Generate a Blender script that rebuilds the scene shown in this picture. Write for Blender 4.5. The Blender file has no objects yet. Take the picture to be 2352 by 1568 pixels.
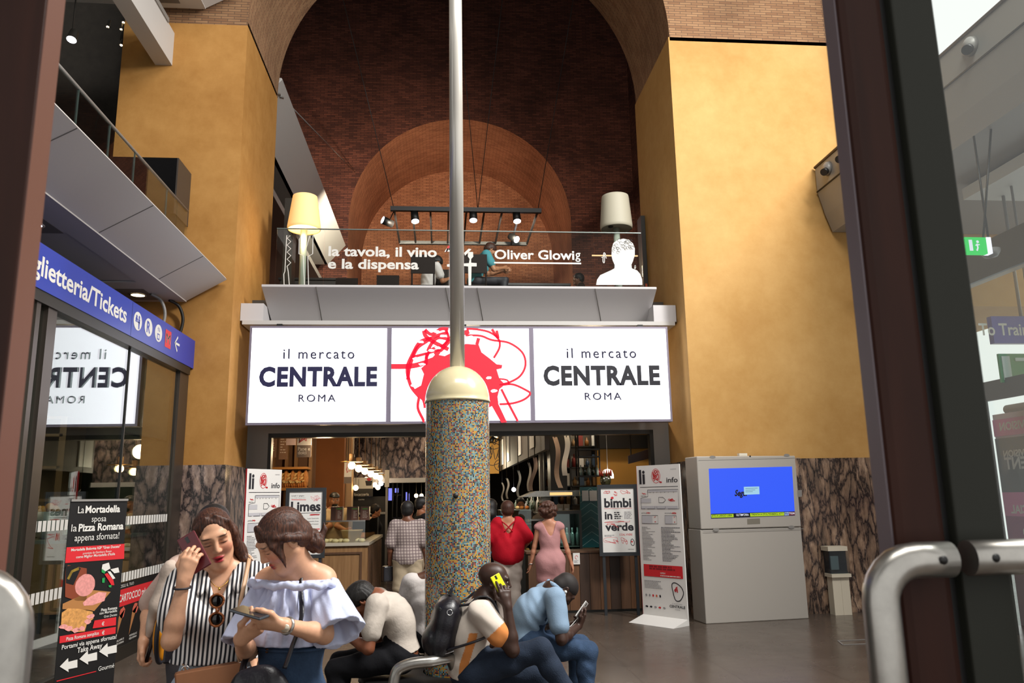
import bpy, math, random
import numpy as np
from mathutils import Vector, Matrix

# ---------------------------------------------------------------- camera, sky, daylight, exposure
S = bpy.context.scene
COL = S.collection
PW, PH, FPX = 2352, 1568, 1800.0
EYE = np.array([0.0, 0.0, 1.65])
YAW, PITCH, ROLL = math.radians(5.208), math.radians(11.253), math.radians(-1.0)


def _rot():
    f = np.array([math.sin(YAW)*math.cos(PITCH), math.cos(YAW)*math.cos(PITCH), math.sin(PITCH)])
    r = np.array([math.cos(YAW), -math.sin(YAW), 0.0])
    u = np.cross(r, f)
    c, s = math.cos(ROLL), math.sin(ROLL)
    return np.array([c*r+s*u, -s*r+c*u, f])


RC = _rot()
cam_d = bpy.data.cameras.new('camera')
cam = bpy.data.objects.new('camera', cam_d)
COL.objects.link(cam)
cam_d.sensor_width = 36
cam_d.lens = 36*FPX/PW
cam_d.clip_start = 0.05
cam.matrix_world = Matrix(((RC[0][0], RC[1][0], -RC[2][0], EYE[0]), (RC[0][1], RC[1][1], -RC[2][1], EYE[1]),
                           (RC[0][2], RC[1][2], -RC[2][2], EYE[2]), (0, 0, 0, 1)))
cam_d.dof.use_dof = True
cam_d.dof.focus_distance = 9.0
cam_d.dof.aperture_fstop = 9.0
S.camera = cam

wd = bpy.data.worlds.new('sky')
S.world = wd
wd.use_nodes = True
wd.node_tree.nodes['Background'].inputs[0].default_value = (1.0, .985, .96, 1)
wd.node_tree.nodes['Background'].inputs[1].default_value = 1.1


def light(kind, name, loc, energy, color=(1, 1, 1), target=None, size=1.0, size_y=None, spot=60, blend=.5):
    d = bpy.data.lights.new(name, kind)
    d.energy = energy
    d.color = color
    if kind == 'AREA':
        d.size = size
        if size_y:
            d.shape = 'RECTANGLE'
            d.size_y = size_y
    elif kind == 'SUN':
        d.angle = size
    else:
        d.shadow_soft_size = size
    if kind == 'SPOT':
        d.spot_size = math.radians(spot)
        d.spot_blend = blend
    o = bpy.data.objects.new(name, d)
    COL.objects.link(o)
    o.location = loc
    if target is not None:
        o.rotation_euler = (Vector(target)-Vector(loc)).to_track_quat('-Z', 'Y').to_euler()
    return o


# daylight: glazed entrance front behind the camera, roof glazing over the other side of the hall
light('AREA', 'entrance_daylight', (2.2, .3, 12.5), 1050, (1, .97, .92), (2.0, 11, 3.5), 7, 2.6)
light('AREA', 'roof_glazing_daylight', (7.0, 3.2, 9.8), 1900, (1, .97, .93), (-.4, 4.6, 1.0), 1.6, 3.2)

S.view_settings.view_transform = 'Standard'
S.view_settings.look = 'None'
S.view_settings.gamma = 1
S.view_settings.use_curve_mapping = False
S.view_settings.exposure = 0.0
S.cycles.max_bounces = 6
S.cycles.diffuse_bounces = 3
S.cycles.glossy_bounces = 2
S.cycles.transparent_max_bounces = 12
S.cycles.transmission_bounces = 4
S.cycles.caustics_reflective = False
S.cycles.caustics_refractive = False
S.cycles.sample_clamp_indirect = 4.0
S.cycles.use_denoising = True

# ---------------------------------------------------------------- geometry helpers


def ray(px, py):
    return RC.T @ np.array([(px-PW/2)/FPX, (PH/2-py)/FPX, 1.0])


def at(px, py, Y=None, Z=None, X=None):
    d = ray(px, py)
    t = Y/d[1] if Y is not None else ((Z-EYE[2])/d[2] if Z is not None else X/d[0])
    return EYE+t*d


ORG = {}


def V3(*a):
    return np.array(a, float)


def unit(v):
    v = np.asarray(v, float)
    return v/(np.linalg.norm(v)+1e-12)


def tag(o, label=None, cat=None, group=None, kind=None):
    if label:
        o['label'] = label
    if cat:
        o['category'] = cat
    if group:
        o['group'] = group
    if kind:
        o['kind'] = kind
    return o


def root(name, label, cat, loc, group=None):
    o = bpy.data.objects.new(name, None)
    o.empty_display_size = .1
    COL.objects.link(o)
    o.location = loc
    ORG[o.name] = np.array(loc, float)
    return tag(o, label, cat, group)


def make_obj(name, verts, faces, mats, parent=None, mi=None, smooth=None, uv=None, label=None, loc=None):
    """one mesh object from world-space vertices; uv = per-loop list or None (box projection)"""
    verts = np.asarray(verts, float).reshape(-1, 3)
    if parent is not None:
        org = ORG[parent.name]
    elif loc is not None:
        org = np.array(loc, float)
    else:
        lo, hi = verts.min(0), verts.max(0)
        org = np.array([(lo[0]+hi[0])/2, (lo[1]+hi[1])/2, lo[2]])
    me = bpy.data.meshes.new(name)
    me.from_pydata((verts-org).tolist(), [], faces)
    if not isinstance(mats, (list, tuple)):
        mats = [mats]
    for m in mats:
        me.materials.append(m)
    n = len(me.polygons)
    if mi is not None:
        me.polygons.foreach_set('material_index', np.asarray(mi, np.int32))
    if smooth is not None:
        me.polygons.foreach_set('use_smooth', np.full(n, smooth) if isinstance(smooth, bool) else np.asarray(smooth, bool))
    ul = me.uv_layers.new(name='UVMap')
    if uv is None:
        li = np.empty(len(me.loops), np.int32)
        me.loops.foreach_get('vertex_index', li)
        lt = np.empty(n, np.int32)
        me.polygons.foreach_get('loop_total', lt)
        nn = np.empty(n*3)
        me.polygons.foreach_get('normal', nn)
        nn = np.abs(nn.reshape(-1, 3))
        ax = np.repeat(np.argmax(nn, 1), lt)
        p = verts[li]
        uvs = np.where((ax == 0)[:, None], p[:, [1, 2]], np.where((ax == 1)[:, None], p[:, [0, 2]], p[:, [0, 1]]))
    else:
        uvs = np.asarray(uv, float)
    ul.data.foreach_set('uv', uvs.astype(np.float32).ravel())
    o = bpy.data.objects.new(name, me)
    COL.objects.link(o)
    if parent is not None:
        o.parent = parent
    else:
        o.location = org
    ORG[o.name] = org
    if label:
        o['label'] = label
    return o


class MB:
    def __init__(s):
        s.v, s.f, s.m, s.s = [], [], [], []

    def add(s, vs, fs, mi=0, smooth=False):
        b = len(s.v)
        s.v += [tuple(map(float, x)) for x in vs]
        for f in fs:
            s.f.append(tuple(b+i for i in f))
            s.m.append(mi)
            s.s.append(smooth)
        return s

    def box(s, x0, x1, y0, y1, z0, z1, mi=0):
        return s.add([(x0, y0, z0), (x1, y0, z0), (x1, y1, z0), (x0, y1, z0), (x0, y0, z1), (x1, y0, z1), (x1, y1, z1), (x0, y1, z1)],
                     [(0, 3, 2, 1), (4, 5, 6, 7), (0, 1, 5, 4), (1, 2, 6, 5), (2, 3, 7, 6), (3, 0, 4, 7)], mi)

    def obox(s, c, a, b, d, mi=0):
        """box from centre and three half vectors"""
        c, a, b, d = map(lambda q: np.asarray(q, float), (c, a, b, d))
        if np.dot(np.cross(a, b), d) < 0:
            a = -a
        vs = [c-a-b-d, c+a-b-d, c+a+b-d, c-a+b-d, c-a-b+d, c+a-b+d, c+a+b+d, c-a+b+d]
        return s.add(vs, [(0, 3, 2, 1), (4, 5, 6, 7), (0, 1, 5, 4), (1, 2, 6, 5), (2, 3, 7, 6), (3, 0, 4, 7)], mi)

    def quad(s, a, b, c, d, mi=0):
        return s.add([a, b, c, d], [(0, 1, 2, 3)], mi)

    def tube(s, pts, r, n=12, mi=0, caps=True, flat=1.0):
        pts = [np.asarray(p, float) for p in pts]
        k = len(pts)
        rr = r if isinstance(r, (list, tuple)) else [r]*k
        t0 = unit(pts[1]-pts[0])
        ref = V3(0, 0, 1) if abs(t0[2]) < .9 else V3(1, 0, 0)
        u = unit(np.cross(t0, ref))
        vs = []
        for i, p in enumerate(pts):
            t = unit((pts[min(i+1, k-1)]-p if i < k-1 else V3(0, 0, 0))+(p-pts[i-1] if i > 0 else V3(0, 0, 0)))
            u = unit(u-t*np.dot(u, t))
            w = np.cross(t, u)
            for j in range(n):
                a = 2*math.pi*j/n
                vs.append(p+rr[i]*(math.cos(a)*u+flat*math.sin(a)*w))
        fs = []
        for i in range(k-1):
            for j in range(n):
                a, b = i*n+j, i*n+(j+1) % n
                fs.append((a, b, b+n, a+n))
        s.add(vs, fs, mi, True)
        if caps:
            b = len(s.v)-len(vs)
            s.f += [tuple(b+j for j in reversed(range(n))), tuple(b+(k-1)*n+j for j in range(n))]
            s.m += [mi, mi]
            s.s += [False, False]
        return s

    def cyl(s, p0, p1, r0, r1=None, n=16, mi=0, caps=True):
        return s.tube([p0, p1], [r0, r0 if r1 is None else r1], n, mi, caps)

    def lathe(s, prof, c, n=24, mi=0, axis=(0, 0, 1)):
        a = unit(axis)
        ref = V3(1, 0, 0) if abs(a[0]) < .9 else V3(0, 1, 0)
        u = unit(ref-a*np.dot(ref, a))
        w = np.cross(a, u)
        c = np.asarray(c, float)
        vs, fs = [], []
        for (r, z) in prof:
            for j in range(n):
                t = 2*math.pi*j/n
                vs.append(c+a*z+r*(math.cos(t)*u+math.sin(t)*w))
        for i in range(len(prof)-1):
            for j in range(n):
                p, q = i*n+j, i*n+(j+1) % n
                fs.append((p, q, q+n, p+n))
        return s.add(vs, fs, mi, True)

    def ball(s, c, r, n=14, mi=0, sc=(1, 1, 1)):
        c = np.asarray(c, float)
        vs, fs = [], []
        m = n//2
        for i in range(m+1):
            p = math.pi*i/m
            for j in range(n):
                t = 2*math.pi*j/n
                vs.append(c+r*np.array(sc)*V3(math.sin(p)*math.cos(t), math.sin(p)*math.sin(t), -math.cos(p)))
        for i in range(m):
            for j in range(n):
                a, b = i*n+j, i*n+(j+1) % n
                fs.append((a, b, b+n, a+n))
        return s.add(vs, fs, mi, True)

    def prism(s, poly, o, ux, uy, d, mi=0):
        """extrude polygon (2D list in ux,uy at o) by vector d"""
        o, ux, uy, d = map(lambda q: np.asarray(q, float), (o, ux, uy, d))
        n = len(poly)
        p = [o+a*ux+b*uy for a, b in poly]
        ar = sum(poly[i][0]*poly[(i+1) % n][1]-poly[(i+1) % n][0]*poly[i][1] for i in range(n))
        if ar*np.dot(np.cross(ux, uy), d) < 0:
            p = p[::-1]
        fs = [tuple(reversed(range(n))), tuple(range(n, 2*n))]+[(i, (i+1) % n, (i+1) % n+n, i+n) for i in range(n)]
        return s.add(p+[q+d for q in p], fs, mi)

    def build(s, name, mats, parent=None, label=None, bevel=0, loc=None, uv=None):
        o = make_obj(name, s.v, s.f, mats, parent, s.m, s.s, uv, label, loc)
        if bevel:
            b = o.modifiers.new('edge', 'BEVEL')
            b.width = bevel
            b.segments = 2
            b.limit_method = 'ANGLE'
        return o


def copy_tree(o, delta, parent=None):
    c = o.copy()
    COL.objects.link(c)
    if parent is None:
        c.location = Vector(o.location)+Vector(delta)
    else:
        c.parent = parent
    for ch in list(o.children):
        copy_tree(ch, delta, c)
    return c


# ---------------------------------------------------------------- materials


def lin(h):
    if isinstance(h, (tuple, list)):
        return tuple(h[:3])+(1,)
    h = h.lstrip('#')
    c = [int(h[i:i+2], 16)/255 for i in (0, 2, 4)]
    return tuple(x/12.92 if x <= .04045 else ((x+.055)/1.055)**2.4 for x in c)+(1,)


class NT:
    def __init__(s, m):
        s.m, s.t = m, m.node_tree

    def n(s, typ, ins=None, **kw):
        nd = s.t.nodes.new('ShaderNode'+typ)
        for k, v in kw.items():
            setattr(nd, k, v)
        for k, v in (ins or {}).items():
            if hasattr(v, 'is_output') or isinstance(v, bpy.types.NodeSocket):
                s.t.links.new(v, nd.inputs[k])
            else:
                nd.inputs[k].default_value = v
        return nd

    def ramp(s, fac, stops, const=False):
        nd = s.t.nodes.new('ShaderNodeValToRGB')
        s.t.links.new(fac, nd.inputs[0])
        r = nd.color_ramp
        if const:
            r.interpolation = 'CONSTANT'
        while len(r.elements) < len(stops):
            r.elements.new(1)
        for e, (p, c) in zip(r.elements, stops):
            e.position = p
            e.color = lin(c)
        return nd.outputs[0]

    def link(s, a, b):
        s.t.links.new(a, b)


MATS = {}


def mat(name, col='#808080', rough=.6, metal=0.0, spec=.5, emit=None, estr=1.0, noise=0.0, nscale=8.0, bump=0.0, bscale=60.0, coat=0.0, sheen=0.0, sss=0.0):
    if name in MATS:
        return MATS[name]
    m = bpy.data.materials.new(name)
    m.use_nodes = True
    g = NT(m)
    b = m.node_tree.nodes['Principled BSDF']
    b.inputs['Base Color'].default_value = lin(col)
    b.inputs['Roughness'].default_value = rough
    b.inputs['Metallic'].default_value = metal
    b.inputs['Specular IOR Level'].default_value = spec
    b.inputs['Coat Weight'].default_value = coat
    b.inputs['Sheen Weight'].default_value = sheen
    if sss:
        b.inputs['Subsurface Weight'].default_value = sss
        b.inputs['Subsurface Radius'].default_value = (.012, .005, .003)
        b.inputs['Subsurface Scale'].default_value = .6
    if emit:
        b.inputs['Emission Color'].default_value = lin(emit)
        b.inputs['Emission Strength'].default_value = estr
    tc = None
    if noise or bump:
        tc = g.n('TexCoord').outputs['Object']
    if noise:
        nz = g.n('TexNoise', {'Vector': tc, 'Scale': nscale, 'Detail': 5.0, 'Roughness': .6}).outputs['Fac']
        c = np.array(lin(col)[:3])
        r = g.ramp(nz, [(.3, tuple(c*(1-noise))), (.7, tuple(np.minimum(c*(1+noise), 1)))])
        g.link(r, b.inputs['Base Color'])
    if bump:
        nz = g.n('TexNoise', {'Vector': tc, 'Scale': bscale, 'Detail': 4.0}).outputs['Fac']
        g.link(g.n('Bump', {'Strength': bump, 'Distance': .01, 'Height': nz}).outputs[0], b.inputs['Normal'])
    MATS[name] = m
    return m


def bsdf(m):
    return m.node_tree.nodes['Principled BSDF']


def mat_glass(name, tint=(.9, .95, .93), refl=1.0, rough=0.0):
    if name in MATS:
        return MATS[name]
    m = bpy.data.materials.new(name)
    m.use_nodes = True
    g = NT(m)
    for nd in list(m.node_tree.nodes):
        if nd.type != 'OUTPUT_MATERIAL':
            m.node_tree.nodes.remove(nd)
    out = [nd for nd in m.node_tree.nodes if nd.type == 'OUTPUT_MATERIAL'][0]
    tr = g.n('BsdfTransparent', {'Color': tuple(tint)+(1,)})
    gl = g.n('BsdfGlossy', {'Color': (1, 1, 1, 1), 'Roughness': rough})
    fc = g.n('LayerWeight', {'Blend': .5}).outputs['Facing']
    p5 = g.n('Math', {0: fc, 1: 5.0}, operation='POWER').outputs[0]
    fr = g.n('Math', {0: p5, 1: .96, 2: .04}, operation='MULTIPLY_ADD').outputs[0]
    ml = g.n('Math', {0: fr, 1: refl}, operation='MULTIPLY', use_clamp=True)
    mx = g.n('MixShader', {0: ml.outputs[0], 1: tr.outputs[0], 2: gl.outputs[0]})
    g.link(mx.outputs[0], out.inputs[0])
    MATS[name] = m
    return m


def mat_brick(name, c1, c2, mortar, bw, bh, rough=.85, ms=.006, noise=.35):
    m = mat(name, c1, rough, spec=.25)
    g = NT(m)
    b = bsdf(m)
    uv = g.n('UVMap').outputs[0]
    br = g.n('TexBrick', {'Vector': uv, 'Color1': lin(c1), 'Color2': lin(c2), 'Mortar': lin(mortar), 'Scale': 1.0, 'Mortar Size': ms,
                          'Mortar Smooth': .2, 'Bias': -.1, 'Brick Width': bw, 'Row Height': bh})
    nz = g.n('TexNoise', {'Vector': uv, 'Scale': .9, 'Detail': 6.0}).outputs['Fac']
    mx = g.n('Mix', {0: noise, 6: br.outputs['Color'], 7: g.ramp(nz, [(.3, '#2a2422'), (.7, '#ffffff')])}, data_type='RGBA', blend_type='MULTIPLY')
    g.link(mx.outputs[2], b.inputs['Base Color'])
    inv = g.n('Math', {0: 1.0, 1: br.outputs['Fac']}, operation='SUBTRACT')
    g.link(g.n('Bump', {'Strength': .5, 'Distance': .008, 'Height': inv.outputs[0]}).outputs[0], b.inputs['Normal'])
    return m


def mat_marble(name, dark='#3a3536', light_='#b8a398', mid='#7d6d6c', scale=1.0, stretch=(1, 1, .45), rough=.18):
    m = mat(name, mid, rough, spec=.5)
    g = NT(m)
    b = bsdf(m)
    tc = g.n('TexCoord').outputs['Object']
    mp = g.n('Mapping', {'Vector': tc, 'Scale': tuple(scale*x for x in stretch), 'Rotation': (.1, .25, .3)}).outputs[0]
    w = g.n('TexNoise', {'Vector': mp, 'Scale': 2.2, 'Detail': 6.0, 'Roughness': .65})
    wv = g.n('Mix', {0: .35, 4: mp, 5: w.outputs['Color']}, data_type='VECTOR').outputs[1]
    vo = g.n('TexVoronoi', {'Vector': wv, 'Scale': 9.0}, feature='DISTANCE_TO_EDGE').outputs['Distance']
    vein = g.ramp(vo, [(.0, dark), (.025, dark), (.08, mid), (.22, light_)])
    n2 = g.n('TexNoise', {'Vector': mp, 'Scale': 3.0, 'Detail': 8.0, 'Roughness': .7}).outputs['Fac']
    n3 = g.ramp(n2, [(.36, '#5a5456'), (.5, '#b0a49e'), (.62, '#ffffff')])
    mx = g.n('Mix', {0: .75, 6: vein, 7: n3}, data_type='RGBA', blend_type='MULTIPLY')
    n4 = g.n('TexNoise', {'Vector': mp, 'Scale': 14.0, 'Detail': 8.0, 'Roughness': .7}).outputs['Fac']
    mx2 = g.n('Mix', {0: .5, 6: mx.outputs[2], 7: g.ramp(n4, [(.35, '#554a48'), (.65, '#ffffff')])}, data_type='RGBA', blend_type='MULTIPLY')
    g.link(mx2.outputs[2], b.inputs['Base Color'])
    return m


def mat_plaster(name, base, pale, dark):
    m = mat(name, base, .75, spec=.3)
    g = NT(m)
    b = bsdf(m)
    tc = g.n('TexCoord').outputs['Object']
    n1 = g.n('TexNoise', {'Vector': tc, 'Scale': .55, 'Detail': 8.0, 'Roughness': .6}).outputs['Fac']
    n2 = g.n('TexNoise', {'Vector': tc, 'Scale': 5.0, 'Detail': 8.0, 'Roughness': .7}).outputs['Fac']
    c1 = g.ramp(n1, [(.3, dark), (.5, base), (.72, pale)])
    mx = g.n('Mix', {0: .35, 6: c1, 7: g.ramp(n2, [(.3, dark), (.7, pale)])}, data_type='RGBA')
    g.link(mx.outputs[2], b.inputs['Base Color'])
    g.link(g.n('Bump', {'Strength': .12, 'Distance': .01, 'Height': n2}).outputs[0], b.inputs['Normal'])
    return m


def mat_wood(name, c1='#5a4030', c2='#6a4c38', rough=.5, scale=6.0, stretch=(1, 1, .08)):
    if name in MATS:
        return MATS[name]
    m = mat(name, c1, rough, spec=.4)
    g = NT(m)
    b = bsdf(m)
    tc = g.n('TexCoord').outputs['Object']
    mp = g.n('Mapping', {'Vector': tc, 'Scale': stretch}).outputs[0]
    nz = g.n('TexNoise', {'Vector': mp, 'Scale': scale*4, 'Detail': 6.0, 'Distortion': .4}).outputs['Fac']
    g.link(g.ramp(nz, [(.3, c1), (.7, c2)]), b.inputs['Base Color'])
    return m


# ---------------------------------------------------------------- lettering and flat print
_TXT = {}
_font = None


def text_geo(s, bold=0.0, spacing=1.0):
    key = (s, bold, spacing)
    if key in _TXT:
        return _TXT[key]
    cu = bpy.data.curves.new('t', 'FONT')
    cu.body = s
    cu.size = 1.0
    cu.offset = bold
    cu.space_character = spacing
    cu.resolution_u = 3
    cu.fill_mode = 'FRONT'
    ob = bpy.data.objects.new('t', cu)
    COL.objects.link(ob)
    dg = bpy.context.evaluated_depsgraph_get()
    me = bpy.data.meshes.new_from_object(ob.evaluated_get(dg))
    v = np.array([q.co[:2] for q in me.vertices]).reshape(-1, 2)
    f = []
    for p in me.polygons:
        f.append(tuple(p.vertices) if p.normal[2] >= 0 else tuple(reversed(p.vertices)))
    bpy.data.objects.remove(ob)
    bpy.data.curves.remove(cu)
    bpy.data.meshes.remove(me)
    _TXT[key] = (v, f)
    return v, f


CAPH = .729  # cap height of the font at size 1, measured below


def _caph():
    global CAPH
    v, f = text_geo('H')
    CAPH = float(v[:, 1].max()-v[:, 1].min())


_caph()


def smooth_path(pts, k=8, closed=False):
    p = [np.asarray(q, float) for q in pts]
    out = []
    n = len(p)
    for i in range(n if closed else n-1):
        a, b, c, d = (p[(i-1) % n], p[i], p[(i+1) % n], p[(i+2) % n]) if closed else (p[max(i-1, 0)], p[i], p[i+1], p[min(i+2, n-1)])
        for j in range(k):
            t = j/k
            out.append(.5*((2*b)+(-a+c)*t+(2*a-5*b+4*c-d)*t*t+(-a+3*b-3*c+d)*t**3))
    out.append(p[0] if closed else p[-1])
    return out


class Print:
    """flat print on a real plane: origin o, axes ux (reading direction), uy (up); normal = ux x uy"""

    def __init__(s, o, ux, uy=(0, 0, 1), lift=.002):
        s.o, s.ux, s.uy = np.asarray(o, float), unit(ux), unit(uy)
        s.n = unit(np.cross(s.ux, s.uy))
        s.b = MB()
        s.mats, s.h = [], lift
        s.step = .0006

    def mi(s, m):
        if m not in s.mats:
            s.mats.append(m)
        return s.mats.index(m)

    def L(s, px, py):
        d = ray(px, py)
        t = np.dot(s.o-EYE, s.n)/np.dot(d, s.n)
        p = EYE+t*d-s.o
        return np.array([np.dot(p, s.ux), np.dot(p, s.uy)])

    def W(s, p, h=None):
        return s.o+p[0]*s.ux+p[1]*s.uy+(s.h if h is None else h)*s.n

    def up(s):
        s.h += s.step
        return s

    def poly(s, pts, m):
        n = len(pts)
        ar = sum(pts[i][0]*pts[(i+1) % n][1]-pts[(i+1) % n][0]*pts[i][1] for i in range(n))
        if ar < 0:
            pts = pts[::-1]
        s.b.add([s.W(p) for p in pts], [tuple(range(n))], s.mi(m))

    def rect(s, x0, y0, x1, y1, m):
        s.poly([(x0, y0), (x1, y0), (x1, y1), (x0, y1)], m)

    def disc(s, c, rx, ry, m, n=24, wob=0, seed=0):
        rn = random.Random(seed)
        s.poly([(c[0]+rx*(1+wob*rn.uniform(-1, 1))*math.cos(2*math.pi*i/n), c[1]+ry*(1+wob*rn.uniform(-1, 1))*math.sin(2*math.pi*i/n)) for i in range(n)], m)

    def line(s, pts, w, m, k=0, closed=False):
        if k:
            pts = smooth_path(pts, k, closed)
        elif closed:
            pts = list(pts)+[pts[0]]
        pts = [np.asarray(p, float)[:2] for p in pts]
        n = len(pts)
        vs, fs = [], []
        for i, p in enumerate(pts):
            t = pts[min(i+1, n-1)]-pts[max(i-1, 0)]
            if closed and i in (0, n-1):
                t = pts[1]-pts[n-2]
            t = t/(np.linalg.norm(t)+1e-9)
            q = np.array([-t[1], t[0]])*w/2
            vs += [s.W(p-q), s.W(p+q)]
        for i in range(n-1):
            fs.append((2*i, 2*i+2, 2*i+3, 2*i+1))
        s.b.add(vs, fs, s.mi(m))

    def text(s, t, x, y, size, m, bold=0.0, w=None, align='l', spacing=1.0, skew=0.0):
        """size = cap height; w = forced width"""
        v, f = text_geo(t, bold, spacing)
        if len(v) == 0:
            return
        x0, x1 = v[:, 0].min(), v[:, 0].max()
        sy = size/CAPH
        sx = sy if w is None else w/(x1-x0)
        wd_ = (x1-x0)*sx
        ox = x-(wd_ if align == 'r' else wd_/2 if align == 'c' else 0)
        s.b.add([s.W((ox+(a-x0)*sx+skew*b*sy, y+b*sy)) for a, b in v], f, s.mi(m))

    def text_px(s, t, x0, y0, x1, y1, cap, m, bold=0.0, spacing=1.0):
        """baseline from pixel (x0,y0) to (x1,y1), capitals cap pixels high"""
        a, b = s.L(x0, y0), s.L(x1, y1)
        c = s.L(x0, y0-cap)
        s.text(t, a[0], a[1], c[1]-a[1], m, bold, b[0]-a[0], spacing=spacing)

    def scrib(s, x0, y0, x1, y1, n, m, w, seed=0):
        """a scribble of pen strokes"""
        rn = random.Random(seed)
        s.line([(rn.uniform(x0, x1), rn.uniform(y0, y1)) for _ in range(n)], w, m, 5)

    def lines(s, x0, x1, y0, y1, n, m, h, seed=0, lo=.35, bold_every=0):
        """rows of small print too small to read in the photograph"""
        rn = random.Random(seed)
        for i in range(n):
            y = y1-(i+.5)*(y1-y0)/n
            x = x0
            xe = x0+(x1-x0)*rn.uniform(lo, 1)
            hh = h*(1.35 if bold_every and i % bold_every == 0 else 1)
            while x < xe:
                l = min(rn.uniform(1.2, 4.5)*h, xe-x+.001)
                s.rect(x, y-hh/2, x+l, y+hh/2, m)
                x += l+.55*h

    def build(s, name, parent, label=None):
        return s.b.build(name, s.mats, parent, label)
# ---------------------------------------------------------------- shared materials
M_PLASTER = mat_plaster('ochre_plaster_shaded', '#a8793e', '#bb8d50', '#91622a')  # left pier: shade of the balconies put into the plaster colour
M_PLASTER2 = mat_plaster('ochre_plaster_lit', '#bd9254', '#cba266', '#ad7f42')  # right pier: the same plaster without that shade
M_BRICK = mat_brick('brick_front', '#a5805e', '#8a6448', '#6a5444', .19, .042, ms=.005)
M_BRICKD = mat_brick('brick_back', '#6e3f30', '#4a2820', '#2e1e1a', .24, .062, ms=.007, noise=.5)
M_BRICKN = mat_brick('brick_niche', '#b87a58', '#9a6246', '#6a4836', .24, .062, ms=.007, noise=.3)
M_MARBLE = mat_marble('breccia_marble', '#4a4444', '#c4ac9c', '#95827c')
M_MARBLEP = mat_marble('breccia_marble_warm', '#4c423e', '#c4a68c', '#98806f', scale=1.5, stretch=(1, 1, .3))
M_WHITE = mat('white_metal', '#b9b6b2', .45)
M_WHITEP = mat('white_board', '#dcdad6', .45)
M_GREY = mat('grey_metal', '#8b8884', .45, .2)
M_DARK = mat('dark_metal', '#25231f', .4, .3)
M_BLACK = mat('black', '#0d0c0c', .5)
M_BLACKG = mat('black_gloss', '#08080a', .15)
M_INK = mat('ink', '#1c1a22', .6)
M_INKG = mat('ink_grey', '#8c8a8c', .6)
M_RED = mat('print_red', '#c8242c', .5)
M_STEEL = mat('brushed_steel', '#a8a59f', .32, .95, noise=.12, nscale=30)
M_LETTER = mat('white_vinyl', '#d2d0ca', .6)
M_BROWNM = mat_wood('brown_lacquer', '#3a2018', '#47281d', .35)
M_GLASS = mat_glass('clear_glass', (.93, .96, .95), 1.0)
M_GLASSG = mat_glass('shop_glass', (.72, .79, .75), 2.2)
M_CHROME = mat('chrome', '#cfcfcf', .12, 1.0)
M_OAK = mat_wood('oak', '#7c5a38', '#94704a')
M_WALNUT = mat_wood('dark_wood', '#4a3222', '#5d412c')
M_TERRA = mat('terracotta_paint', '#8c5428', .8, noise=.1, nscale=2)
M_BLUE = mat('sign_blue', '#24399b', .35)
M_LAMPOFF = mat('bulb_glass', '#e8e4da', .3)


def emat(name, col, s):
    m = mat(name, '#000000', .6, emit=col, estr=s)
    return m


M_SIGNW = emat('lightbox_white', '#f8f8ff', 2.6)
M_SIGNR = emat('lightbox_red', '#ff1e3c', 1.0)
M_SIGNN = emat('lightbox_navy', '#2a2760', .5)
M_SIGNG = emat('lightbox_grey', '#5a5872', .5)
M_BULB = emat('bulb_warm', '#ffd9a0', 14)
M_BULBW = emat('bulb_white', '#f4f0ff', 12)


def floor_mat():
    m = mat('floor_slabs', '#5b5047', .2, spec=.5)
    g = NT(m)
    b = bsdf(m)
    tc = g.n('TexCoord').outputs['Object']
    n1 = g.n('TexNoise', {'Vector': tc, 'Scale': 1.2, 'Detail': 7.0}).outputs['Fac']
    base = g.ramp(n1, [(.3, '#4d433b'), (.7, '#5c5148')])
    br = g.n('TexBrick', {'Vector': g.n('UVMap').outputs[0], 'Color1': (1, 1, 1, 1), 'Color2': (.9, .9, .9, 1), 'Mortar': (.55, .52, .5, 1), 'Scale': 1.0,
                          'Mortar Size': .004, 'Brick Width': .9, 'Row Height': .9}, offset=0.0)
    mx = g.n('Mix', {0: 1.0, 6: base, 7: br.outputs[0]}, data_type='RGBA', blend_type='MULTIPLY')
    g.link(mx.outputs[2], b.inputs['Base Color'])
    n2 = g.n('TexNoise', {'Vector': tc, 'Scale': 5.0, 'Detail': 6.0}).outputs['Fac']
    g.link(g.n('MapRange', {0: n2, 3: .16, 4: .34}).outputs[0], b.inputs['Roughness'])
    return m


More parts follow.
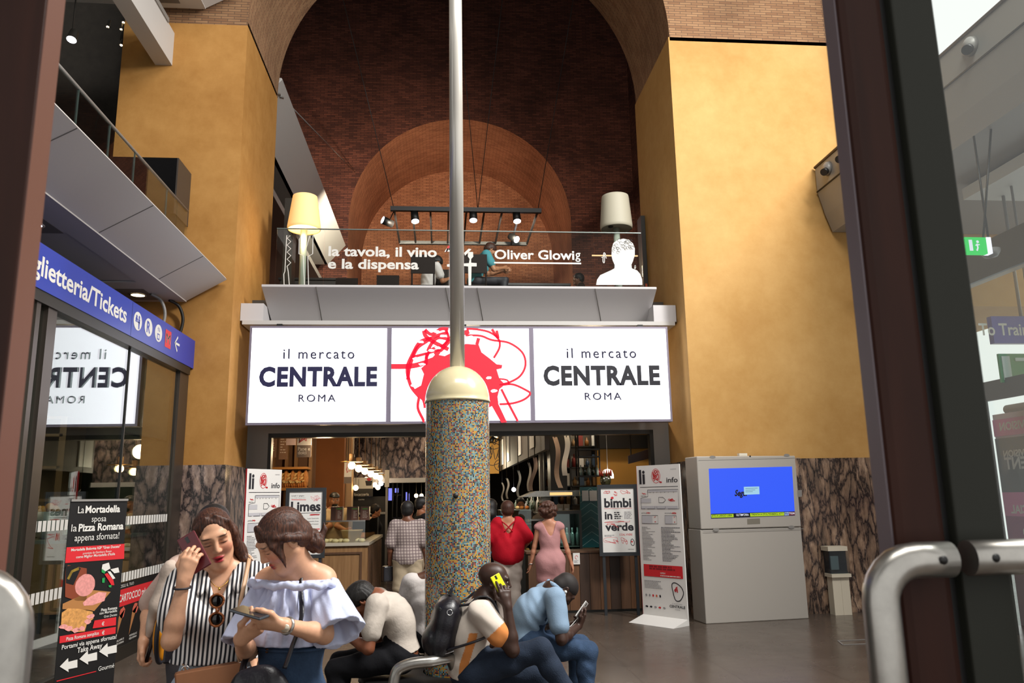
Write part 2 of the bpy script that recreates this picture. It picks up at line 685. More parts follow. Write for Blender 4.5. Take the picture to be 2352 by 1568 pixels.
def mosaic_mat():
    m = mat('mosaic_tiles', '#888888', .25, spec=.5)
    g = NT(m)
    b = bsdf(m)
    uv = g.n('UVMap').outputs[0]
    sc = g.n('VectorMath', {0: uv, 1: (96.0, 96.0, 1)}, operation='MULTIPLY').outputs[0]
    fl = g.n('VectorMath', {0: sc}, operation='FLOOR').outputs[0]
    fr = g.n('VectorMath', {0: sc}, operation='FRACTION').outputs[0]
    wn = g.n('TexWhiteNoise', {'Vector': fl}, noise_dimensions='2D').outputs['Value']
    big = g.n('TexNoise', {'Vector': fl, 'Scale': .11, 'Detail': 2.0}).outputs['Fac']
    v = g.n('Math', {0: big, 1: .5}, operation='SUBTRACT').outputs[0]
    v = g.n('Math', {0: v, 1: .35, 2: wn}, operation='MULTIPLY_ADD', use_clamp=True).outputs[0]
    c = g.ramp(v, [(0, '#141216'), (.13, '#8c2c28'), (.24, '#a8443a'), (.28, '#44707a'), (.46, '#6b98a0'), (.62, '#8fa69e'), (.68, '#c0922c'), (.86, '#c98f1e'), (.95, '#1c2840')], True)
    s = g.n('SeparateXYZ', {0: fr})
    mk = None
    for k in (0, 1):
        a = g.n('Math', {0: s.outputs[k], 1: .5}, operation='SUBTRACT').outputs[0]
        a = g.n('Math', {0: a}, operation='ABSOLUTE').outputs[0]
        a = g.n('Math', {0: a, 1: .42}, operation='GREATER_THAN').outputs[0]
        mk = a if mk is None else g.n('Math', {0: mk, 1: a}, operation='MAXIMUM').outputs[0]
    mx = g.n('Mix', {0: mk, 6: c, 7: lin('#6e6c62')}, data_type='RGBA')
    g.link(mx.outputs[2], b.inputs['Base Color'])
    return m


def structure(o, label=None):
    o['kind'] = 'structure'
    if label:
        o['label'] = label
    return o


# ---------------------------------------------------------------- the setting
structure(MB().box(-14, 12, -3, 32, -.12, 0).build('floor', floor_mat()))
PX0, PX1, PXR = -4.72, -2.93, 3.58      # pier edges
AC, AR, AZ = .335, 3.265, 8.78          # arch centre, radius, springing

# piers: ochre plaster over a marble dado
w = structure(MB().box(PX0, PX1, 11, 13.2, 0, 8.72).build('wall_left', M_PLASTER))
MB().box(PX0, PX1+.03, 10.97, 13.2, 0, 2.15).build('marble_cladding', M_MARBLE, w)
w = structure(MB().box(PXR, 6.3, 11, 13.2, 0, 8.78).box(6.3, 6.75, 11, 13.2, 0, 6.5).box(6.75, 9.5, 11, 13.2, 4.4, 6.5).build('wall_right', M_PLASTER2))
MB().box(PXR-.03, 6.75, 10.97, 13.2, 0, 2.13).build('marble_cladding', M_MARBLEP, w)


def arch_wall(name, y0, y1, x0, x1, z0, z1, cx, r, zs, material, soffit, zb=None):
    """wall with an arched opening: front, soffit and rear faces; zb = foot of the opening below its springing"""
    vs, fs, uv = [], [], []

    def q(a, b, c, d, u):
        n = len(vs)
        vs.extend([a, b, c, d])
        fs.append((n, n+1, n+2, n+3))
        uv.extend(u)
    n = 48
    pts = [(cx-r*math.cos(math.pi*i/n), zs+r*math.sin(math.pi*i/n)) for i in range(n+1)]
    if zb is not None:
        pts = [(cx-r, zb)]+pts+[(cx+r, zb)]
    for y, fl in ((y0, 1), (y1, -1)):
        def p(x, z):
            return (x, y, z)

        def face(poly):
            pp = poly if fl > 0 else poly[::-1]
            q(*[p(*a) for a in pp], [a for a in pp])
        base = zb if zb is not None else zs
        face([(x0, z0), (cx-r, z0), (cx-r, z1), (x0, z1)])
        face([(cx+r, z0), (x1, z0), (x1, z1), (cx+r, z1)])
        for i in range(len(pts)-1):
            a, b = pts[i], pts[i+1]
            if abs(a[0]-b[0]) > 1e-6:
                face([a, b, (b[0], z1), (a[0], z1)])
    w = structure(make_obj(name, vs, fs, material, uv=uv))
    vs, fs, uv = [], [], []
    L = 0
    for i in range(len(pts)-1):
        a, b = pts[i], pts[i+1]
        d = math.hypot(a[0]-b[0], a[1]-b[1])
        q((a[0], y0, a[1]), (a[0], y1, a[1]), (b[0], y1, b[1]), (b[0], y0, b[1]), [(y0, L), (y1, L), (y1, L+d), (y0, L+d)])
        L += d
    # bricks of the vault run along the depth
    make_obj('arch_soffit', vs, fs, soffit, w, uv=[(b_, a_) for a_, b_ in uv], smooth=True)
    return w


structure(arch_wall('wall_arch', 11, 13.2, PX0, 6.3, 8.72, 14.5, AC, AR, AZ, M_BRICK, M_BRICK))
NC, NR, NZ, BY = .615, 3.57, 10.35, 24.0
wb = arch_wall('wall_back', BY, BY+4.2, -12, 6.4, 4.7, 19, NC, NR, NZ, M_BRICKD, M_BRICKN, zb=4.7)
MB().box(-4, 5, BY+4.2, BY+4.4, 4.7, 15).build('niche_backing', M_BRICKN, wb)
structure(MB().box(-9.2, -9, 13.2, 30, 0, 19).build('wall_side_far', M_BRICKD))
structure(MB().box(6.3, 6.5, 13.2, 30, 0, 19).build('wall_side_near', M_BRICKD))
structure(MB().box(-12, 6.4, 11, 30, 18.6, 18.8).build('ceiling', M_DARK))
structure(MB().box(-9, 6.3, 12.1, 29, 4.42, 4.72).build('floor_upper', mat('upper_floor', '#3c342c', .6)), 'upper floor of the restaurant')
structure(MB().box(-9, 5.4, -.5, 11, 13.6, 13.8).build('ceiling_hall', mat('hall_ceiling', '#2c2824', .8)))
structure(MB().box(-9, 9.5, -.8, -.6, 4.3, 10.4).build('wall_entrance_added_unseen', mat('added_unseen_wall', '#2e2925', .8)))  # unseen wall, added to keep sky reflections out of the balcony glass
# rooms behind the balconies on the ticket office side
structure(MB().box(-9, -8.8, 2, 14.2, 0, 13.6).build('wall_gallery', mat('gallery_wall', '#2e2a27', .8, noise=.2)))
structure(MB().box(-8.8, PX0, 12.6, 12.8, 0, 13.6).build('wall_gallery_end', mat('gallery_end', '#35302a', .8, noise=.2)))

# ---------------------------------------------------------------- gallery balconies along the hall


def gallery(name, z, label, y0=2.2, y1=10.9, recess=True):
    """boat-shaped white fascia, soffit with downlights, floor slab"""
    r = root(name, label, 'balcony', (-3.6, y0, z-.31))
    lip, fold = -3.0, -3.53
    prof = [(lip, z), (lip-.02, z+.03), (lip-.1, z+.03), (fold-.05, z-.22), (-8.8, z-.22), (-8.8, z-.25), (fold-.3, z-.31), (fold, z-.31)]
    b = MB()
    b.prism([(p[0], p[1]) for p in prof], (0, y0, 0), (1, 0, 0), (0, 0, 1), (0, y1-y0, 0))
    # panel joints on the sloping face
    b.build('fascia', M_WHITE, r)
    j = MB()
    ux = unit(V3(fold-lip, 0, -.31))
    nn = unit(V3(-.31, 0, .53))*-1
    for y in np.arange(y0+.6, y1, 1.75):
        c = V3((lip+fold)/2, y, z-.155)-nn*0
        j.obox(c+unit(V3(.31, 0, -.53))*.0015, ux*.3, V3(0, .005, 0), nn*.002)
    j.build('joint', mat('joint', '#55524e', .8), r)
    s = MB()
    zs = z-.31
    s.box(fold-.3, fold, y0, y1, zs-.015, zs)
    s.box(-4.7, fold-.3, 9.9, y1, zs-.015, zs)
    s.box(-4.7, fold-.3, 6.9, 8.0, zs-.015, zs)
    s.box(-4.7, -4.4, y0, y1, zs-.015, zs)
    s.build('soffit', M_WHITE, r)
    s = MB()
    s.box(-4.7, fold-.3, 8.0, 9.9, zs+.055, zs+.06)
    s.build('soffit_pocket', mat('pocket', '#3a3735', .8), r)
    for y in (10.5, 7.75):
        d = MB()
        d.box(-4.22, -3.86, y-.28, y+.28, zs-.019, zs-.016)
        tr = d.build('downlight_plate', mat('downlight_plate', '#6a6662', .6), r)
        MB().lathe([(.095, -.02), (.11, -.028), (.085, -.03)], (-4.03, y, zs), 24).build('downlight_ring', M_GREY, tr)
        MB().lathe([(.0, -.026), (.086, -.027)], (-4.03, y, zs), 24).build('downlight_lens', M_BULB if y > 9 else M_BULBW, tr)
    return r


gallery('balcony', 4.71, 'long pale balcony with downlights in its soffit over the ticket office')
gallery('balcony', 9.23, 'pale balcony of the top floor, just showing at the upper picture edge')

# glass railing of the lower gallery
r = root('glass_railing', 'glass railing with slim top rail on the balcony over the ticket office', 'railing', (-3.55, 5, 4.74))
MB().box(-3.58, -3.57, 3.0, 10.4, 4.745, 5.68).build('glass_panel', M_GLASS, r)
MB().cyl((-3.575, 3.0, 5.69), (-3.575, 10.84, 5.69), .016, n=8).build('top_rail', M_GREY, r)
for y in (10.0, 8.9, 8.2, 7.45, 6.7, 5.9):
    MB().box(-3.582, -3.568, y-.004, y+.006, 4.745, 5.68).build('glass_joint', mat('glass_edge', '#33403c', .3), r)
MB().box(-3.58, -3.57, 10.41, 10.84, 4.745, 5.68).build('end_panel', M_GLASS, r)

r = root('beam', 'square pale beam running under the top floor to the plastered pier', 'beam', (-4.1, 6, 8.02))
MB().box(-4.23, -3.99, 2, 11.0, 8.02, 8.55).build('beam_body', M_WHITE, r)
MB().box(-3.99, -3.97, 2, 10.7, 8.53, 8.6).build('beam_trim', M_GREY, r)
r['kind'] = 'structure'

r = root('hood', 'black box cabinet on the gallery against the plastered pier', 'cabinet', (-4.0, 10.7, 5.3))
MB().box(-4.9, -3.62, 10.42, 10.97, 5.5, 6.3).build('cabinet_body', M_BLACKG, r)
MB().box(-3.62, -3.60, 10.42, 10.97, 5.5, 6.3).build('cabinet_side', mat('hood_side', '#38322e', .4), r)
MB().box(-4.9, -3.62, 10.5, 10.9, 4.74, 5.5).build('cabinet_base', M_DARK, r)


def gal_chair(y, label):
    r = root('gallery_chair', label, 'chair', (-4.0, y, 4.5), 'chairs on the gallery')
    b = MB()
    b.obox((-3.93, y, 5.16), (.035, 0, .14), (0, .17, 0), (.014, 0, -.004))
    b.build('backrest', mat('chair_mint', '#b8cdb8', .4), r)
    MB().box(-4.33, -3.98, y-.18, y+.18, 4.93, 4.96).build('seat', mat('chair_mint', '#b8cdb8', .4), r)
    for dx in (-4.3, -4.0):
        for dy in (-.16, .16):
            MB().cyl((dx, y+dy, 4.5), (dx, y+dy, 4.94), .012, n=6).build('leg', M_GREY, r)


gal_chair(7.95, 'pale green chair behind the gallery glass, nearer the entrance')
gal_chair(9.55, 'pale green chair behind the gallery glass, middle one in front of the black cabinet')
gal_chair(8.75, 'pale green chair behind the gallery glass, between the other two')
for i, y in enumerate((8.6, 10.1)):
    r = root('gallery_table', ('dark table behind the gallery glass, nearer the entrance', 'dark table behind the gallery glass beside the black cabinet')[i], 'table', (-4.5, y, 4.5), 'tables on the gallery')
    MB().box(-4.9, -4.2, y-.35, y+.35, 5.2, 5.23).build('table_top', M_DARK, r)
    MB().cyl((-4.55, y, 4.5), (-4.55, y, 5.2), .03, n=10).build('pedestal', M_DARK, r)
# spotlights deep in the gallery
for i, (px, py, Y) in enumerate(((165, 89, 9.5), (248, 60, 11.5), (284, 50, 11.8), (279, 66, 11.8), (279, 102, 11.5))):
    c = at(px, py, Y=Y)
    lab = ('white spotlight shining on the dark gallery ceiling', 'small warm lamp in the dark gallery, single one of the cluster', 'small warm lamp in the dark gallery, topmost of the cluster', 'small warm lamp in the dark gallery, middle of the cluster', 'small warm lamp in the dark gallery, lowest of the cluster')[i]
    r = root('ceiling_spotlight', lab, 'lamp', c, None if i == 0 else 'gallery lamps')
    k = 1.0 if i == 0 else .35
    MB().lathe([(.05*k, .14), (.06*k, .02), (.062*k, -.02)], c, 14, axis=(0, .35, 1)).build('lamp_body', M_DARK, r)
    MB().lathe([(0, -.018), (.058*k, -.018)], c, 14, axis=(0, .35, 1)).build('lamp_lens', M_BULBW if i == 0 else M_BULB, r)
    MB().cyl(c+V3(0, 0, .1), (c[0], c[1], 8.9), .008, n=6).build('lamp_rod', M_DARK, r)

# ---------------------------------------------------------------- ticket office shopfront
r = root('sign_fascia', 'long blue sign reading Biglietteria/Tickets with pictograms and an arrow', 'sign', (-3.5, 8, 3.45))
MB().box(-3.66, -3.41, 2.5, 11.02, 3.462, 3.852).build('sign_box', M_BLUE, r)
MB().box(-3.60, -3.42, 2.5, 10.9, 3.36, 3.462).build('sign_rail', M_DARK, r)
pr = Print((-3.41, 5.0, 3.462), (0, 1, 0))
cw = M_LETTER
def zb(x, y):
    return pr.L(x/3.267, 440+y/3.267)


u0, u1 = zb(238, 600)[0], zb(948, 955)[0]
vb = .115
pr.text('glietteria/Tickets', u0, vb, .165, cw, .022, u1-u0)
pr.text('Bi', u0-.03, vb, .165, cw, .022, None, 'r')
us = zb(985, 1000)[0]
pr.line([(us, 0), (us, .39)], .006, mat('sign_seam', '#16245f', .5))
ui = [zb(x, y)[0] for x, y in ((1035, 950), (1115, 1000), (1190, 1045), (1262, 1085), (1328, 1125))]
for u in ui[:3]:
    pr.disc((u, .205), (ui[1]-ui[0])*.37, .105, cw, 28)
pr.rect(ui[3]-.105, .09, ui[3]+.105, .31, M_RED)
pr.up()
pr.text('R', ui[1], .145, .125, M_BLUE, .03, None, 'c')
c0 = ui[0]
pr.disc((c0-.04, .25), .02, .02, M_BLUE)
pr.rect(c0-.07, .205, c0-.005, .235, M_BLUE)
pr.rect(c0-.075, .19, c0+.06, .202, M_BLUE)
pr.disc((c0+.035, .255), .02, .02, M_BLUE)
pr.poly([(c0+.01, .235), (c0+.06, .235), (c0+.055, .12), (c0+.025, .12)], M_BLUE)
c0 = ui[2]
pr.rect(c0-.04, .125, c0+.04, .2, M_BLUE)
pr.line([(c0-.02, .225), (c0-.02, .275), (c0-.035, .255)], .012, M_BLUE)
pr.line([(c0+.02, .275), (c0+.02, .225), (c0+.035, .245)], .012, M_BLUE)
pr.up()
pr.rect(c0-.025, .14, c0+.025, .185, cw)
pr.text('M', ui[3], .145, .12, cw, .0, .14, 'c')
pr.text('M', ui[3]+.004, .145, .12, cw, .0, .14, 'c')
c0 = ui[4]
pr.line([(c0+.1, .205), (c0-.075, .205)], .03, cw)
pr.line([(c0+.02, .3), (c0-.08, .205), (c0+.02, .11)], .03, cw)
pr.build('lettering', r)
for (a, rr_) in (((-3.75, 10.6), .16), ((-3.62, 10.93), .2)):
    r = root('cable', 'grey flexible cable dropping from the soffit onto the blue sign' if a[1] < 10.7 else 'dark cable hanging beside the plastered pier end of the blue sign', 'cable', (a[0], a[1], 3.85))
    MB().tube(smooth_path([(a[0]-.1, a[1]-.15, 4.38), (a[0], a[1]-.05, 4.32), (a[0]+.05, a[1], 4.15), (a[0]+.02, a[1], 3.95), (a[0]-.04, a[1]-.03, 3.84)], 6), .022, 8).build('hose', M_GREY if a[1] < 10.7 else M_DARK, r)

GX = -3.48
r = root('window_1', None, None, (GX, 9, 0))
structure(r, 'glazed shopfront of the ticket office')
MB().box(GX-.012, GX, 3.3, 8.95, .12, 3.37).build('pane', M_GLASSG, r)
MB().box(GX-.012, GX, 8.96, 10.6, .12, 3.37).build('pane', M_GLASSG, r)
MB().box(GX-.03, GX+.012, 8.945, 8.965, .12, 3.37).build('glass_joint', M_BLACK, r)
MB().box(GX-.06, GX+.04, 7.02, 7.18, 0, 3.45).build('frame', mat('bronze_frame', '#4b433c', .35, .6), r)
MB().box(GX-.06, GX+.04, 6.82, 6.89, 0, 3.45).build('frame', mat('bronze_frame'), r)
MB().box(GX-.06, GX+.03, 10.6, 10.95, 0, 3.45).build('frame', mat('bronze_frame'), r)
MB().box(GX-.06, GX+.03, 3.3, 10.95, 0, .14).build('sill', M_DARK, r)
pr = Print((GX, 7.18, 0), (0, 1, 0), lift=.004)
vz = [pr.L(385, y)[1] for y in (1197, 1180, 1309, 1291)]
for (za, zb) in ((vz[0], vz[1]), (vz[2], vz[3])):
    y = .02
    while y < 3.38:
        pr.rect(y, za, y+.062, zb, M_LETTER)
        y += .082
# poster fixed low on the glass
pr.rect(1.2, .14, 3.38, vz[2]-.01, M_BLACK)
pr.up()
pr.rect(1.95, .56, 3.38, .74, M_RED)
pr.text('SCEGLI IL TUO', 1.98, .76, .03, M_LETTER, .0, .42)
pr.up()
pr.text('CARTOCCIO take away', 2.0, .61, .075, M_LETTER, .02, 1.1)
M_CONE, M_MEAT = mat('paper_cone', '#a06a3c', .7), mat('cured_meat', '#c25a48', .6, noise=.3, nscale=40)
for i in range(5):
    x = 1.62+i*.37
    pr.poly([(x, .22), (x+.05, .46), (x+.2, .52)], M_CONE)
    pr.disc((x+.14, .49), .075, .06, M_MEAT, 14, .2, i)
    for k, s_ in enumerate((('PROSCIUTTO E', 'PIZZA ROMANA'), ('SALAME E', 'PIZZA ROMANA'), ('MORTADELLA E', 'PIZZA ROMANA'), ('PORCHETTA E', 'PIZZA ROMANA'), ('COPPA E', 'PIZZA ROMANA'))[i]):
        pr.text(s_, x+.02, .2-.032*k, .02, M_LETTER, .01, .22)
pr.build('sticker', r)

# inside the ticket office shop
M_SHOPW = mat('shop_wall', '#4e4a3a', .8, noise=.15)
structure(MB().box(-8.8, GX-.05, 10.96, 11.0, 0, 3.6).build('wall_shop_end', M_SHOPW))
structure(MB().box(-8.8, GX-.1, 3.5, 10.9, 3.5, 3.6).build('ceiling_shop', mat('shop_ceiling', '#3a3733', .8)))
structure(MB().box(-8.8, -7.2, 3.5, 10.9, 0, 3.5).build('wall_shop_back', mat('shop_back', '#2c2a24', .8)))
r = root('display_unit', 'tall oak shelving unit seen through the ticket office glass', 'shelf', (-5.6, 10.3, 0))
for x in (-6.6, -5.5, -4.75):
    MB().box(x-.04, x+.04, 10.35, 10.9, 0, 2.75).build('upright', M_OAK, r)
for z in (.5, 1.3, 1.7, 2.1, 2.5, 2.72):
    MB().box(-6.6, -4.75, 10.35, 10.9, z, z+.035).build('shelf_board', M_OAK, r)
MB().box(-6.6, -4.75, 10.88, 10.92, 0, 2.72).build('back_panel', mat('unit_back', '#56503f', .8), r)
r = root('bottle_counter', 'low wooden counter behind the glass under the wine bottles', 'counter', (-4.2, 10.3, 0))
MB().box(-4.62, -3.82, 9.0, 10.9, .55, 1.25).build('counter_body', M_OAK, r)
MB().box(-4.66, -3.8, 9.0, 10.9, 1.25, 1.285).build('counter_top', mat('counter_top_grey', '#77756a', .4), r)
MB().box(-4.6, -3.85, 9.05, 10.9, 0, .55).build('plinth', M_DARK, r)
M_BOTTLE = mat('bottle_green', '#1b2a1c', .12, coat=.5)


def bottle(c, h, r_, m, label, group, lab=True):
    r = root('bottle', label, 'bottle', c, group)
    MB().lathe([(0, 0), (r_, 0), (r_, h*.6), (r_*.8, h*.68), (r_*.34, h*.78), (r_*.34, h), (0, h)], c, 12).build('bottle_glass', m, r)
    if lab:
        MB().lathe([(r_*1.02, h*.18), (r_*1.02, h*.45)], c, 12).build('bottle_label', M_LETTER, r)
    return r


rn = random.Random(4)
for i in range(14):
    bottle(V3(-4.05+rn.uniform(-.03, .03), 9.15+i*.125, 1.285), .3*rn.uniform(.93, 1.05), .037, M_BOTTLE, 'dark wine bottle in the row behind the ticket office glass', 'wine bottles behind the glass', i % 3 != 2)
r = root('fruit_bowl', 'pile of orange fruit in a bowl above the wine bottles', 'bowl', (-4.4, 9.4, 1.285))
MB().lathe([(.05, 0), (.12, .05), (.16, .3), (.15, .3), (.1, .06)], (-4.4, 9.4, 1.285), 18).build('bowl', M_GREY, r)
fr = MB()
for k in range(7):
    fr.ball((-4.4+.08*math.cos(k*.9), 9.4+.08*math.sin(k*.9), 1.6+.03*(k == 6)), .05)
tag(fr.build('orange_fruit', mat('fruit', '#c07a20', .5), r), kind='stuff')
r = root('roll_screen', 'dark grey roller blind in the corner of the ticket office window', 'blind', (-3.555, 10.3, 2.4))
MB().box(-3.56, -3.55, 9.2, 10.55, 2.45, 3.36).build('fabric', mat('blind_fabric', '#4a443c', .8), r)
MB().cyl((-3.555, 9.2, 2.44), (-3.555, 10.55, 2.44), .015, n=8).build('bottom_bar', M_DARK, r)
light('POINT', 'ticket_shop_lamp', (-5.2, 9.0, 3.2), 38, (1, .9, .7), size=.15)

# ---------------------------------------------------------------- mosaic column with pole
CX_, CY_ = at(1051, 1000, Y=6.1)[0], 6.1
CRAD = (at(1125, 1000, Y=6.08)[0]-at(978, 1000, Y=6.08)[0])/2
zt = at(1051, 912, Y=CY_-CRAD)[2]
r = root('mosaic_column', 'round column clad in tiny multicoloured mosaic tiles with a cream dome cap', 'column', (CX_, CY_, 0))
n = 64
vs, fs, uv = [], [], []
for j in range(n+1):
    a = 2*math.pi*j/n
    vs += [(CX_+CRAD*math.cos(a), CY_+CRAD*math.sin(a), 0), (CX_+CRAD*math.cos(a), CY_+CRAD*math.sin(a), zt)]
for j in range(n):
    fs.append((2*j, 2*j+2, 2*j+3, 2*j+1))
    a, b = CRAD*2*math.pi*j/n, CRAD*2*math.pi*(j+1)/n
    uv += [(a, 0), (b, 0), (b, zt), (a, zt)]
make_obj('shaft', vs, fs, mosaic_mat(), r, smooth=True, uv=uv)
prof = [(CRAD*1.0, -.012), (CRAD*1.035, -.015), (CRAD*1.035, .0)]
hd = at(1051, 842, Y=CY_)[2]-zt
prof += [(CRAD*1.02*math.cos(t), .004+hd*math.sin(t)) for t in np.linspace(0, 1.45, 16)]+[(.01, hd)]
MB().lathe(prof, (CX_, CY_, zt), 48).build('dome_cap', mat('cream_enamel', '#c9bd98', .22, coat=.4), r)
MB().lathe([(.02, 0), (.02, .012), (0, .012)], (CX_-.02, CY_-CRAD+.0, at(1048, 1138, Y=5.85)[2]), 12, axis=(0, -1, 0)).build('keyhole_plug', M_BLACK, r)
pr0 = (at(1068, 830, Y=CY_)[0]-at(1034, 830, Y=CY_)[0])/2
r = root('flag_pole', 'tall grey metal pole rising from the dome of the mosaic column', 'pole', (CX_, CY_, zt+hd-.03))
MB().cyl((CX_, CY_, zt+hd-.03), (CX_-.01, CY_, 8.6), pr0, pr0*.93, 28).build('pole_tube', mat('pole_paint', '#c4c0b8', .24, .3, coat=.3), r)
# ---------------------------------------------------------------- central balcony over the market entrance
r = root('balcony', 'grey boat-shaped balcony over the lit market sign', 'balcony', (.33, 11.7, 4.3))
LX0, LX1, FX0, FX1 = -2.63, 3.27, -2.57, 3.24
zl, zf, yl, yf = 4.735, 4.31, 11.35, 11.88
v = [(LX0, yl, zl), (LX1, yl, zl), (FX1, yf, zf), (FX0, yf, zf), (LX0, yl, zl+.035), (LX1, yl, zl+.035),
     (LX1, yl+.12, zl+.035), (LX0, yl+.12, zl+.035), (FX1, yf+.1, zf), (FX0, yf+.1, zf), (LX1, yf+.1, zl+.03), (LX0, yf+.1, zl+.03)]
b = MB()
b.add(v, [(0, 3, 2, 1), (0, 1, 5, 4), (4, 5, 6, 7), (7, 6, 10, 11), (3, 9, 8, 2), (11, 10, 8, 9), (0, 4, 7, 11, 9, 3), (1, 2, 8, 10, 6, 5)])
b.build('fascia', mat('balcony_grey', '#bdbabb', .4), r, bevel=.006)
for px in (734, 1032, 1104, 1375):
    a_, b_ = at(px-8, 662, Y=yl-.002), at(px+6, 738, Y=yf-.01)
    MB().cyl((a_[0], yl-.001, zl), (b_[0], yf-.004, zf+.003), .006, n=6).build('panel_joint', mat('joint'), r)
b = MB()
b.box(PX1+.005, -2.6, 11.42, 12.2, 4.24, 4.50)
b.build('side_ledge', mat('balcony_grey'), r)
MB().box(3.22, PXR-.01, 11.42, 12.2, 4.24, 4.50).build('side_ledge', mat('balcony_grey'), r)
MB().box(PX1+.04, PXR-.04, 11.4, 12.1, 4.18, 4.24).build('soffit_trim', M_WHITE, r)
MB().box(PX1+.005, PXR-.01, 12.0, 12.42, 4.3, 4.41).build('soffit', M_WHITE, r)
for px in (703, 1380, 1010, 1130):
    c = at(px, 744, Y=11.75)
    MB().box(c[0]-.2, c[0]+.2, 11.6, 11.95, 4.155, 4.178).build('soffit_grille', M_GREY, r)

r = root('glass_railing', 'frameless glass railing with white lettering above the lit market sign', 'railing', (.33, 11.5, 4.77))
xs = [at(px, 600, Y=11.5)[0] for px in (633, 744, 1070, 1366, 1475)]
ztop = at(1055, 531, Y=11.5)[2]
for a_, b_ in zip(xs[:-1], xs[1:]):
    MB().box(a_+.004, b_-.004, 11.497, 11.507, 4.775, ztop).build('glass_panel', M_GLASS, r)
MB().box(xs[0], xs[-1], 11.49, 11.512, ztop, ztop+.014).build('top_rail', mat('rail_edge', '#6d7672', .3, .4), r)
pr = Print((0, 11.497, 0), (1, 0, 0), lift=.003)


def z1(x, y):
    return pr.L(560+x/2.352, 400+y/2.352)


def z1t(t, x0, y0, x1, y1, cap, bold):
    pr.text_px(t, 560+x0/2.352, 400+y0/2.352, 560+x1/2.352, 400+y1/2.352, cap/2.352, M_LETTER, bold)


z1t('la tavola, il vino', 457, 440, 1043, 438, 50, .028)
z1t('e la dispensa', 453, 508, 945, 507, 50, .028)
z1t('Oliver Glowi', 1354, 457, 1786, 457, 48, .022)
z1t('g', 1791, 457, 1819, 457, 48, .008)
pr.rect(*z1(1352, 482), *z1(1822, 478), M_LETTER)
for t in ([(1083, 420), (1095, 402), (1112, 398), (1114, 418)], [(1097, 487), (1112, 485), (1114, 500), (1098, 500)], [(1190, 425), (1215, 402), (1230, 405), (1195, 440)],
          [(1212, 420), (1238, 420), (1240, 445), (1228, 458), (1228, 478), (1258, 480), (1258, 498), (1230, 498), (1228, 600), (1214, 600), (1212, 498), (1188, 496), (1188, 482), (1216, 480), (1220, 458), (1210, 444)]):
    pr.poly([z1(*p) for p in t], M_LETTER)
pr.line([z1(*p) for p in ((1095, 420), (1105, 390), (1112, 385), (1108, 410), (1114, 392))], .02, M_RED)
pr.build('lettering', r)
pr = Print((0, 11.497, 0), (1, 0, 0), lift=.003)
# drawn knife and fork
kn = [(222, 525), (232, 330), (252, 332)]
for k in range(9):
    kn += [(234 if k % 2 == 0 else 254, 345+k*19)]
kn += [(240, 525), (246, 600), (218, 600), (216, 540), (222, 525)]
pr.line([z1(*p) for p in kn], .012, M_LETTER)
pr.line([z1(*p) for p in ((328, 600), (322, 440), (298, 430), (300, 350), (306, 335), (312, 400), (330, 340), (338, 400), (356, 335), (374, 330), (372, 430), (346, 445), (350, 600))], .012, M_LETTER)
pr.build('cutlery_drawing', r)
pr = Print((0, 11.497, 0), (1, 0, 0), lift=.003)
# chef silhouette with drawn curls
sil = [(1903, 598), (1908, 570), (1925, 545), (1985, 518), (2002, 508), (2003, 490), (1992, 465), (1986, 440), (1988, 400), (1996, 372), (2020, 354), (2050, 348), (2080, 354), (2102, 374), (2112, 400),
       (2112, 436), (2102, 470), (2094, 488), (2096, 508), (2125, 520), (2142, 540), (2152, 570), (2153, 598)]
pr.poly([z1(*p) for p in sil], M_LETTER)
pr.up()
rn = random.Random(3)
for k in range(26):
    c = z1(rn.uniform(1995, 2105), rn.uniform(356, 402)+(abs(k-13) > 9)*20)
    q = rn.uniform(.016, .03)
    pr.line([c+q*np.array([math.cos(t), math.sin(t)]) for t in np.linspace(0, 5.2, 9)], .006, M_INK)
for c, q in (((1945, 445), 26), ((2113, 500), 9)):
    pr.line([z1(c[0]+q*dx, c[1]+q*dy) for dx, dy in ((-.5, .2), (.4, -.2), (0, -.8), (-.2, .9), (.1, 1.2), (.2, -.6), (.5, .4))], .011, M_LETTER, 4)
pr.build('silhouette', r)

# ---------------------------------------------------------------- lit market sign
SY = 11.3
r = root('lightbox_sign', 'long lit white sign of three panels with a red scribble in the middle one', 'sign', (.33, SY, 2.72))
sx0, sx1 = at(569, 860, Y=SY)[0], at(1539, 860, Y=SY)[0]
sz0, sz1 = at(1055, 972, Y=SY)[2], at(1055, 749, Y=SY)[2]
m1, m2 = at(893, 870, Y=SY)[0], at(1222, 870, Y=SY)[0]
MB().box(sx0, sx1, SY, SY+.16, sz0, sz1).build('sign_case', mat('sign_frame', '#7d7684', .4, .3), r)
fr = .035
for a_, b_ in ((sx0, m1), (m1, m2), (m2, sx1)):
    MB().box(a_+fr, b_-fr, SY-.013, SY, sz0+fr, sz1-fr).build('lit_panel', M_SIGNW, r)
for x_ in (sx0+.4, (sx0+sx1)/2, sx1-.4):
    MB().box(x_-.04, x_+.04, SY+.06, SY+.14, sz1, 4.18).build('bracket', M_DARK, r)
prw = Print((0, SY-.013, 0), (1, 0, 0), lift=.003)


def z2(x, y):
    return prw.L(540+x/2.306, 720+y/2.306)


def z2t(t, x0, y0, x1, y1, cap, m, bold, sp=1.0):
    prw.text_px(t, 540+x0/2.306, 720+y0/2.306, 540+x1/2.306, 720+y1/2.306, cap/2.306, m, bold, sp)


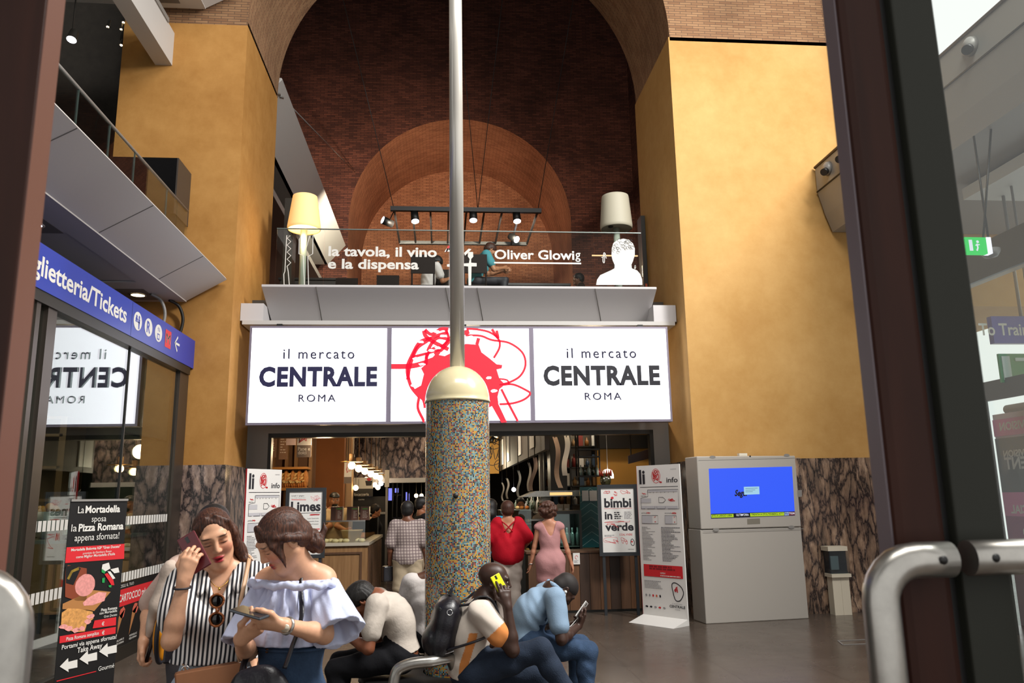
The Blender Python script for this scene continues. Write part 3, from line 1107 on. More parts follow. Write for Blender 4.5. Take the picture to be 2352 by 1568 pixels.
M_SIGNK = emat('lightbox_ink', '#1c1a3c', .25)
z2t('il mercato', 254, 238, 630, 236, 52, M_SIGNG, 0.0, 1.25)
z2t('il mercato', 256, 240, 632, 238, 52, M_SIGNG, 0.0, 1.25)
z2t('CENTRALE', 125, 382, 752, 380, 94, M_SIGNN, .045, 1.1)
z2t('ROMA', 335, 466, 530, 465, 37, M_SIGNG, 0.0, 1.3)
z2t('ROMA', 337, 468, 532, 467, 37, M_SIGNG, 0.0, 1.3)
z2t('il mercato', 1756, 234, 2123, 230, 52, M_SIGNG, 0.0, 1.25)
z2t('il mercato', 1758, 236, 2125, 232, 52, M_SIGNG, 0.0, 1.25)
z2t('CENTRALE', 1634, 376, 2252, 369, 94, M_SIGNK, .045, 1.1)
z2t('ROMA', 1852, 456, 2045, 453, 37, M_SIGNG, 0.0, 1.3)
z2t('ROMA', 1854, 458, 2047, 455, 37, M_SIGNG, 0.0, 1.3)


prw.build('lettering', r)
prw = Print((0, SY-.013, 0), (1, 0, 0), lift=.003)


def inside(pts):
    return [z2(*p) for p in pts]


def clip_panel(pts2):
    """keep print inside the middle panel"""
    return [np.array([min(max(p[0], m1+fr), m2-fr), min(max(p[1], sz0+fr), sz1-fr)]) for p in pts2]


blob = [(985, 380), (1000, 320), (985, 290), (1030, 250), (1060, 215), (1110, 225), (1150, 205), (1220, 160), (1290, 165), (1305, 205), (1345, 235), (1385, 268), (1415, 272), (1412, 290), (1385, 296), (1400, 345), (1430, 375), (1400, 400),
        (1390, 440), (1395, 480), (1440, 575), (1410, 578), (1360, 490), (1300, 520), (1200, 545), (1100, 540), (1010, 480), (960, 430), (950, 400)]
prw.poly(inside(blob), M_SIGNR)
prw.up()
for pts, w in (([(825, 280), (930, 278), (1000, 262), (1060, 240)], .075), ([(1005, 85), (1040, 110), (1090, 82), (1130, 82)], .05), ([(1040, 130), (980, 150), (940, 215), (912, 290), (930, 380), (975, 440)], .05),
               ([(1130, 100), (1060, 120), (1010, 150), (960, 190), (925, 280), (915, 350)], .05), ([(975, 440), (968, 500), (995, 560), (1003, 585)], .04), ([(985, 430), (1000, 470), (1005, 500)], .035),
               ([(1060, 220), (1110, 170), (1160, 120), (1240, 95)], .07), ([(1010, 240), (1040, 190), (1100, 170), (1130, 130), (1115, 85)], .04), ([(1010, 300), (1020, 200), (1070, 130), (1140, 140)], .05),
               ([(1225, 80), (1290, 85), (1350, 100), (1395, 135), (1400, 180), (1370, 235)], .032), ([(1220, 115), (1300, 118), (1360, 140), (1450, 155), (1520, 205), (1538, 270), (1510, 330), (1450, 365), (1400, 375)], .032),
               ([(1360, 82), (1392, 130), (1385, 90)], .04), ([(1400, 380), (1470, 375), (1540, 405), (1562, 425), (1530, 455), (1470, 475), (1400, 480)], .032), ([(1410, 400), (1450, 480), (1500, 575)], .035),
               ([(1395, 345), (1440, 352), (1450, 375)], .025), ([(1290, 130), (1280, 165)], .05), ([(1000, 90), (1010, 120), (1050, 150), (1130, 190)], .06), ([(940, 230), (1000, 215), (1090, 190)], .04)):
    prw.line(clip_panel([np.array(p) for p in smooth_path(inside(pts), 6)]), w, M_SIGNR)
prw.up()
for c in ((1070, 95), (1100, 118), (985, 150), (1000, 200), (955, 240), (990, 268), (1075, 182), (1100, 210), (1345, 340), (1372, 410), (1410, 462), (945, 380), (1250, 125), (1040, 195)):
    p = z2(*c)
    prw.disc(p, .045, .022, M_SIGNW, 9, .3, int(c[0]))
prw.build('scribble_logo', r)

# ---------------------------------------------------------------- giant floor lamps on the balcony


def floor_lamp(px0, px1, pxt0, pxt1, yt, yb, lit, label):
    Y = 12.05
    a_, b_ = at(px0, yb-8, Y=Y), at(px1, yb-8, Y=Y)
    t0, t1 = at(pxt0, yt+5, Y=Y), at(pxt1, yt+5, Y=Y)
    cx, z0, z1_ = (a_[0]+b_[0])/2, at((px0+px1)/2, yb-12, Y=Y)[2], t0[2]
    rb, rt = (b_[0]-a_[0])/2, (t1[0]-t0[0])/2
    r = root('floor_lamp', label, 'lamp', (cx, Y, 4.72))
    ms = mat('shade_lit', '#e8c890', .7, emit='#ffc878', estr=.55) if lit else mat('shade_unlit', '#b0ab98', .6)
    MB().lathe([(rb*.96, .0), (rb, .01), (rb*1.01, .05), (rt*1.03, z1_-z0-.05), (rt, z1_-z0-.01), (rt*.9, z1_-z0), (0, z1_-z0+.005)], (cx, Y, z0), 40).build('lamp_shade', ms, r)
    MB().lathe([(0, .012), (rb*.95, .012)], (cx, Y, z0), 32).build('diffuser', mat('diff_lit', '#f0d8a8', .6, emit='#ffd898', estr=1.6) if lit else mat('diff_unlit', '#8e8a7c', .6), r)
    MB().cyl((cx, Y, 4.74), (cx, Y, z0+.01), .052, n=18).build('pole', mat('lamp_pole', '#9fa79a', .35), r)
    MB().lathe([(.22, 0), (.22, .02), (.05, .03)], (cx, Y, 4.72), 28).build('base', mat('lamp_pole'), r)
    if not lit:
        MB().ball((cx-rb*.45, Y-rb*.4, z0+.0), .045, 10, sc=(1, 1, .3)).build('lamp_socket', M_BLACK, r)
    else:
        light('POINT', 'floor_lamp_glow', (cx, Y-.1, z0-.15), 16, (1, .75, .45), size=.12)


floor_lamp(660, 736, 671, 727, 445, 540, True, 'giant floor lamp with glowing cream shade on the balcony')
floor_lamp(1380, 1452, 1387, 1447, 445, 538, False, 'giant unlit floor lamp with grey shade behind the chef silhouette')

# ---------------------------------------------------------------- lighting rig in front of the niche
ra, rb_ = at(905, 484, Y=17), at(1235, 480, Y=17)
r = root('lighting_rig', 'black ladder-like lighting frame hung in front of the brick niche', 'lighting rig', ((ra[0]+rb_[0])/2, 18, ra[2]))
zr = (ra[2]+rb_[2])/2
MB().box(ra[0]-.08, rb_[0]+.08, 16.95, 17.05, zr-.05, zr+.05).build('front_rail', M_BLACK, r)
MB().box(ra[0], rb_[0], 19.35, 19.45, zr-.04, zr+.04).build('rear_rail', M_BLACK, r)
for k in range(9):
    x = ra[0]+(rb_[0]-ra[0])*k/8
    MB().box(x-.02, x+.02, 17, 19.4, zr-.03, zr+.03).build('cross_bar', M_BLACK, r)
for x, dx in ((ra[0], -.5), (ra[0]+1.9, .25), (rb_[0], .4), (ra[0]+1.9, -.15)):
    MB().cyl((x, 17, zr), (x+dx*5, 18.2, 18.6), .009, n=5).build('hanging_wire', M_DARK, r)
for i, (px, py, Y, tilt) in enumerate(((888, 509, 17.5, (-.9, -.5, .25)), (953, 500, 17, (.1, -.35, -1)), (1087, 498, 17, (0, -.35, -1)), (1187, 500, 17, (.05, -.35, -1)), (1181, 547, 18.6, (.5, -.6, -.5)))):
    c = at(px, py, Y=Y)
    d = unit(tilt)
    r = root('spotlight', ('black spotlight at one end of the rig turned sideways with bright face', 'black spotlight under the rig nearest the glowing lamp, pointing down', 'black spotlight just beside the pole pointing down from the rig', 'black spotlight at the far end of the rig rail pointing down', 'spotlight hung lower behind the rig facing the niche')[i], 'spotlight', (c[0], c[1], zr-.4), 'rig spotlights')
    MB().cyl(c-d*.16, c+d*.1, .085, .095, 16).build('lamp_body', M_BLACK, r)
    MB().lathe([(0, .105), (.085, .105)], c, 16, axis=d).build('lamp_lens', M_BULBW, r)
    MB().cyl(c-d*.05, (c[0] if i else ra[0]+.02, c[1] if i else 17.0, zr), .012, n=6).build('hanger', M_BLACK, r)
    if i in (0, 1, 3):
        light('SPOT', 'rig_beam', c+d*.2, 2300, (1, .85, .66), c+V3(-1.2 if i < 2 else .5, 8.5, 1.6), .08, spot=95, blend=.8)

# upper balcony running back on one side of the restaurant
r = root('balcony', 'long grey balcony edge running back beside the dark brick vault', 'balcony', (-3.2, 18, 8.4))
b = MB()
b.prism([(-2.9, 9.2), (-2.92, 9.23), (-3.1, 9.23), (-3.5, 8.9), (-3.5, 8.6), (-3.42, 8.6)], (0, 13.4, 0), (1, 0, 0), (0, 0, 1), (0, 9.6, 0))
b.build('fascia', M_WHITE, r)
MB().box(-8.7, -3.42, 14.3, 23.0, 8.6, 8.72).build('slab', M_WHITE, r)
MB().box(-8.7, -3.5, 14.3, 23.0, 7.9, 8.05).build('duct', M_GREY, r)
r = root('chain', 'thin steel cable with turnbuckle slung from the pier across the vault', 'cable', (-2.9, 13.3, 9))
a_, b_ = at(630, 205, Y=13.3), at(815, 395, Y=23.5)
MB().cyl(a_, b_, .012, n=6).build('cable', M_GREY, r)
d = b_-a_
for k in (.02, .045):
    MB().cyl(a_+d*k, a_+d*(k+.018), .028, n=6).build('turnbuckle', M_GREY, r)

# ---------------------------------------------------------------- market entrance frame
structure(MB().box(PX1, -2.62, 12.2, 12.34, 0, 2.78).build('door_1_frame', M_GREY))
structure(MB().box(3.33, PXR, 12.2, 12.34, 0, 2.78).build('door_2_frame', M_GREY))
structure(MB().box(-2.62, 3.33, 12.2, 12.34, 2.66, 2.78).build('trim_1', M_GREY))
structure(MB().box(-2.62, 3.33, 12.2, 12.4, 2.6, 2.665).build('trim_2', M_DARK))
structure(MB().box(-2.62, -2.57, 12.2, 12.34, 0, 2.66).build('door_3_jamb', M_DARK))
structure(MB().box(3.27, 3.33, 12.2, 12.34, 0, 2.66).build('door_4_jamb', M_DARK))


# ---------------------------------------------------------------- information boards
def info_board(pl, pr_, h, label, lab2=None):
    pl, pr_ = V3(*pl, 0), V3(*pr_, 0)
    ux = unit(pr_-pl)
    W = np.linalg.norm(pr_-pl)
    r = root('information_board', label, 'information board', (pl+pr_)/2, 'market information boards')
    nrm = np.cross(ux, V3(0, 0, 1))
    MB().obox((pl+pr_)/2+V3(0, 0, h/2)-nrm*.011, ux*W/2, -nrm*.01, V3(0, 0, h/2)).build('panel', M_WHITEP, r)
    b = MB()
    b.prism([(0, 0), (.30, 0), (.0, .075)], pl, nrm, V3(0, 0, 1), ux*W)
    b.build('foot', M_WHITEP, r)
    p = Print(pl, ux)
    p.uy = V3(0, 0, 1)
    px = lambda u, v: np.array([u*W, (1-.953*v)*h])
    T = lambda t, u0, v, u1, cap, m, bo=0: p.text(t, u0*W, (1-.953*v)*h, cap*h, m, bo, (u1-u0)*W)
    T('li', .06, .125, .2, .088, M_INK, .03)
    T('info', .70, .122, .95, .032, M_INK, .012)
    T('come', .8, .036, .93, .008, M_INKG)
    p.line([px(.07, .15), px(.95, .15)], .007, M_INK)
    rn = random.Random(8)
    c = px(.46, .075)
    p.line(smooth_path([c+np.array([.1*W*math.cos(t), .075*h*math.sin(t)*.62]) for t in np.linspace(0, 6.3, 9)], 4), .006, M_RED)
    p.scrib(*(c-np.array([.07*W, .035*h])), *(c+np.array([.07*W, .035*h])), 26, M_RED, .008, 5)
    p.scrib(*(px(.53, .128)), *(px(.6, .11)), 12, M_RED, .006, 6)
    # floor plans
    p.rect(*px(.24, .185), *px(.93, .172), mat('plan_grey', '#b9b8bc', .6))
    p.rect(*px(.08, .258), *px(.32, .228), mat('plan_grey'))
    p.rect(*px(.08, .30), *px(.92, .28), mat('plan_grey'))
    p.up()
    p.line([px(.25, .17), px(.95, .17), px(.95, .30), px(.7, .30)], .006, M_INK)
    p.line([px(.25, .17), px(.25, .215), px(.08, .225), px(.08, .30), px(.17, .30)], .006, M_INK)
    p.line([px(.22, .30), px(.4, .30), px(.4, .285)], .006, M_INK)
    p.line([px(.45, .285), px(.45, .30), px(.64, .30), px(.64, .285)], .006, M_INK)
    p.line([px(.5, .222), px(.6, .222), px(.66, .24), px(.6, .258), px(.5, .258)], .007, M_INK, closed=True)
    p.scrib(*px(.72, .25), *px(.88, .23), 14, M_RED, .005, 9)
    p.scrib(*px(.08, .2), *px(.2, .19), 8, M_RED, .005, 10)
    T('terra', .08, .215, .2, .008, M_INK)
    for u in (.3, .38, .46, .55, .64, .73, .84):
        p.text(str(rn.randint(1, 9)), u*W, (1-.953*.192)*h, .007*h, M_INK, .02)
    T('primo', .08, .332, .2, .009, M_INK)
    p.scrib(*px(.2, .334), *px(.3, .322), 8, M_RED, .005, 11)
    T('secondo', .62, .332, .78, .009, M_INK)
    p.scrib(*px(.78, .334), *px(.92, .322), 8, M_RED, .005, 12)
    for u0, u1 in ((.08, .46), (.62, .88)):
        p.rect(*px(u0, .40), *px(u0+(u1-u0)*.65, .345), mat('plan_grey'))
        p.line([px(u0, .345), px(u1, .345), px(u1, .40), px(u0, .40)], .006, M_INK, closed=True)
        p.up()
        p.scrib(*px(u0+(u1-u0)*.75, .36), *px(u0+(u1-u0)*.92, .352), 4, M_RED, .004, 13)
        p.scrib(*px(u0+(u1-u0)*.75, .392), *px(u0+(u1-u0)*.92, .385), 4, M_RED, .004, 14)
    p.lines(.07*W, .40*W, (1-.953*.65)*h, (1-.953*.42)*h, 24, M_INKG, .0035*h, 1, .3, 4)
    p.lines(.52*W, .95*W, (1-.953*.65)*h, (1-.953*.42)*h, 24, mat('ink_mid', '#6a696e', .6), .0038*h, 2, .4, 3)
    p.rect(*px(.07, .755), *px(.95, .675), M_RED)
    p.up()
    p.lines(.2*W, .8*W, (1-.953*.71)*h, (1-.953*.68)*h, 2, mat('print_red_dark', '#7c1a20', .5), .011*h, 3, .8)
    T('OPEN', .45, .733, .56, .009, M_LETTER, .02)
    p.lines(.45*W, .93*W, (1-.953*.75)*h, (1-.953*.74)*h, 1, M_LETTER, .006*h, 4, .9)
    p.lines(.07*W, .5*W, (1-.953*.835)*h, (1-.953*.78)*h, 6, M_INKG, .0035*h, 5, .7, 6)
    for k in range(5):
        p.disc(px(.1+.08*k, .88), .02*W, .008*h, (M_INKG, M_INKG, M_RED, mat('print_orange', '#c8603c', .5), M_INK)[k], 10, .2, k)
    for k in range(5):
        p.disc(px(.1+.1*k, .955), .03*W, .006*h, (M_INK, M_INK, M_INKG, M_RED, M_INKG)[k], 10, .2, k)
    p.line([px(.70, .795), px(.78, .785), px(.9, .81), px(.94, .85), px(.86, .895), px(.76, .895), px(.71, .84)], .012, M_INK, 5, True)
    p.scrib(*px(.73, .845), *px(.82, .81), 16, M_RED, .008, 15)
    T('il mercato', .68, .922, .9, .007, M_INKG)
    T('CENTRALE', .62, .945, .96, .015, M_INK, .02)
    T('ROMA', .74, .96, .85, .007, M_INKG)
    p.build('print', r)
    e = MB()
    e.obox(pl+V3(0, 0, h/2)-nrm*.011-ux*.002, ux*.0012, nrm*.0105, V3(0, 0, h/2))
    e.build('red_edge', M_RED, r)
    return r


rb0, rb1 = at(1478, 1423, Z=0), at(1581, 1437, Z=0)
hb = at(1464, 1070, Y=rb0[1])[2]
info_board(rb0[:2], rb1[:2], hb, 'white info board standing beside the kiosk with the blue screen')
lb0, lb1 = at(560, 1250, Y=10.3), at(641, 1250, Y=10.85)
info_board(lb0[:2], lb1[:2], at(557, 1076, Y=10.3)[2], 'white info board standing beside the veined marble pier, behind the two women')


def poster(px, py, px2, py2, Y, name, label, draw, turn=0.0):
    a_, b_ = at(px, py2, Y=Y), at(px2, py2, Y=Y)
    zt_ = at(px, py, Y=Y)[2]
    W, z0 = b_[0]-a_[0], a_[2]
    h = zt_-z0
    c = V3((a_[0]+b_[0])/2, Y, 0)
    ux = V3(math.cos(turn), math.sin(turn), 0)
    nn = np.cross(ux, V3(0, 0, 1))
    r = root(name, label, 'poster', c, 'framed posters at the market entrance')
    MB().obox(c+V3(0, 0, z0+h/2), ux*W/2, nn*.02, V3(0, 0, h/2)).build('backing', M_BLACK, r)
    f = .05
    b = MB()
    for s in (-1, 1):
        b.obox(c+ux*s*(W/2-f/2)+V3(0, 0, z0+h/2)+nn*.025, ux*f/2, nn*.015, V3(0, 0, h/2))
        b.obox(c+V3(0, 0, z0+h/2+s*(h/2-f/2))+nn*.025, ux*(W/2-f), nn*.015, V3(0, 0, f/2))
    b.build('frame', mat('poster_frame', '#23262a', .4), r)
    for s in (-1, 1):
        MB().obox(c+ux*s*(W/2-.06)+V3(0, 0, z0/2)-nn*.0, ux*.02, nn*.02, V3(0, 0, z0/2)).build('leg', mat('poster_frame'), r)
    p = Print(c-ux*(W/2-f)+V3(0, 0, z0+f)+nn*.02, ux)
    w2, h2 = W-2*f, h-2*f
    p.rect(0, 0, w2, h2, M_WHITEP)
    p.up()
    draw(p, w2, h2)
    p.build('print', r)


def d_limes(p, w, h):
    p.text('lunedi 11 giugno', .06*w, .925*h, .02*h, M_INK, .01, .38*w)
    p.text('ore 19.00 / Spazio Fare', .06*w, .89*h, .016*h, M_INKG, 0, .42*w)
    p.line([(.06*w, .872*h), (.5*w, .866*h)], .008, M_RED, 3)
    p.text('Limes', .05*w, .69*h, .145*h, M_INK, .035, .9*w)
    p.line([(.05*w, .655*h), (.95*w, .655*h)], .007, M_INK)
    p.scrib(.64*w, .84*h, .94*w, .94*h, 18, mat('print_pink', '#d88a90', .6), .004, 3)
    p.scrib(.6*w, .617*h, .95*w, .635*h, 16, M_RED, .006, 4)
    p.lines(.07*w, .45*w, .42*h, .62*h, 9, mat('print_pink'), .013*h, 6)
    for k, t in enumerate(('Lucio Caracciolo', 'Alessandro Aresu', 'Giuseppe Provenzano')):
        p.text(t, .56*w, (.56-.045*k)*h, .018*h, M_INK, .01, .34*w)
    p.line([(.6*w, .3*h), (.62*w, .42*h), (.65*w, .31*h), (.68*w, .42*h), (.7*w, .3*h)], .01, M_RED, 4)
    p.line([(.75*w, .4*h), (.95*w, .4*h), (.75*w, .36*h), (.95*w, .33*h), (.85*w, .22*h), (.75*w, .18*h), (.92*w, .2*h)], .008, M_RED, 4)
    p.text('CENTRALE', .68*w, .05*h, .016*h, M_INK, .015, .24*w)


def d_bimbi(p, w, h):
    p.text('bimbi', .09*w, .70*h, .135*h, M_INK, .035, .82*w)
    p.text('in', .09*w, .515*h, .115*h, M_INK, .035, .23*w)
    p.text('verde', .09*w, .335*h, .115*h, M_INK, .035, .86*w)
    p.line([(.08*w, .68*h), (.92*w, .68*h)], .005, M_RED)
    p.lines(.38*w, .64*w, .51*h, .63*h, 4, M_INK, .018*h, 4, .6)
    p.lines(.68*w, .92*w, .51*h, .63*h, 6, M_INKG, .012*h, 5, .7)
    p.text('E DAL VIVERE', .52*w, .255*h, .03*h, M_RED, .015, .38*w)
    for k, (a, b, c, d) in enumerate(((.06, .9, .3, .96), (.38, .87, .52, .97), (.6, .9, .9, .96), (.06, .46, .9, .49), (.1, .37, .5, .45), (.55, .09, .75, .23), (.06, .13, .48, .2))):
        p.scrib(a*w, b*h, c*w, d*h, 9, M_RED, .005, 20+k)
    p.disc((.34*w, .845*h), .045*w, .02*h, M_RED, 12, .15, 1)
    p.line([(.06*w, .16*h), (.4*w, .16*h), (.45*w, .2*h), (.4*w, .23*h), (.07*w, .22*h)], .006, mat('print_pink'), 4, True)
    p.line([(.9*w, .2*h), (.95*w, .15*h), (.92*w, .1*h), (.85*w, .12*h), (.85*w, .18*h)], .009, M_INK, 5, True)
    p.disc((.88*w, .16*h), .025*w, .015*h, M_RED, 10, .2, 2)
    p.lines(.06*w, .4*w, .24*h, .27*h, 2, M_INKG, .01*h, 6)
    p.text('CENTRALE', .75*w, .035*h, .014*h, M_INK, .015, .18*w)


poster(652, 1121, 745, 1283, 11.35, 'framed_poster', 'black-framed white poster beside the bakery counter, behind the woman in blue', d_limes, .1)
poster(1378, 1113, 1469, 1277, 11.4, 'framed_poster', 'black-framed white poster reading bimbi in verde at the market entrance', d_bimbi, -.12)

# ---------------------------------------------------------------- kiosk with screen
ka, kb = at(1622, 1433, Z=0), at(1858, 1420, Z=0)
ux = unit(kb-ka)
kn = np.cross(ux, V3(0, 0, 1))
W = np.linalg.norm(kb-ka)
h = at(1602, 1047, Y=ka[1])[2]
r = root('screen_kiosk', 'tall white kiosk cabinet with a blue news screen', 'kiosk', (ka+kb)/2)
M_KIOSK = mat('kiosk_paint', '#aaa49c', .4)
zc = at(1614, 1216, Y=ka[1])[2]
kc = (ka+kb)/2
MB().obox(kc-kn*.19+V3(0, 0, zc/2), ux*W/2, kn*.19, V3(0, 0, zc/2)).build('base_cabinet', M_KIOSK, r, bevel=.01)
MB().obox(kc-kn*.175+V3(0, 0, (h+zc)/2), ux*(W/2-.005), kn*.19, V3(0, 0, (h-zc)/2-.004)).build('screen_housing', M_KIOSK, r, bevel=.012)
p = Print(ka+kn*.015, ux)
k5 = lambda x, y: p.L(1400+x/3.563, 1020+y/3.563)
p.line([k5(728, 132), k5(1556, 112)], .006, M_GREY)
p.line([k5(768, 715), k5(1590, 690)], .006, M_GREY)
for c in ((843, 105), (1450, 90), (872, 698), (1488, 676)):
    p.disc(k5(*c), .045, .02, M_GREY, 14)
p.disc(k5(1150, 98), .012, .012, M_BLACK)
p.poly([k5(1126, 610), k5(1230, 606), k5(1232, 650), k5(1128, 655)], mat('plate_gold', '#8b8578', .4, .4))
p.poly([k5(1535, 375), k5(1572, 373), k5(1574, 428), k5(1540, 432)], M_GREY)
p.build('fittings', r)
p = Print(ka+kn*.015, ux, lift=.006)
MB_ = MB()
sc4 = [k5(812, 200), k5(1492, 182), k5(1516, 580), k5(830, 606)]
MB_.prism([tuple(q) for q in sc4], p.o, ux, V3(0, 0, 1), kn*.004)
MB_.build('screen', emat('screen_blue', '#2f5cff', .95), r)
E_INK = emat('screen_ink', '#101434', .3)
E_YEL = emat('screen_lime', '#b4d420', .9)
E_WHT = emat('screen_white', '#f0f4ff', .9)
E_BLK = mat('screen_black', '#050508', .4)
p.text('Segui', *k5(1022, 422), .075, E_INK, .04, .18, skew=.25)
p.poly([k5(828, 570), k5(1514, 548), k5(1516, 580), k5(830, 606)], E_BLK)
p.up()
p.poly([k5(1097, 348), k5(1223, 345), k5(1226, 408), k5(1100, 413)], emat('screen_popup', '#a8d8f0', .9))
p.poly([k5(830, 576), k5(1012, 570), k5(1014, 596), k5(832, 601)], E_YEL)
p.poly([k5(1148, 564), k5(1424, 555), k5(1427, 582), k5(1150, 591)], E_YEL)
p.poly([k5(1428, 556), k5(1464, 554), k5(1466, 580), k5(1430, 582)], emat('screen_sky', '#9fb4e8', .8))
p.poly([k5(1464, 554), k5(1514, 552), k5(1516, 578), k5(1466, 580)], emat('screen_maroon', '#7a1430', .6))
p.up()
for t, a_, b_, c_, m in (('ATE A LARGO LIBIA', (834, 594), (1002, 588), 14, E_INK), ("ULTIM'ORA", (1036, 588), (1138, 584), 16, E_WHT), ('TRENTA A STOLTENBERG: ATT', (1158, 583), (1418, 574), 14, E_INK), ('sky', (1432, 574), (1462, 573), 12, E_INK), ('TG24', (1468, 574), (1512, 572), 15, E_WHT)):
    A_, B_ = k5(*a_), k5(*b_)
    p.text(t, A_[0], A_[1]+.002, c_/3.563*.0062, m, .015, B_[0]-A_[0])
for k in range(3):
    p.line([k5(1110, 362+14*k), k5(1210-20*k, 359+14*k)], .006, emat('screen_grey', '#6c8ca0', .7))
p.build('screen_picture', r)
MB().obox(kc-kn*.1+V3(0, 0, h+.02), ux*.06, kn*.03, V3(0, 0, .018)).build('warning_lamp', mat('kiosk_lamp', '#d8d2c2', .3), r)

# pedestal with glass-front box by the marble dado
c = at(1945, 1414, Z=0)
r = root('call_box', 'slim white pedestal with a glass-front box against the marble dado', 'pedestal', (c[0], 10.8, 0))
pw = .14
zb0, zb1 = at(1945, 1325, Y=10.75)[2], at(1945, 1254, Y=10.75)[2]
MB().box(c[0]-pw+.02, c[0]+.001, 10.78, 10.93, 0, zb0).build('post', mat('pedestal_white', '#d6ccb8', .5), r)
MB().box(c[0]+.003, c[0]+pw-.02, 10.78, 10.93, 0, zb0).build('post', mat('pedestal_white'), r)
MB().box(c[0]-pw, c[0]+pw, 10.74, 10.95, zb0, zb0+.045).build('box_base', mat('pedestal_white'), r)
MB().box(c[0]-pw-.02, c[0]+pw-.02, 10.74, 10.95, zb1-.06, zb1).build('box_lid', mat('pedestal_white'), r)
MB().box(c[0]-pw+.01, c[0]+pw-.02, 10.8, 10.95, zb0+.045, zb1-.06).build('box_body', mat('call_box_dark', '#20242a', .25), r)
MB().box(c[0]-pw, c[0]+pw-.01, 10.745, 10.752, zb0+.045, zb1-.06).build('box_glass', M_GLASS, r)
MB().box(c[0]-.12, c[0]-.01, 10.77, 10.8, zb0+.1, zb1-.13).build('call_panel', mat('call_panel', '#5b6a70', .4), r)
q = [at(x, y, Z=.004) for x, y in ((1925, 1471), (1990, 1468), (2003, 1477), (1936, 1480))]
r = root('floor_hatch', 'thin metal outline of a hatch in the polished floor before the pedestal', 'hatch', sum(q)/4)
b = MB()
for i in range(4):
    a_, d_ = q[i], q[(i+1) % 4]
    b.obox((a_+d_)/2, (d_-a_)/2, np.cross(unit(d_-a_), V3(0, 0, 1))*.008, V3(0, 0, .003))
b.build('hatch_rim', M_GREY, r)
# ---------------------------------------------------------------- market hall seen through the entrance
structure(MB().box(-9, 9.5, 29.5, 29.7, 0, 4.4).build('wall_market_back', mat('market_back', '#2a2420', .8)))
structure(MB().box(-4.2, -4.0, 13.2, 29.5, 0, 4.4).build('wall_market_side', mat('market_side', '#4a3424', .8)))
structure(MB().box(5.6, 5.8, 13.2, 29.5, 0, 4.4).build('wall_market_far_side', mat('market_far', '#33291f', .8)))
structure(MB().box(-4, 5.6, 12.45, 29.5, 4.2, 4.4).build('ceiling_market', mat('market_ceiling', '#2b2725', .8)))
ML = light
ML('POINT', 'bakery_lamp', (-2.0, 13.6, 2.5), 34, (1, .72, .42), size=.12)
ML('POINT', 'counter_lamp', (-1.7, 13.0, 1.62), 5, (1, .75, .42), size=.08)
ML('POINT', 'display_lamp', (-.9, 14.2, 1.5), 8, (1, .75, .42), size=.08)
ML('POINT', 'aisle_fill', (.5, 16.5, 3.6), 130, (1, .84, .62), size=.2)  # added fill light without a fixture, lifts the dark aisle
ML('POINT', 'far_wall_fill', (1.2, 21.5, 2.6), 90, (1, .86, .6), size=.2)  # added fill light without a fixture, lifts the dark rear
ML('POINT', 'kitchen_fill', (2.9, 14.6, 3.5), 40, (1, .86, .65), size=.15)  # added fill light without a fixture, brightens the wall behind the fascia
ML('POINT', 'stall_lamp', (2.6, 13.0, 3.4), 40, (1, .78, .5), size=.1)

# bakery counter
X0, X1 = -2.6, at(843, 1300, Y=12.6)[0]
r = root('bakery_counter', 'wooden bakery counter with pale stone top', 'counter', (X0/2+X1/2, 13.5, 0))
MB().box(X0, X1, 12.62, 13.2, .08, .965).box(X1-.38, X1, 13.2, 15.4, .08, .965).build('counter_body', M_OAK, r)
MB().box(X0, X1-.04, 12.7, 13.2, 0, .08).box(X1-.34, X1-.04, 13.2, 15.4, 0, .08).build('plinth', M_DARK, r)
MB().box(X0-.02, X1+.03, 12.58, 13.22, .965, 1.01).box(X1-.40, X1+.03, 13.22, 15.4, .965, 1.01).build('counter_top', mat('stone_top', '#b3aa9a', .3), r)
b = MB()
for (xa, xb) in ((X0+.1, X0+.62), (X0+.75, X1-.08)):
    for q in ((xa, xb, .84, .87), (xa, xb, .14, .17), (xa, xa+.03, .17, .84), (xb-.03, xb, .17, .84)):
        b.box(q[0], q[1], 12.6, 12.625, q[2], q[3])
tag(b.build('panel_moulding', M_WALNUT, r), kind='structure')
b = MB()
for k in range(10):
    b.box(X1, X1+.02, 12.75+k*.26, 12.93+k*.26, .1, .93)
b.build('side_slats', M_WALNUT, r)
r = root('glass_display', 'glass display case of pastries on the bakery counter', 'display case', (-1.7, 13, 1.01))
MB().box(X0+.02, X1-.05, 12.72, 12.728, 1.01, 1.33).build('front_glass', M_GLASS, r)
MB().box(X1-.058, X1-.05, 12.73, 15.3, 1.01, 1.33).build('side_glass', M_GLASS, r)
MB().box(X0+.02, X1-.05, 12.72, 13.2, 1.33, 1.338).build('top_glass', M_GLASS, r)
MB().box(X1-.38, X1-.05, 13.2, 15.3, 1.33, 1.338).build('top_glass', M_GLASS, r)
MB().box(X0+.02, X1-.05, 12.71, 12.73, 1.325, 1.345).build('edge_trim', M_STEEL, r)
M_CRUST = mat('bread_crust', '#b4773a', .75, noise=.35, nscale=18, bump=.4)
M_DOUGH = mat('pale_dough', '#d8c08e', .8, noise=.15, nscale=20)
r = root('bucket', 'beige tapered bucket in the bakery display', 'bucket', (at(808, 1225, Y=12.95)[0], 12.95, 1.01))
c = V3(at(808, 1225, Y=12.95)[0], 12.95, 1.01)
MB().lathe([(.0, .0), (.12, .0), (.17, .17), (.175, .17), (.175, .18), (.16, .18), (.11, .02)], c, 22).build('bucket_wall', mat('bucket_beige', '#c8a878', .6), r)
rn = random.Random(11)
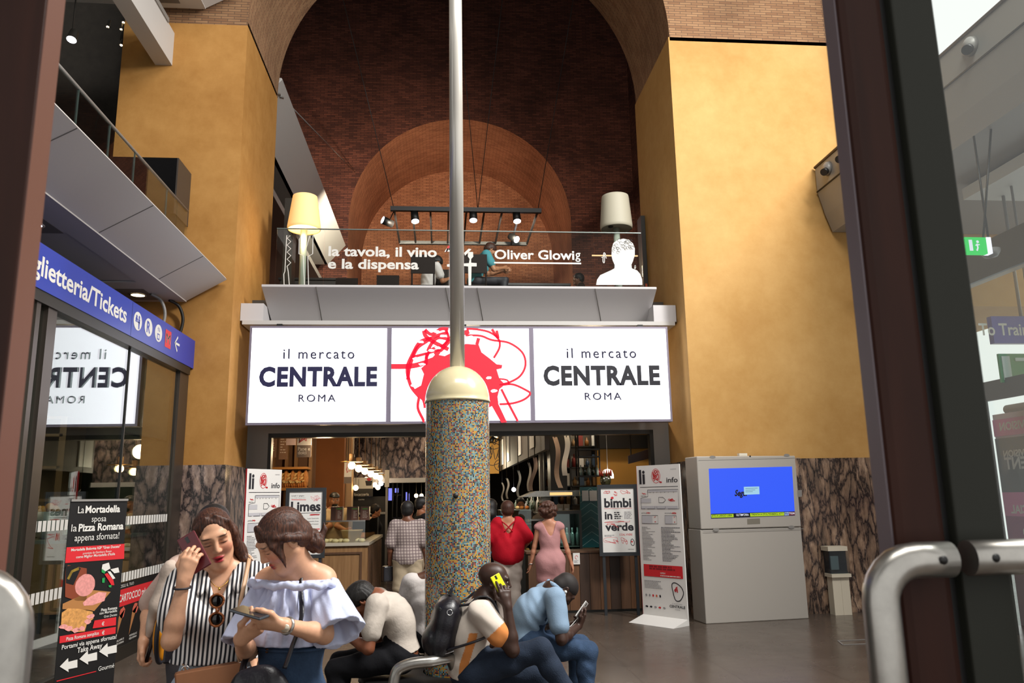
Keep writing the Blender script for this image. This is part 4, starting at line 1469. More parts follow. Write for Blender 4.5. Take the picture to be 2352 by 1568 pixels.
for i in range(16):
    x, y = X0+.12+i*.082, 12.83+rn.uniform(-.04, .1)
    o = MB().ball((x, y, 1.035), .05, 10, sc=(1.2, 1, .65)).build('bread_roll', M_DOUGH)
    tag(o, 'pale floury bread roll in the bakery display', 'bread', 'bread rolls in the display')
for i in range(6):
    y = 13.4+i*.31
    o = MB().box(X1-.36, X1-.1, y, y+.26, 1.02, 1.06).build('pizza_slab', M_CRUST, bevel=.015)
    tag(o, 'slab of golden pizza in the long glass display', 'pizza', 'pizza slabs in the display')
for i, (px0, px1) in enumerate(((742, 748), (760, 788), (797, 823), (827, 849))):
    a_, b_ = at(px0, 1203, Y=12.9), at(px1, 1163, Y=12.9)
    r = root('menu_box', ('brown menu box half hidden by the framed poster', 'brown menu box in front of the capped shopkeeper', 'brown menu box, middle one of the three on the bakery glass', 'brown menu box at the aisle end of the bakery glass')[i], 'menu box', ((a_[0]+b_[0])/2, 12.9, 1.338), 'menu boxes on the bakery glass')
    MB().box(a_[0], b_[0], 12.85, 13.0, 1.338, b_[2]).build('box_body', mat('menu_brown', '#4a2c20', .5), r)
    p = Print((a_[0], 12.85, 1.34), (1, 0, 0))
    w_ = b_[0]-a_[0]
    xo = w_*.42 if i in (1, 2) else w_*.08
    p.rect(xo, .0, w_*.98, b_[2]-1.345, mat('menu_face', '#6a4638', .5))
    p.up()
    p.lines(xo+.03, w_*.94, .03, b_[2]-1.40, 6, mat('menu_chalk', '#b8a698', .6), .009, i, .5)
    p.disc((xo*.5+w_*.5, b_[2]-1.372), .05, .012, mat('menu_green', '#5c8a3c', .6), 12)
    p.build('print', r)

# bakery wall: shelves, bread, hanging signs
r = root('bread_shelf', 'wooden bakery shelving of boards and dark panels full of bread', 'shelf', (-2.4, 14.6, 0))
a_ = lambda px, py, Y=14.5: at(px, py, Y=Y)
MB().box(-3.6, a_(714, 1100)[0], 14.95, 15.0, 0, 3.0).build('back_panel', mat('shelf_back', '#5e4028', .7), r)
for px in (618, 650, 672, 706):
    x = a_(px, 1040)[0]
    MB().box(x-.03, x+.03, 14.85, 14.95, 1.2, 3.1).build('upright', M_OAK, r)
zs = a_(680, 1072)[2]
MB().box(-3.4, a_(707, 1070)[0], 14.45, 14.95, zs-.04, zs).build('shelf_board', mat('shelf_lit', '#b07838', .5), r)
zb_ = a_(680, 1119)[2]
MB().box(-3.4, a_(704, 1119)[0], 14.45, 14.95, zb_-.05, zb_).build('shelf_board', mat('shelf_lit'), r)
MB().box(-3.4, a_(704, 1180)[0], 14.45, 14.95, 1.42, 1.47).build('shelf_board', mat('shelf_lit'), r)
for i in range(13):
    px = 640+i*5
    c = at(px, 1104+(2 if i < 6 else 5), Y=14.55)
    r_ = .16 if i % 3 else .185
    o = MB()
    o.ball((c[0], 14.62, zb_+r_*.8), r_, 14, sc=(.28, .7, .9))
    for k in range(3):
        o.obox((c[0]-.03, 14.5+.02*k, zb_+r_*(.6+.35*k)), V3(.03, 0, .01), V3(0, .01, 0), V3(-.004, 0, .012), 1)
    tag(o.build('bread_loaf', [M_CRUST, mat('bread_cut', '#dcb878', .8)]), 'scored round loaf standing in the row on the bakery shelf', 'bread', 'loaves on the bakery shelf')
for i, (x0, y0, x1, y1, Y, cat_) in enumerate(((613, 990, 636, 1050, 14.4, 'b'), (640, 990, 662, 1055, 14.4, 'b'))):
    q0, q1 = at(x0, y1, Y=Y), at(x1, y0, Y=Y)
    r = root('chalk_menu', ('chalky menu panel on the bakery wall by the entrance post', 'chalky menu panel on the bakery wall nearer the hanging bread sign')[i], 'menu', ((q0[0]+q1[0])/2, Y, q0[2]), 'bakery menus')
    MB().box(q0[0], q1[0], Y, Y+.02, q0[2], q1[2]).build('panel', mat('menu_panel', '#7a5a44', .7), r)
    p = Print((q0[0], Y, q0[2]), (1, 0, 0))
    MB().cyl(((q0[0]+q1[0])/2, Y+.01, q1[2]), ((q0[0]+q1[0])/2, Y+.01, 4.2), .006, n=5).build('wire', M_DARK, r)
    p.lines(.02, q1[0]-q0[0]-.02, .1, q1[2]-q0[2]-.02, 8, mat('menu_chalk', '#b8a698', .6), .018, i)
    p.build('print', r)
q0, q1 = at(681, 1050, Y=13.6), at(716, 988, Y=13.6)
r = root('hanging_sign', 'white and grey hanging sign over the bakery reading pane e dolci', 'sign', ((q0[0]+q1[0])/2, 13.6, q0[2]))
zm = at(700, 1022, Y=13.6)[2]
MB().box(q0[0], q1[0], 13.6, 13.62, zm, 4.2).build('upper_panel', M_WHITEP, r)
MB().box(q0[0], q1[0], 13.6, 13.62, q0[2], zm).build('lower_panel', mat('sign_taupe', '#6e625c', .6), r)
p = Print((q0[0], 13.6, q0[2]), (1, 0, 0))
p.text('Pane e', .02, zm-q0[2]-.09, .06, M_LETTER, .01, .2)
p.text('dolci', .02, .05, .06, M_LETTER, .01, .14)
p.scrib(.02, zm-q0[2]+.03, .25, zm-q0[2]+.3, 12, M_RED, .008, 2)
p.line([(.04, zm-q0[2]+.06), (.04, zm-q0[2]+.3)], .012, M_INK)
p.build('print', r)
q0, q1 = at(657, 1022, Y=14.0), at(680, 988, Y=14.0)
r = root('hanging_sign', 'mauve hanging banner beside the bread sign', 'sign', ((q0[0]+q1[0])/2, 14, q0[2]))
MB().box(q0[0], q1[0], 14.0, 14.02, q0[2], 4.2).build('panel', mat('banner_mauve', '#a08c8c', .6), r)
# painted walls and marble deeper in
structure(MB().box(at(715, 1060, Y=15.6)[0], at(790, 1060, Y=15.6)[0], 15.6, 16.2, 0, 4.2).build('wall_terracotta', M_TERRA))
structure(MB().box(at(790, 1060, Y=15.9)[0], at(809, 1060, Y=15.9)[0], 15.9, 16.2, 0, 4.2).build('wall_beige', mat('beige_paint', '#b79a78', .7)))
zt_ = at(900, 1098, Y=18)[2]
w_ = structure(MB().box(-2.6, .6, 18.0, 18.3, zt_, 4.2).build('wall_marble', mat_marble('market_marble', '#4a4240', '#c9b2a0', '#8a7a72', scale=.6, stretch=(1, 1, 1))))
MB().box(-2.6, .6, 17.95, 18.3, zt_-.1, zt_).build('lintel', M_WHITE, w_)
structure(MB().box(-2.6, -1.62, 18.0, 18.3, 0, zt_-.1).build('wall_marble_side', mat_marble('market_marble')))
q0, q1 = at(812, 1140, Y=16.6), at(857, 1096, Y=16.6)
r = root('hanging_sign', 'white sign with a plant pot drawing over a black strip reading focacceria', 'sign', ((q0[0]+q1[0])/2, 16.6, q0[2]))
zm = at(830, 1122, Y=16.6)[2]
MB().box(q0[0], q1[0], 16.6, 16.62, zm, q1[2]).build('upper_panel', M_WHITEP, r)
MB().box(q0[0], q1[0], 16.6, 16.62, q0[2], zm).build('lower_panel', M_BLACK, r)
MB().cyl((q1[0]-.05, 16.61, q1[2]), (q1[0]-.05, 16.61, 4.2), .006, n=5).build('wire', M_DARK, r)
MB().cyl((q0[0]+.05, 16.61, q1[2]), (q0[0]+.05, 16.61, 4.2), .006, n=5).build('wire', M_DARK, r)
p = Print((q0[0], 16.6, zm), (1, 0, 0))
hh = q1[2]-zm
p.text('focacceria', .01, -.14, .055, M_LETTER, .015, .3)
p.text('cucina', .1, -.23, .035, M_LETTER, 0, .12)
p.poly([(.25, .06), (.36, .06), (.38, .16), (.23, .16)], M_INK)
p.line([(.1, .03), (.1, hh-.03)], .008, M_INK)
p.disc((.31, .19), .05, .03, M_RED, 10, .3, 2)
p.build('print', r)
q0, q1 = at(790, 1110, Y=15.2), at(808, 1058, Y=15.2)
r = root('hanging_sign', 'white sign with red drawing by the beige pier and pendant lamps', 'sign', ((q0[0]+q1[0])/2, 15.2, q0[2]))
MB().box(q0[0], q1[0], 15.2, 15.22, q0[2], q1[2]).build('panel', M_WHITEP, r)
MB().cyl(((q0[0]+q1[0])/2, 15.21, q1[2]), ((q0[0]+q1[0])/2, 15.21, 4.2), .006, n=5).build('wire', M_DARK, r)
p = Print((q0[0], 15.2, q0[2]), (1, 0, 0))
p.rect(0, 0, q1[0]-q0[0], .12, mat('sign_taupe'))
p.scrib(.03, .18, .13, .4, 8, M_RED, .008, 4)
p.build('print', r)
# pendant lamps in a receding row
for i, (px, py) in enumerate(((808, 1069), (824, 1076), (838, 1082), (852, 1088), (863, 1093), (873, 1097))):
    c = at(px, py, Y=13.9+.75*i)
    r = root('pendant_lamp', ('pendant bulb with brass disc, first of the row from the beige pier', 'pendant bulb with brass disc, second of the row from the beige pier', 'pendant bulb with brass disc, third of the row from the beige pier', 'pendant bulb with brass disc, fourth of the row from the beige pier', 'pendant bulb with brass disc, fifth of the row from the beige pier', 'pendant bulb with brass disc, last of the row by the white door sign')[i], 'lamp', c, 'pendant lamps over the aisle')
    MB().ball(c, .065, 14).build('bulb', M_BULB, r)
    MB().cyl(c+V3(0, 0, .06), c+V3(0, 0, .07), .2, n=20).build('disc_shade', mat('brass', '#b58a48', .3, .9), r)
    MB().cyl(c+V3(0, 0, .07), c+V3(0, 0, .2), .05, n=14).build('socket', mat('wood_socket', '#a8845a', .5), r)
    MB().cyl(c+V3(0, 0, .2), (c[0], c[1], 4.2), .006, n=5).build('cord', M_OAK, r)
for i, (px, py, Y) in enumerate(((841, 1101, 17.4), (861, 1113, 17.5), (868, 1119, 17.6), (875, 1110, 17.7), (817, 1120, 16), (956, 1138, 22), (968, 1138, 22), (1180, 1124, 20))):
    c = at(px, py, Y=Y)
    r = root('hanging_bulb', ('small bare bulb over the plant pot sign', 'small bare bulb beside the white door sign, upper of the pair', 'small bare bulb beside the white door sign, lower of the pair', 'cool white bulb nearest the marble wall', 'small bare bulb at the edge of the focacceria sign', 'warm bulb at the far counter, nearer the screens', 'warm bulb at the far counter, touching the mosaic column', 'white lamp far down the aisle between paper banners')[i], 'lamp', c, 'bare bulbs in the market')
    MB().ball(c, .055, 10).build('bulb', M_BULBW if i in (3, 7) else M_BULB, r)
    MB().cyl(c, (c[0], c[1], 4.2), .006, n=5).build('cord', M_DARK, r)
# dark kitchen zone, door sign, screens
r = root('kitchen_counter', 'dark kitchen counter with glass shelf behind the bakery display', 'counter', (-1.4, 17, 0))
MB().box(-2.4, at(886, 1200, Y=17)[0], 16.9, 17.6, 0, at(850, 1140, Y=17)[2]).build('counter_body', mat('kitchen_dark', '#1d1b1a', .5), r)
MB().box(-2.0, at(886, 1180, Y=16.8)[0], 16.7, 16.9, 1.36, 1.40).build('shelf_edge', M_STEEL, r)
q0, q1 = at(885, 1170, Y=16.4), at(891, 1079, Y=16.4)
r = root('door_sign', 'narrow white vertical sign at the end of the pendant lamps', 'sign', (q0[0], 16.4, 0))
MB().box(q0[0], q1[0], 16.4, 16.44, .0, q1[2]).build('post', M_GREY, r)
MB().box(q0[0]-.02, q1[0]+.03, 16.38, 16.4, at(888, 1118, Y=16.4)[2], q1[2]).build('panel', M_WHITEP, r)
for i, (x0, y0, x1, y1) in enumerate(((891, 1120, 904, 1150), (906, 1120, 916, 1132), (931, 1129, 936, 1152), (938, 1132, 941, 1150))):
    q0, q1 = at(x0, y1, Y=21), at(x1, y0, Y=21)
    r = root('menu_screen', ('lit bluish menu screen, larger one of the pair by the door sign', 'lit bluish menu screen, smaller one of the pair by the door sign', 'narrow lit screen nearer the mosaic column, wider of the two', 'narrow lit screen nearer the mosaic column, thinner of the two')[i], 'screen', ((q0[0]+q1[0])/2, 21, q0[2]), 'menu screens')
    MB().box(q0[0], q1[0], 21, 21.06, q0[2], q1[2]).build('bezel', M_BLACK, r)
    MB().box(q0[0]+.01, q1[0]-.01, 20.99, 21, q0[2]+.01, q1[2]-.01).build('picture', emat('menu_screen', '#8c90ff', 1.0), r)
    MB().cyl(((q0[0]+q1[0])/2, 21.03, q1[2]), ((q0[0]+q1[0])/2, 21.03, 4.2), .015, n=6).build('bracket', M_DARK, r)
r = root('shelf_rack', 'dark open metal rack in front of the menu screens', 'rack', (-.5, 19.5, 0))
for px in (902, 912, 924):
    x = at(px, 1120, Y=19.5)[0]
    MB().box(x-.015, x+.015, 19.5, 19.53, 0, 2.6).build('upright', M_DARK, r)
for z in (1.2, 1.75, 2.1, 2.5):
    MB().box(at(902, 1120, Y=19.5)[0], at(924, 1120, Y=19.5)[0], 19.5, 19.8, z, z+.02).build('shelf_board', M_DARK, r)
r = root('cardboard_box', 'tan box held near the display, beside the checked shirt man', 'box', at(894, 1200, Y=13.6))
q0, q1 = at(887, 1212, Y=13.9), at(903, 1186, Y=13.9)
MB().box(X1-.3, X1-.08, 13.9, 14.1, 1.338, q1[2]).build('box_body', mat('cardboard', '#a8764c', .8), r)

# ---- the other side of the aisle
zf0, zf1 = 2.42, 3.35
r = root('stall_fascia', 'long grey stall fascia with white banners along the aisle', 'fascia', (1.72, 18, zf0))
MB().box(1.7, 1.78, 13.0, 24, zf0, zf1).build('fascia_board', mat('fascia_grey', '#57504a', .7), r)
for k, px in enumerate((1223, 1193, 1167, 1153, 1141)):
    p0 = at(px, 1000, X=1.69)
    y = p0[1]
    MB().box(1.675, 1.69, y-.35, y+.35, 2.55, 3.25).build('banner', M_WHITEP, r)
    MB().cyl((1.70, y+.9, zf1-.05), (1.5, y+.9, zf1+.02), .02, n=6).build('spot_arm', M_BLACK, r)
    MB().cyl((1.5, y+.85, zf1+.06), (1.42, y+.8, zf1-.1), .05, .07, 10).build('spot_head', M_BLACK, r)
for x, y in ((1.74, 13.2), (1.74, 18), (1.74, 23.5)):
    MB().box(x-.03, x+.03, y-.03, y+.03, zf1, 4.2).build('hanger', M_BLACK, r)
r = structure(MB().box(-.6, 1.68, 23.4, 23.6, 2.35, 4.2).build('wall_scribble', mat('ochre_bright', '#cf9a48', .7)))
p = Print((0, 23.4, 0), (1, 0, 0))
rn = random.Random(2)
for (px, py, q, n_) in ((1134, 1008, .3, 10), (1130, 1042, .34, 9), (1165, 1042, .28, 12), (1172, 1000, .2, 7), (1148, 1068, .16, 5)):
    c = p.L(px, py)
    p.line([c+q*np.array([math.cos(t), math.sin(t)]) for t in np.linspace(0, 6.2, 14)], .02, M_INK)
    p.line([c+q*.8*np.array([rn.uniform(-1, 1), rn.uniform(-1, 1)]) for _ in range(n_)], .02, M_INK, 4)
p.build('print', r)


def strip(px0, py0, px1, py1, wpx, Y, label, curl=.08, m=None):
    a_, b_ = at(px0, py0, Y=Y), at(px1, py1, Y=Y)
    w_ = wpx/FPX*Y
    r = root('paper_banner', label, 'banner', (a_[0], Y, b_[2]), 'paper strips over the stalls')
    n = 14
    vs, fs = [], []
    for i in range(n+1):
        t = i/n
        c = a_+(b_-a_)*t
        y = Y+curl*math.sin(t*5+px0)*t
        ww = w_*(1-.0*t)
        for s in (-.5, .5):
            vs.append((c[0]+s*ww+.03*math.sin(t*6), y+s*.05, c[2]))
    for i in range(n):
        fs.append((2*i, 2*i+1, 2*i+3, 2*i+2))
    make_obj('paper', vs, fs, m or M_WHITEP, r, smooth=True)
    MB().cyl((a_[0], Y, a_[2]-.02), (a_[0], Y, 4.2), .008, n=5).build('wire', M_DARK, r)


strip(1274, 1003, 1288, 1120, 12, 13.4, 'long beige paper strip hanging over the woman in pink', .15, mat('paper_tan', '#b8a090', .7))
strip(1301, 1000, 1298, 1092, 13, 13.2, 'white paper strip with a violet top hanging beside the beige one', .08)
strip(1228, 1050, 1222, 1126, 10, 13.7, 'tan paper strip hanging over the chef', .1, mat('paper_tan'))
strip(1214, 1062, 1216, 1128, 6, 14.0, 'narrow white paper strip beside the tan one over the chef', .1)
strip(1190, 1080, 1193, 1140, 6, 15.0, 'narrow white paper strip, third of the row going down the aisle', .1)
strip(1164, 1098, 1167, 1145, 5, 16.5, 'narrow white paper strip near the far lamp', .1)
strip(1153, 1108, 1157, 1150, 4, 19.5, 'narrowest white paper strip farthest down the aisle', .1)

# plank fronted counter
r = root('plank_counter', 'counter faced with dark upright planks by the bimbi in verde poster', 'counter', (2.3, 12.2, 0))
pk = [M_WALNUT, mat_wood('plank_mid', '#5a3c26', '#6d4a30'), mat_wood('plank_dark', '#33241b', '#402c20')]
rn = random.Random(6)
x = 1.25
k = 0
while x < 3.25:
    MB().box(x, min(x+.145, 3.26), 11.72, 11.76, .04, .84).build('plank', pk[k*7 % 3], r)
    x += .15
    k += 1
MB().box(1.25, 3.26, 11.76, 12.15, 0, .84).build('counter_body', M_DARK, r)
MB().box(1.22, 3.26, 11.70, 12.15, .84, .87).build('counter_top', M_WALNUT, r)
q = at(1325, 1283, Y=11.66)
r = root('notice', 'small white notice hung on the plank counter beside the woman in pink', 'notice', q)
MB().box(q[0]-.05, q[0]+.05, 11.695, 11.7, q[2]-.08, q[2]+.08).build('card', M_WHITEP, r)
p = Print((q[0]-.05, 11.695, q[2]-.08), (1, 0, 0))
p.line([(.05+.02*math.cos(t), .1+.025*math.sin(t)) for t in np.linspace(0, 5, 8)], .006, M_RED)
p.lines(.015, .085, .02, .06, 3, M_INKG, .006)
p.build('print', r)
# bottle fridge
r = root('bottle_fridge', 'glass drinks fridge with rows of clear bottles behind the woman in pink', 'fridge', (1.9, 12.9, 0))
fx0, fx1 = at(1272, 1250, Y=12.7)[0], at(1332, 1250, Y=12.7)[0]
ft = at(1300, 1180, Y=12.7)[2]
MB().box(fx0, fx1, 13.2, 13.25, .1, ft).build('back_panel', M_BLACK, r)
MB().box(fx0-.04, fx0, 12.7, 13.25, 0, ft).build('side_panel', M_DARK, r)
MB().box(fx1, fx1+.04, 12.7, 13.25, 0, ft).build('side_panel', M_DARK, r)
MB().box(fx0-.04, fx1+.04, 12.7, 13.25, ft, ft+.05).build('top_panel', M_DARK, r)
MB().box(fx0, fx1, 12.7, 13.2, 0, .12).build('base', M_DARK, r)
fz = (.55, .88, 1.2)
for z in fz[:2]:
    MB().box(fx0, fx1, 12.75, 13.2, z-.02, z).build('shelf_board', M_STEEL, r)
MB().box(fx0, fx1, 12.7, 12.706, .12, ft).build('door', mat_glass('fridge_glass', (.75, .85, .82), 1.0), r)
M_CLEARB = mat('bottle_clear', '#8fa39c', .1, coat=.5)
for z in fz[:2]:
    for k in range(5):
        bottle(V3(fx0+.07+k*.085, 12.85, z), .28, .034, M_CLEARB, 'clear water bottle standing in the drinks fridge', 'bottles in the drinks fridge', False)
ML('POINT', 'fridge_lamp', ((fx0+fx1)/2, 12.8, ft-.06), 1.2, (.8, 1, .95), size=.05)
# pastry case
r = root('pastry_case', 'glass pastry case with warm light between the women', 'display case', (1.2, 13, 0))
MB().box(.95, 1.45, 13.0, 13.68, 0, .75).build('base', M_DARK, r)
MB().box(.95, 1.45, 13.0, 13.006, .75, 1.45).build('front_glass', mat_glass('fridge_glass'), r)
for z in (.76, 1.0, 1.22, 1.44):
    MB().box(.95, 1.45, 13.01, 13.7, z, z+.012).build('shelf_board', M_STEEL, r)
MB().box(.95, 1.45, 13.69, 13.7, .75, 1.45).build('back_panel', mat('case_back', '#6e6046', .6), r)
rn = random.Random(5)
for z in (.775, 1.015, 1.235, 1.455):
    for k in range(6):
        o = MB().ball((1.0+k*.08, 13.12+rn.uniform(0, .1), z+.03), .038, 8, sc=(1, 1, .8)).build('pastry', (M_CRUST, mat('pastry_orange', '#c8742c', .6), M_DOUGH)[(k+int(z*10)) % 3])
        tag(o, 'small pastry set out in the glass pastry case', 'pastry', 'pastries in the case')
ML('POINT', 'pastry_lamp', (1.2, 12.95, 1.62), 2.0, (1, .8, .5), size=.05)
# open shelves with jars and boxes behind the fascia
r = root('kitchen_shelves', 'tall open kitchen shelves with jars and boxes behind the extractor hood', 'shelf', (2.7, 15.2, 0))
for x in (1.95, 2.45, 2.95, 3.45):
    MB().box(x-.015, x+.015, 15.0, 15.38, 0, 3.9).build('upright', M_BLACK, r)
for z in (1.5, 1.85, 2.2, 2.6, 3.0, 3.4):
    MB().box(1.95, 3.45, 15.0, 15.38, z-.02, z).build('shelf_board', M_DARK, r)
rn = random.Random(21)
kb_ = [mat('jar_amber', '#8a5a2c', .3), mat('box_red', '#7c2c24', .6), M_WHITEP, mat('tin_blue', '#3c5068', .4), mat('box_kraft', '#8c6c48', .8), M_CLEARB]
for z in (1.5, 1.85, 2.2, 2.6, 3.0):
    for k in range(11):
        x = 2.02+k*.13
        hgt = rn.uniform(.14, .26)
        if k % 2:
            o = MB().box(x-.045, x+.045, 15.05, 15.2, z, z+hgt).build('storage_box', kb_[(k*3+int(z*10)) % 5], bevel=.004)
            tag(o, 'storage box standing on the open kitchen shelves', 'box', 'boxes on the kitchen shelves')
        else:
            bottle(V3(x, 15.12, z), hgt, .04, kb_[(k+int(z*7)) % 6], 'storage jar standing on the open kitchen shelves', 'jars on the kitchen shelves', False)
# hood, racks and tiles
hz = at(1260, 1140, Y=14)[2]
r = root('range_hood', 'long dark steel extractor hood over the chef', 'extractor hood', (1.9, 14.3, hz))
b = MB()
b.prism([(0, 0), (1.15, 0), (1.15, .1), (.25, .1)], (at(1200, 1140, Y=14)[0], 14, hz), (1, 0, 0), (0, 0, 1), (0, .9, 0))
b.build('canopy', M_STEEL, r)
MB().box(1.95, 2.25, 14.2, 14.6, hz+.1, 4.2).build('duct', M_DARK, r)
MB().box(1.9, 2.3, 13.99, 14.0, hz+.02, hz+.07).build('lamp_strip', emat('hood_strip', '#ffc880', 1.2), r)
r = structure(MB().box(1.9, 4.6, 15.4, 15.5, 0, 4.2).build('wall_kitchen', mat('kitchen_tile', '#cdc8bc', .4)))
r = structure(MB().box(at(1333, 1150, Y=13.5)[0], at(1380, 1150, Y=13.5)[0], 13.5, 13.56, .8, at(1350, 1118, Y=13.5)[2]).build('wall_teal_tiles', mat('teal_tile_base', '#1f5f62', .3)))
tx0, tx1, tz1 = at(1333, 1150, Y=13.5)[0], at(1380, 1150, Y=13.5)[0], at(1350, 1118, Y=13.5)[2]
p = Print((tx0, 13.5, .8), (1, 0, 0))
for k in range(9):
    for s in (0, 1):
        x0 = (tx1-tx0)*s/2
        z0 = k*.12+.02
        pts = [(x0, z0), (x0+(tx1-tx0)/2, z0+.12)] if s == 0 else [(x0, z0+.12), (x0+(tx1-tx0)/2, z0)]
        if max(q_[1] for q_ in pts) < tz1-.8:
            p.line(pts, .008, mat('tile_grout', '#8ab0b0', .6))
p.build('tile_joints', r)
for i, (a_, b_) in enumerate(((1338, 1352), (1355, 1371))):
    q0, q1 = at(a_, 1150, Y=13.45), at(b_, 1126, Y=13.45)
    o = MB().box(q0[0], q1[0], 13.47, 13.49, q0[2], q1[2]).build('pinned_sheet', M_WHITEP)
    tag(o, ('white sheet pinned on the teal tiles, nearer the hood', 'white sheet pinned on the teal tiles, nearer the black poster frame')[i], 'notice', 'sheets on the teal tiles')
r = root('hanging_rack', 'black hanging rack with jars above the teal tiles', 'rack', (2.4, 13.3, 2.0))
q0, q1 = at(1330, 1092, Y=13.2), at(1376, 1030, Y=13.2)
for x in (q0[0], q1[0]):
    for y in (13.2, 13.45):
        MB().cyl((x, y, q0[2]), (x, y, 4.2), .012, n=6).build('upright', M_BLACK, r)
for z in (q0[2], (q0[2]+q1[2])/2+.1, q1[2]):
    MB().box(q0[0], q1[0], 13.18, 13.47, z-.02, z).build('shelf_board', M_BLACK, r)
for k in range(5):
    bottle(V3(q0[0]+.05+.07*k, 13.3, q0[2]), .18, .028, (M_CLEARB, M_BOTTLE)[k % 2], 'small jar on the black hanging rack', 'jars on the hanging rack', False)
q0, q1 = at(1376, 1200, Y=14), at(1500, 1030, Y=14)
structure(MB().box(q0[0], q1[0], 14, 14.1, 0, q1[2]).build('wall_ochre', mat('ochre_bright')))
structure(MB().box(q0[0], q1[0]+.2, 13.8, 14.1, q1[2], 4.2).build('trim_3', M_BLACK))
c = at(1395, 1096, Y=11.95)
r = root('ceramic_head', 'dark ceramic head with a crown above the bimbi in verde poster', 'sculpture', (c[0]-.05, 11.95, .87))
cc = V3(c[0]-.03, 11.95, c[2]-.04)
M_BRZ = mat('glazed_head', '#3c3a24', .25, coat=.3, noise=.4, nscale=20)
b = MB()
b.ball(cc, .1, 16, sc=(.85, .9, 1.1))
b.cyl(cc+V3(0, 0, -.2), cc+V3(0, 0, -.05), .06, .05, 12)
b.ball(cc+V3(-.03, -.085, -.02), .018, 8)
b.build('head', M_BRZ, r)
b = MB()
for k in range(8):
    t = k*math.pi/4
    b.cyl(cc+V3(.08*math.cos(t), .08*math.sin(t), .06), cc+V3(.1*math.cos(t), .1*math.sin(t), .17), .022, .002, 6)
b.build('crown', mat('crown_red', '#8c2c1c', .3), r)
b = MB()
for s in (-1, 1):
    b.ball(cc+V3(-.005+.035*s, -.083, .02), .014, 8)
b.build('eyes', M_WHITEP, r)
MB().cyl((cc[0], 11.95, .87), (cc[0], 11.95, cc[2]-.15), .02, n=8).build('stand', M_BLACK, r)
c = at(1396, 1090, Y=13.2)
r = root('dome_lamp', 'white glowing dome lamp hung behind the ceramic head', 'lamp', c)
MB().lathe([(.1, -.06), (.1, .0), (.07, .08), (.0, .1)], c, 20).build('dome', emat('dome_glow', '#fff2dc', 3.0), r)
MB().cyl(c+V3(0, 0, .1), (c[0], c[1], 4.2), .006, n=5).build('cord', M_WHITEP, r)
q0, q1 = at(1444, 1065, Y=12.7), at(1500, 1020, Y=12.7)
r = root('awning_sign', 'slanted dark signboard under the lintel above the info board', 'sign', ((q0[0]+q1[0])/2, 12.9, q0[2]))
b = MB()
b.prism([(0, 0), (q1[0]-q0[0], .1), (q1[0]-q0[0], .26), (0, .13)], (q0[0], 12.7, q0[2]), (1, 0, 0), (0, 0, 1), (0, .04, 0))
b.build('board', mat('sign_dusky', '#4b3c3a', .5), r)
MB().cyl((q1[0]-.05, 12.72, q1[2]), (q1[0]-.05, 12.72, 4.2), .01, n=5).build('hanger', M_DARK, r)
MB().cyl((q0[0]+.05, 12.72, q0[2]+.1), (q0[0]+.05, 12.72, 4.2), .01, n=5).build('hanger', M_DARK, r)
r = root('chef_counter', 'steel service counter in front of the chef with white canisters', 'counter', (2.0, 13.9, 0))
MB().box(1.55, 2.24, 13.75, 14.0, 0, 1.25).build('counter_body', M_DARK, r)
MB().box(1.5, 2.28, 13.7, 14.0, 1.25, 1.28).build('counter_top', M_STEEL, r)
for k, px in enumerate((1287, 1302)):
    c = at(px, 1165, Y=13.85)
    r = root('canister', ('white paper canister on the service counter, nearer the chef', 'white paper canister on the service counter, farther from the chef')[k], 'canister', (c[0], 13.9, 1.28), 'canisters by the chef')
    MB().box(c[0]-.05, c[0]+.05, 13.85, 13.95, 1.28, 1.52).build('canister_body', mat('canister', '#a89e90', .6), r)
    MB().box(c[0]-.03, c[0]+.03, 13.846, 13.85, 1.33, 1.45).build('canister_label', M_WHITEP, r)

# restaurant on the upper floor
# stall counters running back under the fascia
structure(MB().box(3.7, 3.8, 15.5, 24, 0, 4.2).build('wall_stalls', mat('stall_wall', '#a8957a', .6)))
r = root('stall_counter', 'long stall counter with glass front running back under the grey fascia', 'counter', (2.2, 19, 0))
MB().box(1.95, 2.5, 15.6, 23.5, 0, .85).build('counter_body', M_WALNUT, r)
MB().box(1.93, 1.945, 15.6, 23.5, .85, 1.3).build('glass_front', M_GLASS, r)
MB().box(1.93, 2.5, 15.6, 23.5, 1.3, 1.33).build('counter_top', M_STEEL, r)
rn = random.Random(31)
for k in range(26):
    bottle(V3(2.05+rn.uniform(0, .25), 15.9+k*.29, 1.33), rn.uniform(.2, .34), .045, (M_BOTTLE, kb_[0], kb_[5], kb_[2])[k % 4], 'bottle or jar standing on the long stall counter', 'bottles on the stall counter', False)
for k in range(14):
    o = MB().ball((2.1+rn.uniform(0, .2), 15.9+k*.5, .93), .1, 10, sc=(1, 1.3, .7)).build('food_heap', (M_CRUST, kb_[0], M_DOUGH, mat('produce_green', '#56703a', .7), mat('produce_red', '#8c2c20', .6))[k % 5])
    tag(o, 'rounded heap of food inside the long stall counter', 'food', 'food in the stall counter')
ML('POINT', 'stall_row_fill', (2.7, 17.0, 3.0), 60, (1, .84, .62), size=.2)  # added fill light without a fixture, lifts the void under the fascia
structure(MB().box(-2.6, -2.45, 12.6, 12.9, 4.72, 6.6).build('trim_4', M_DARK))
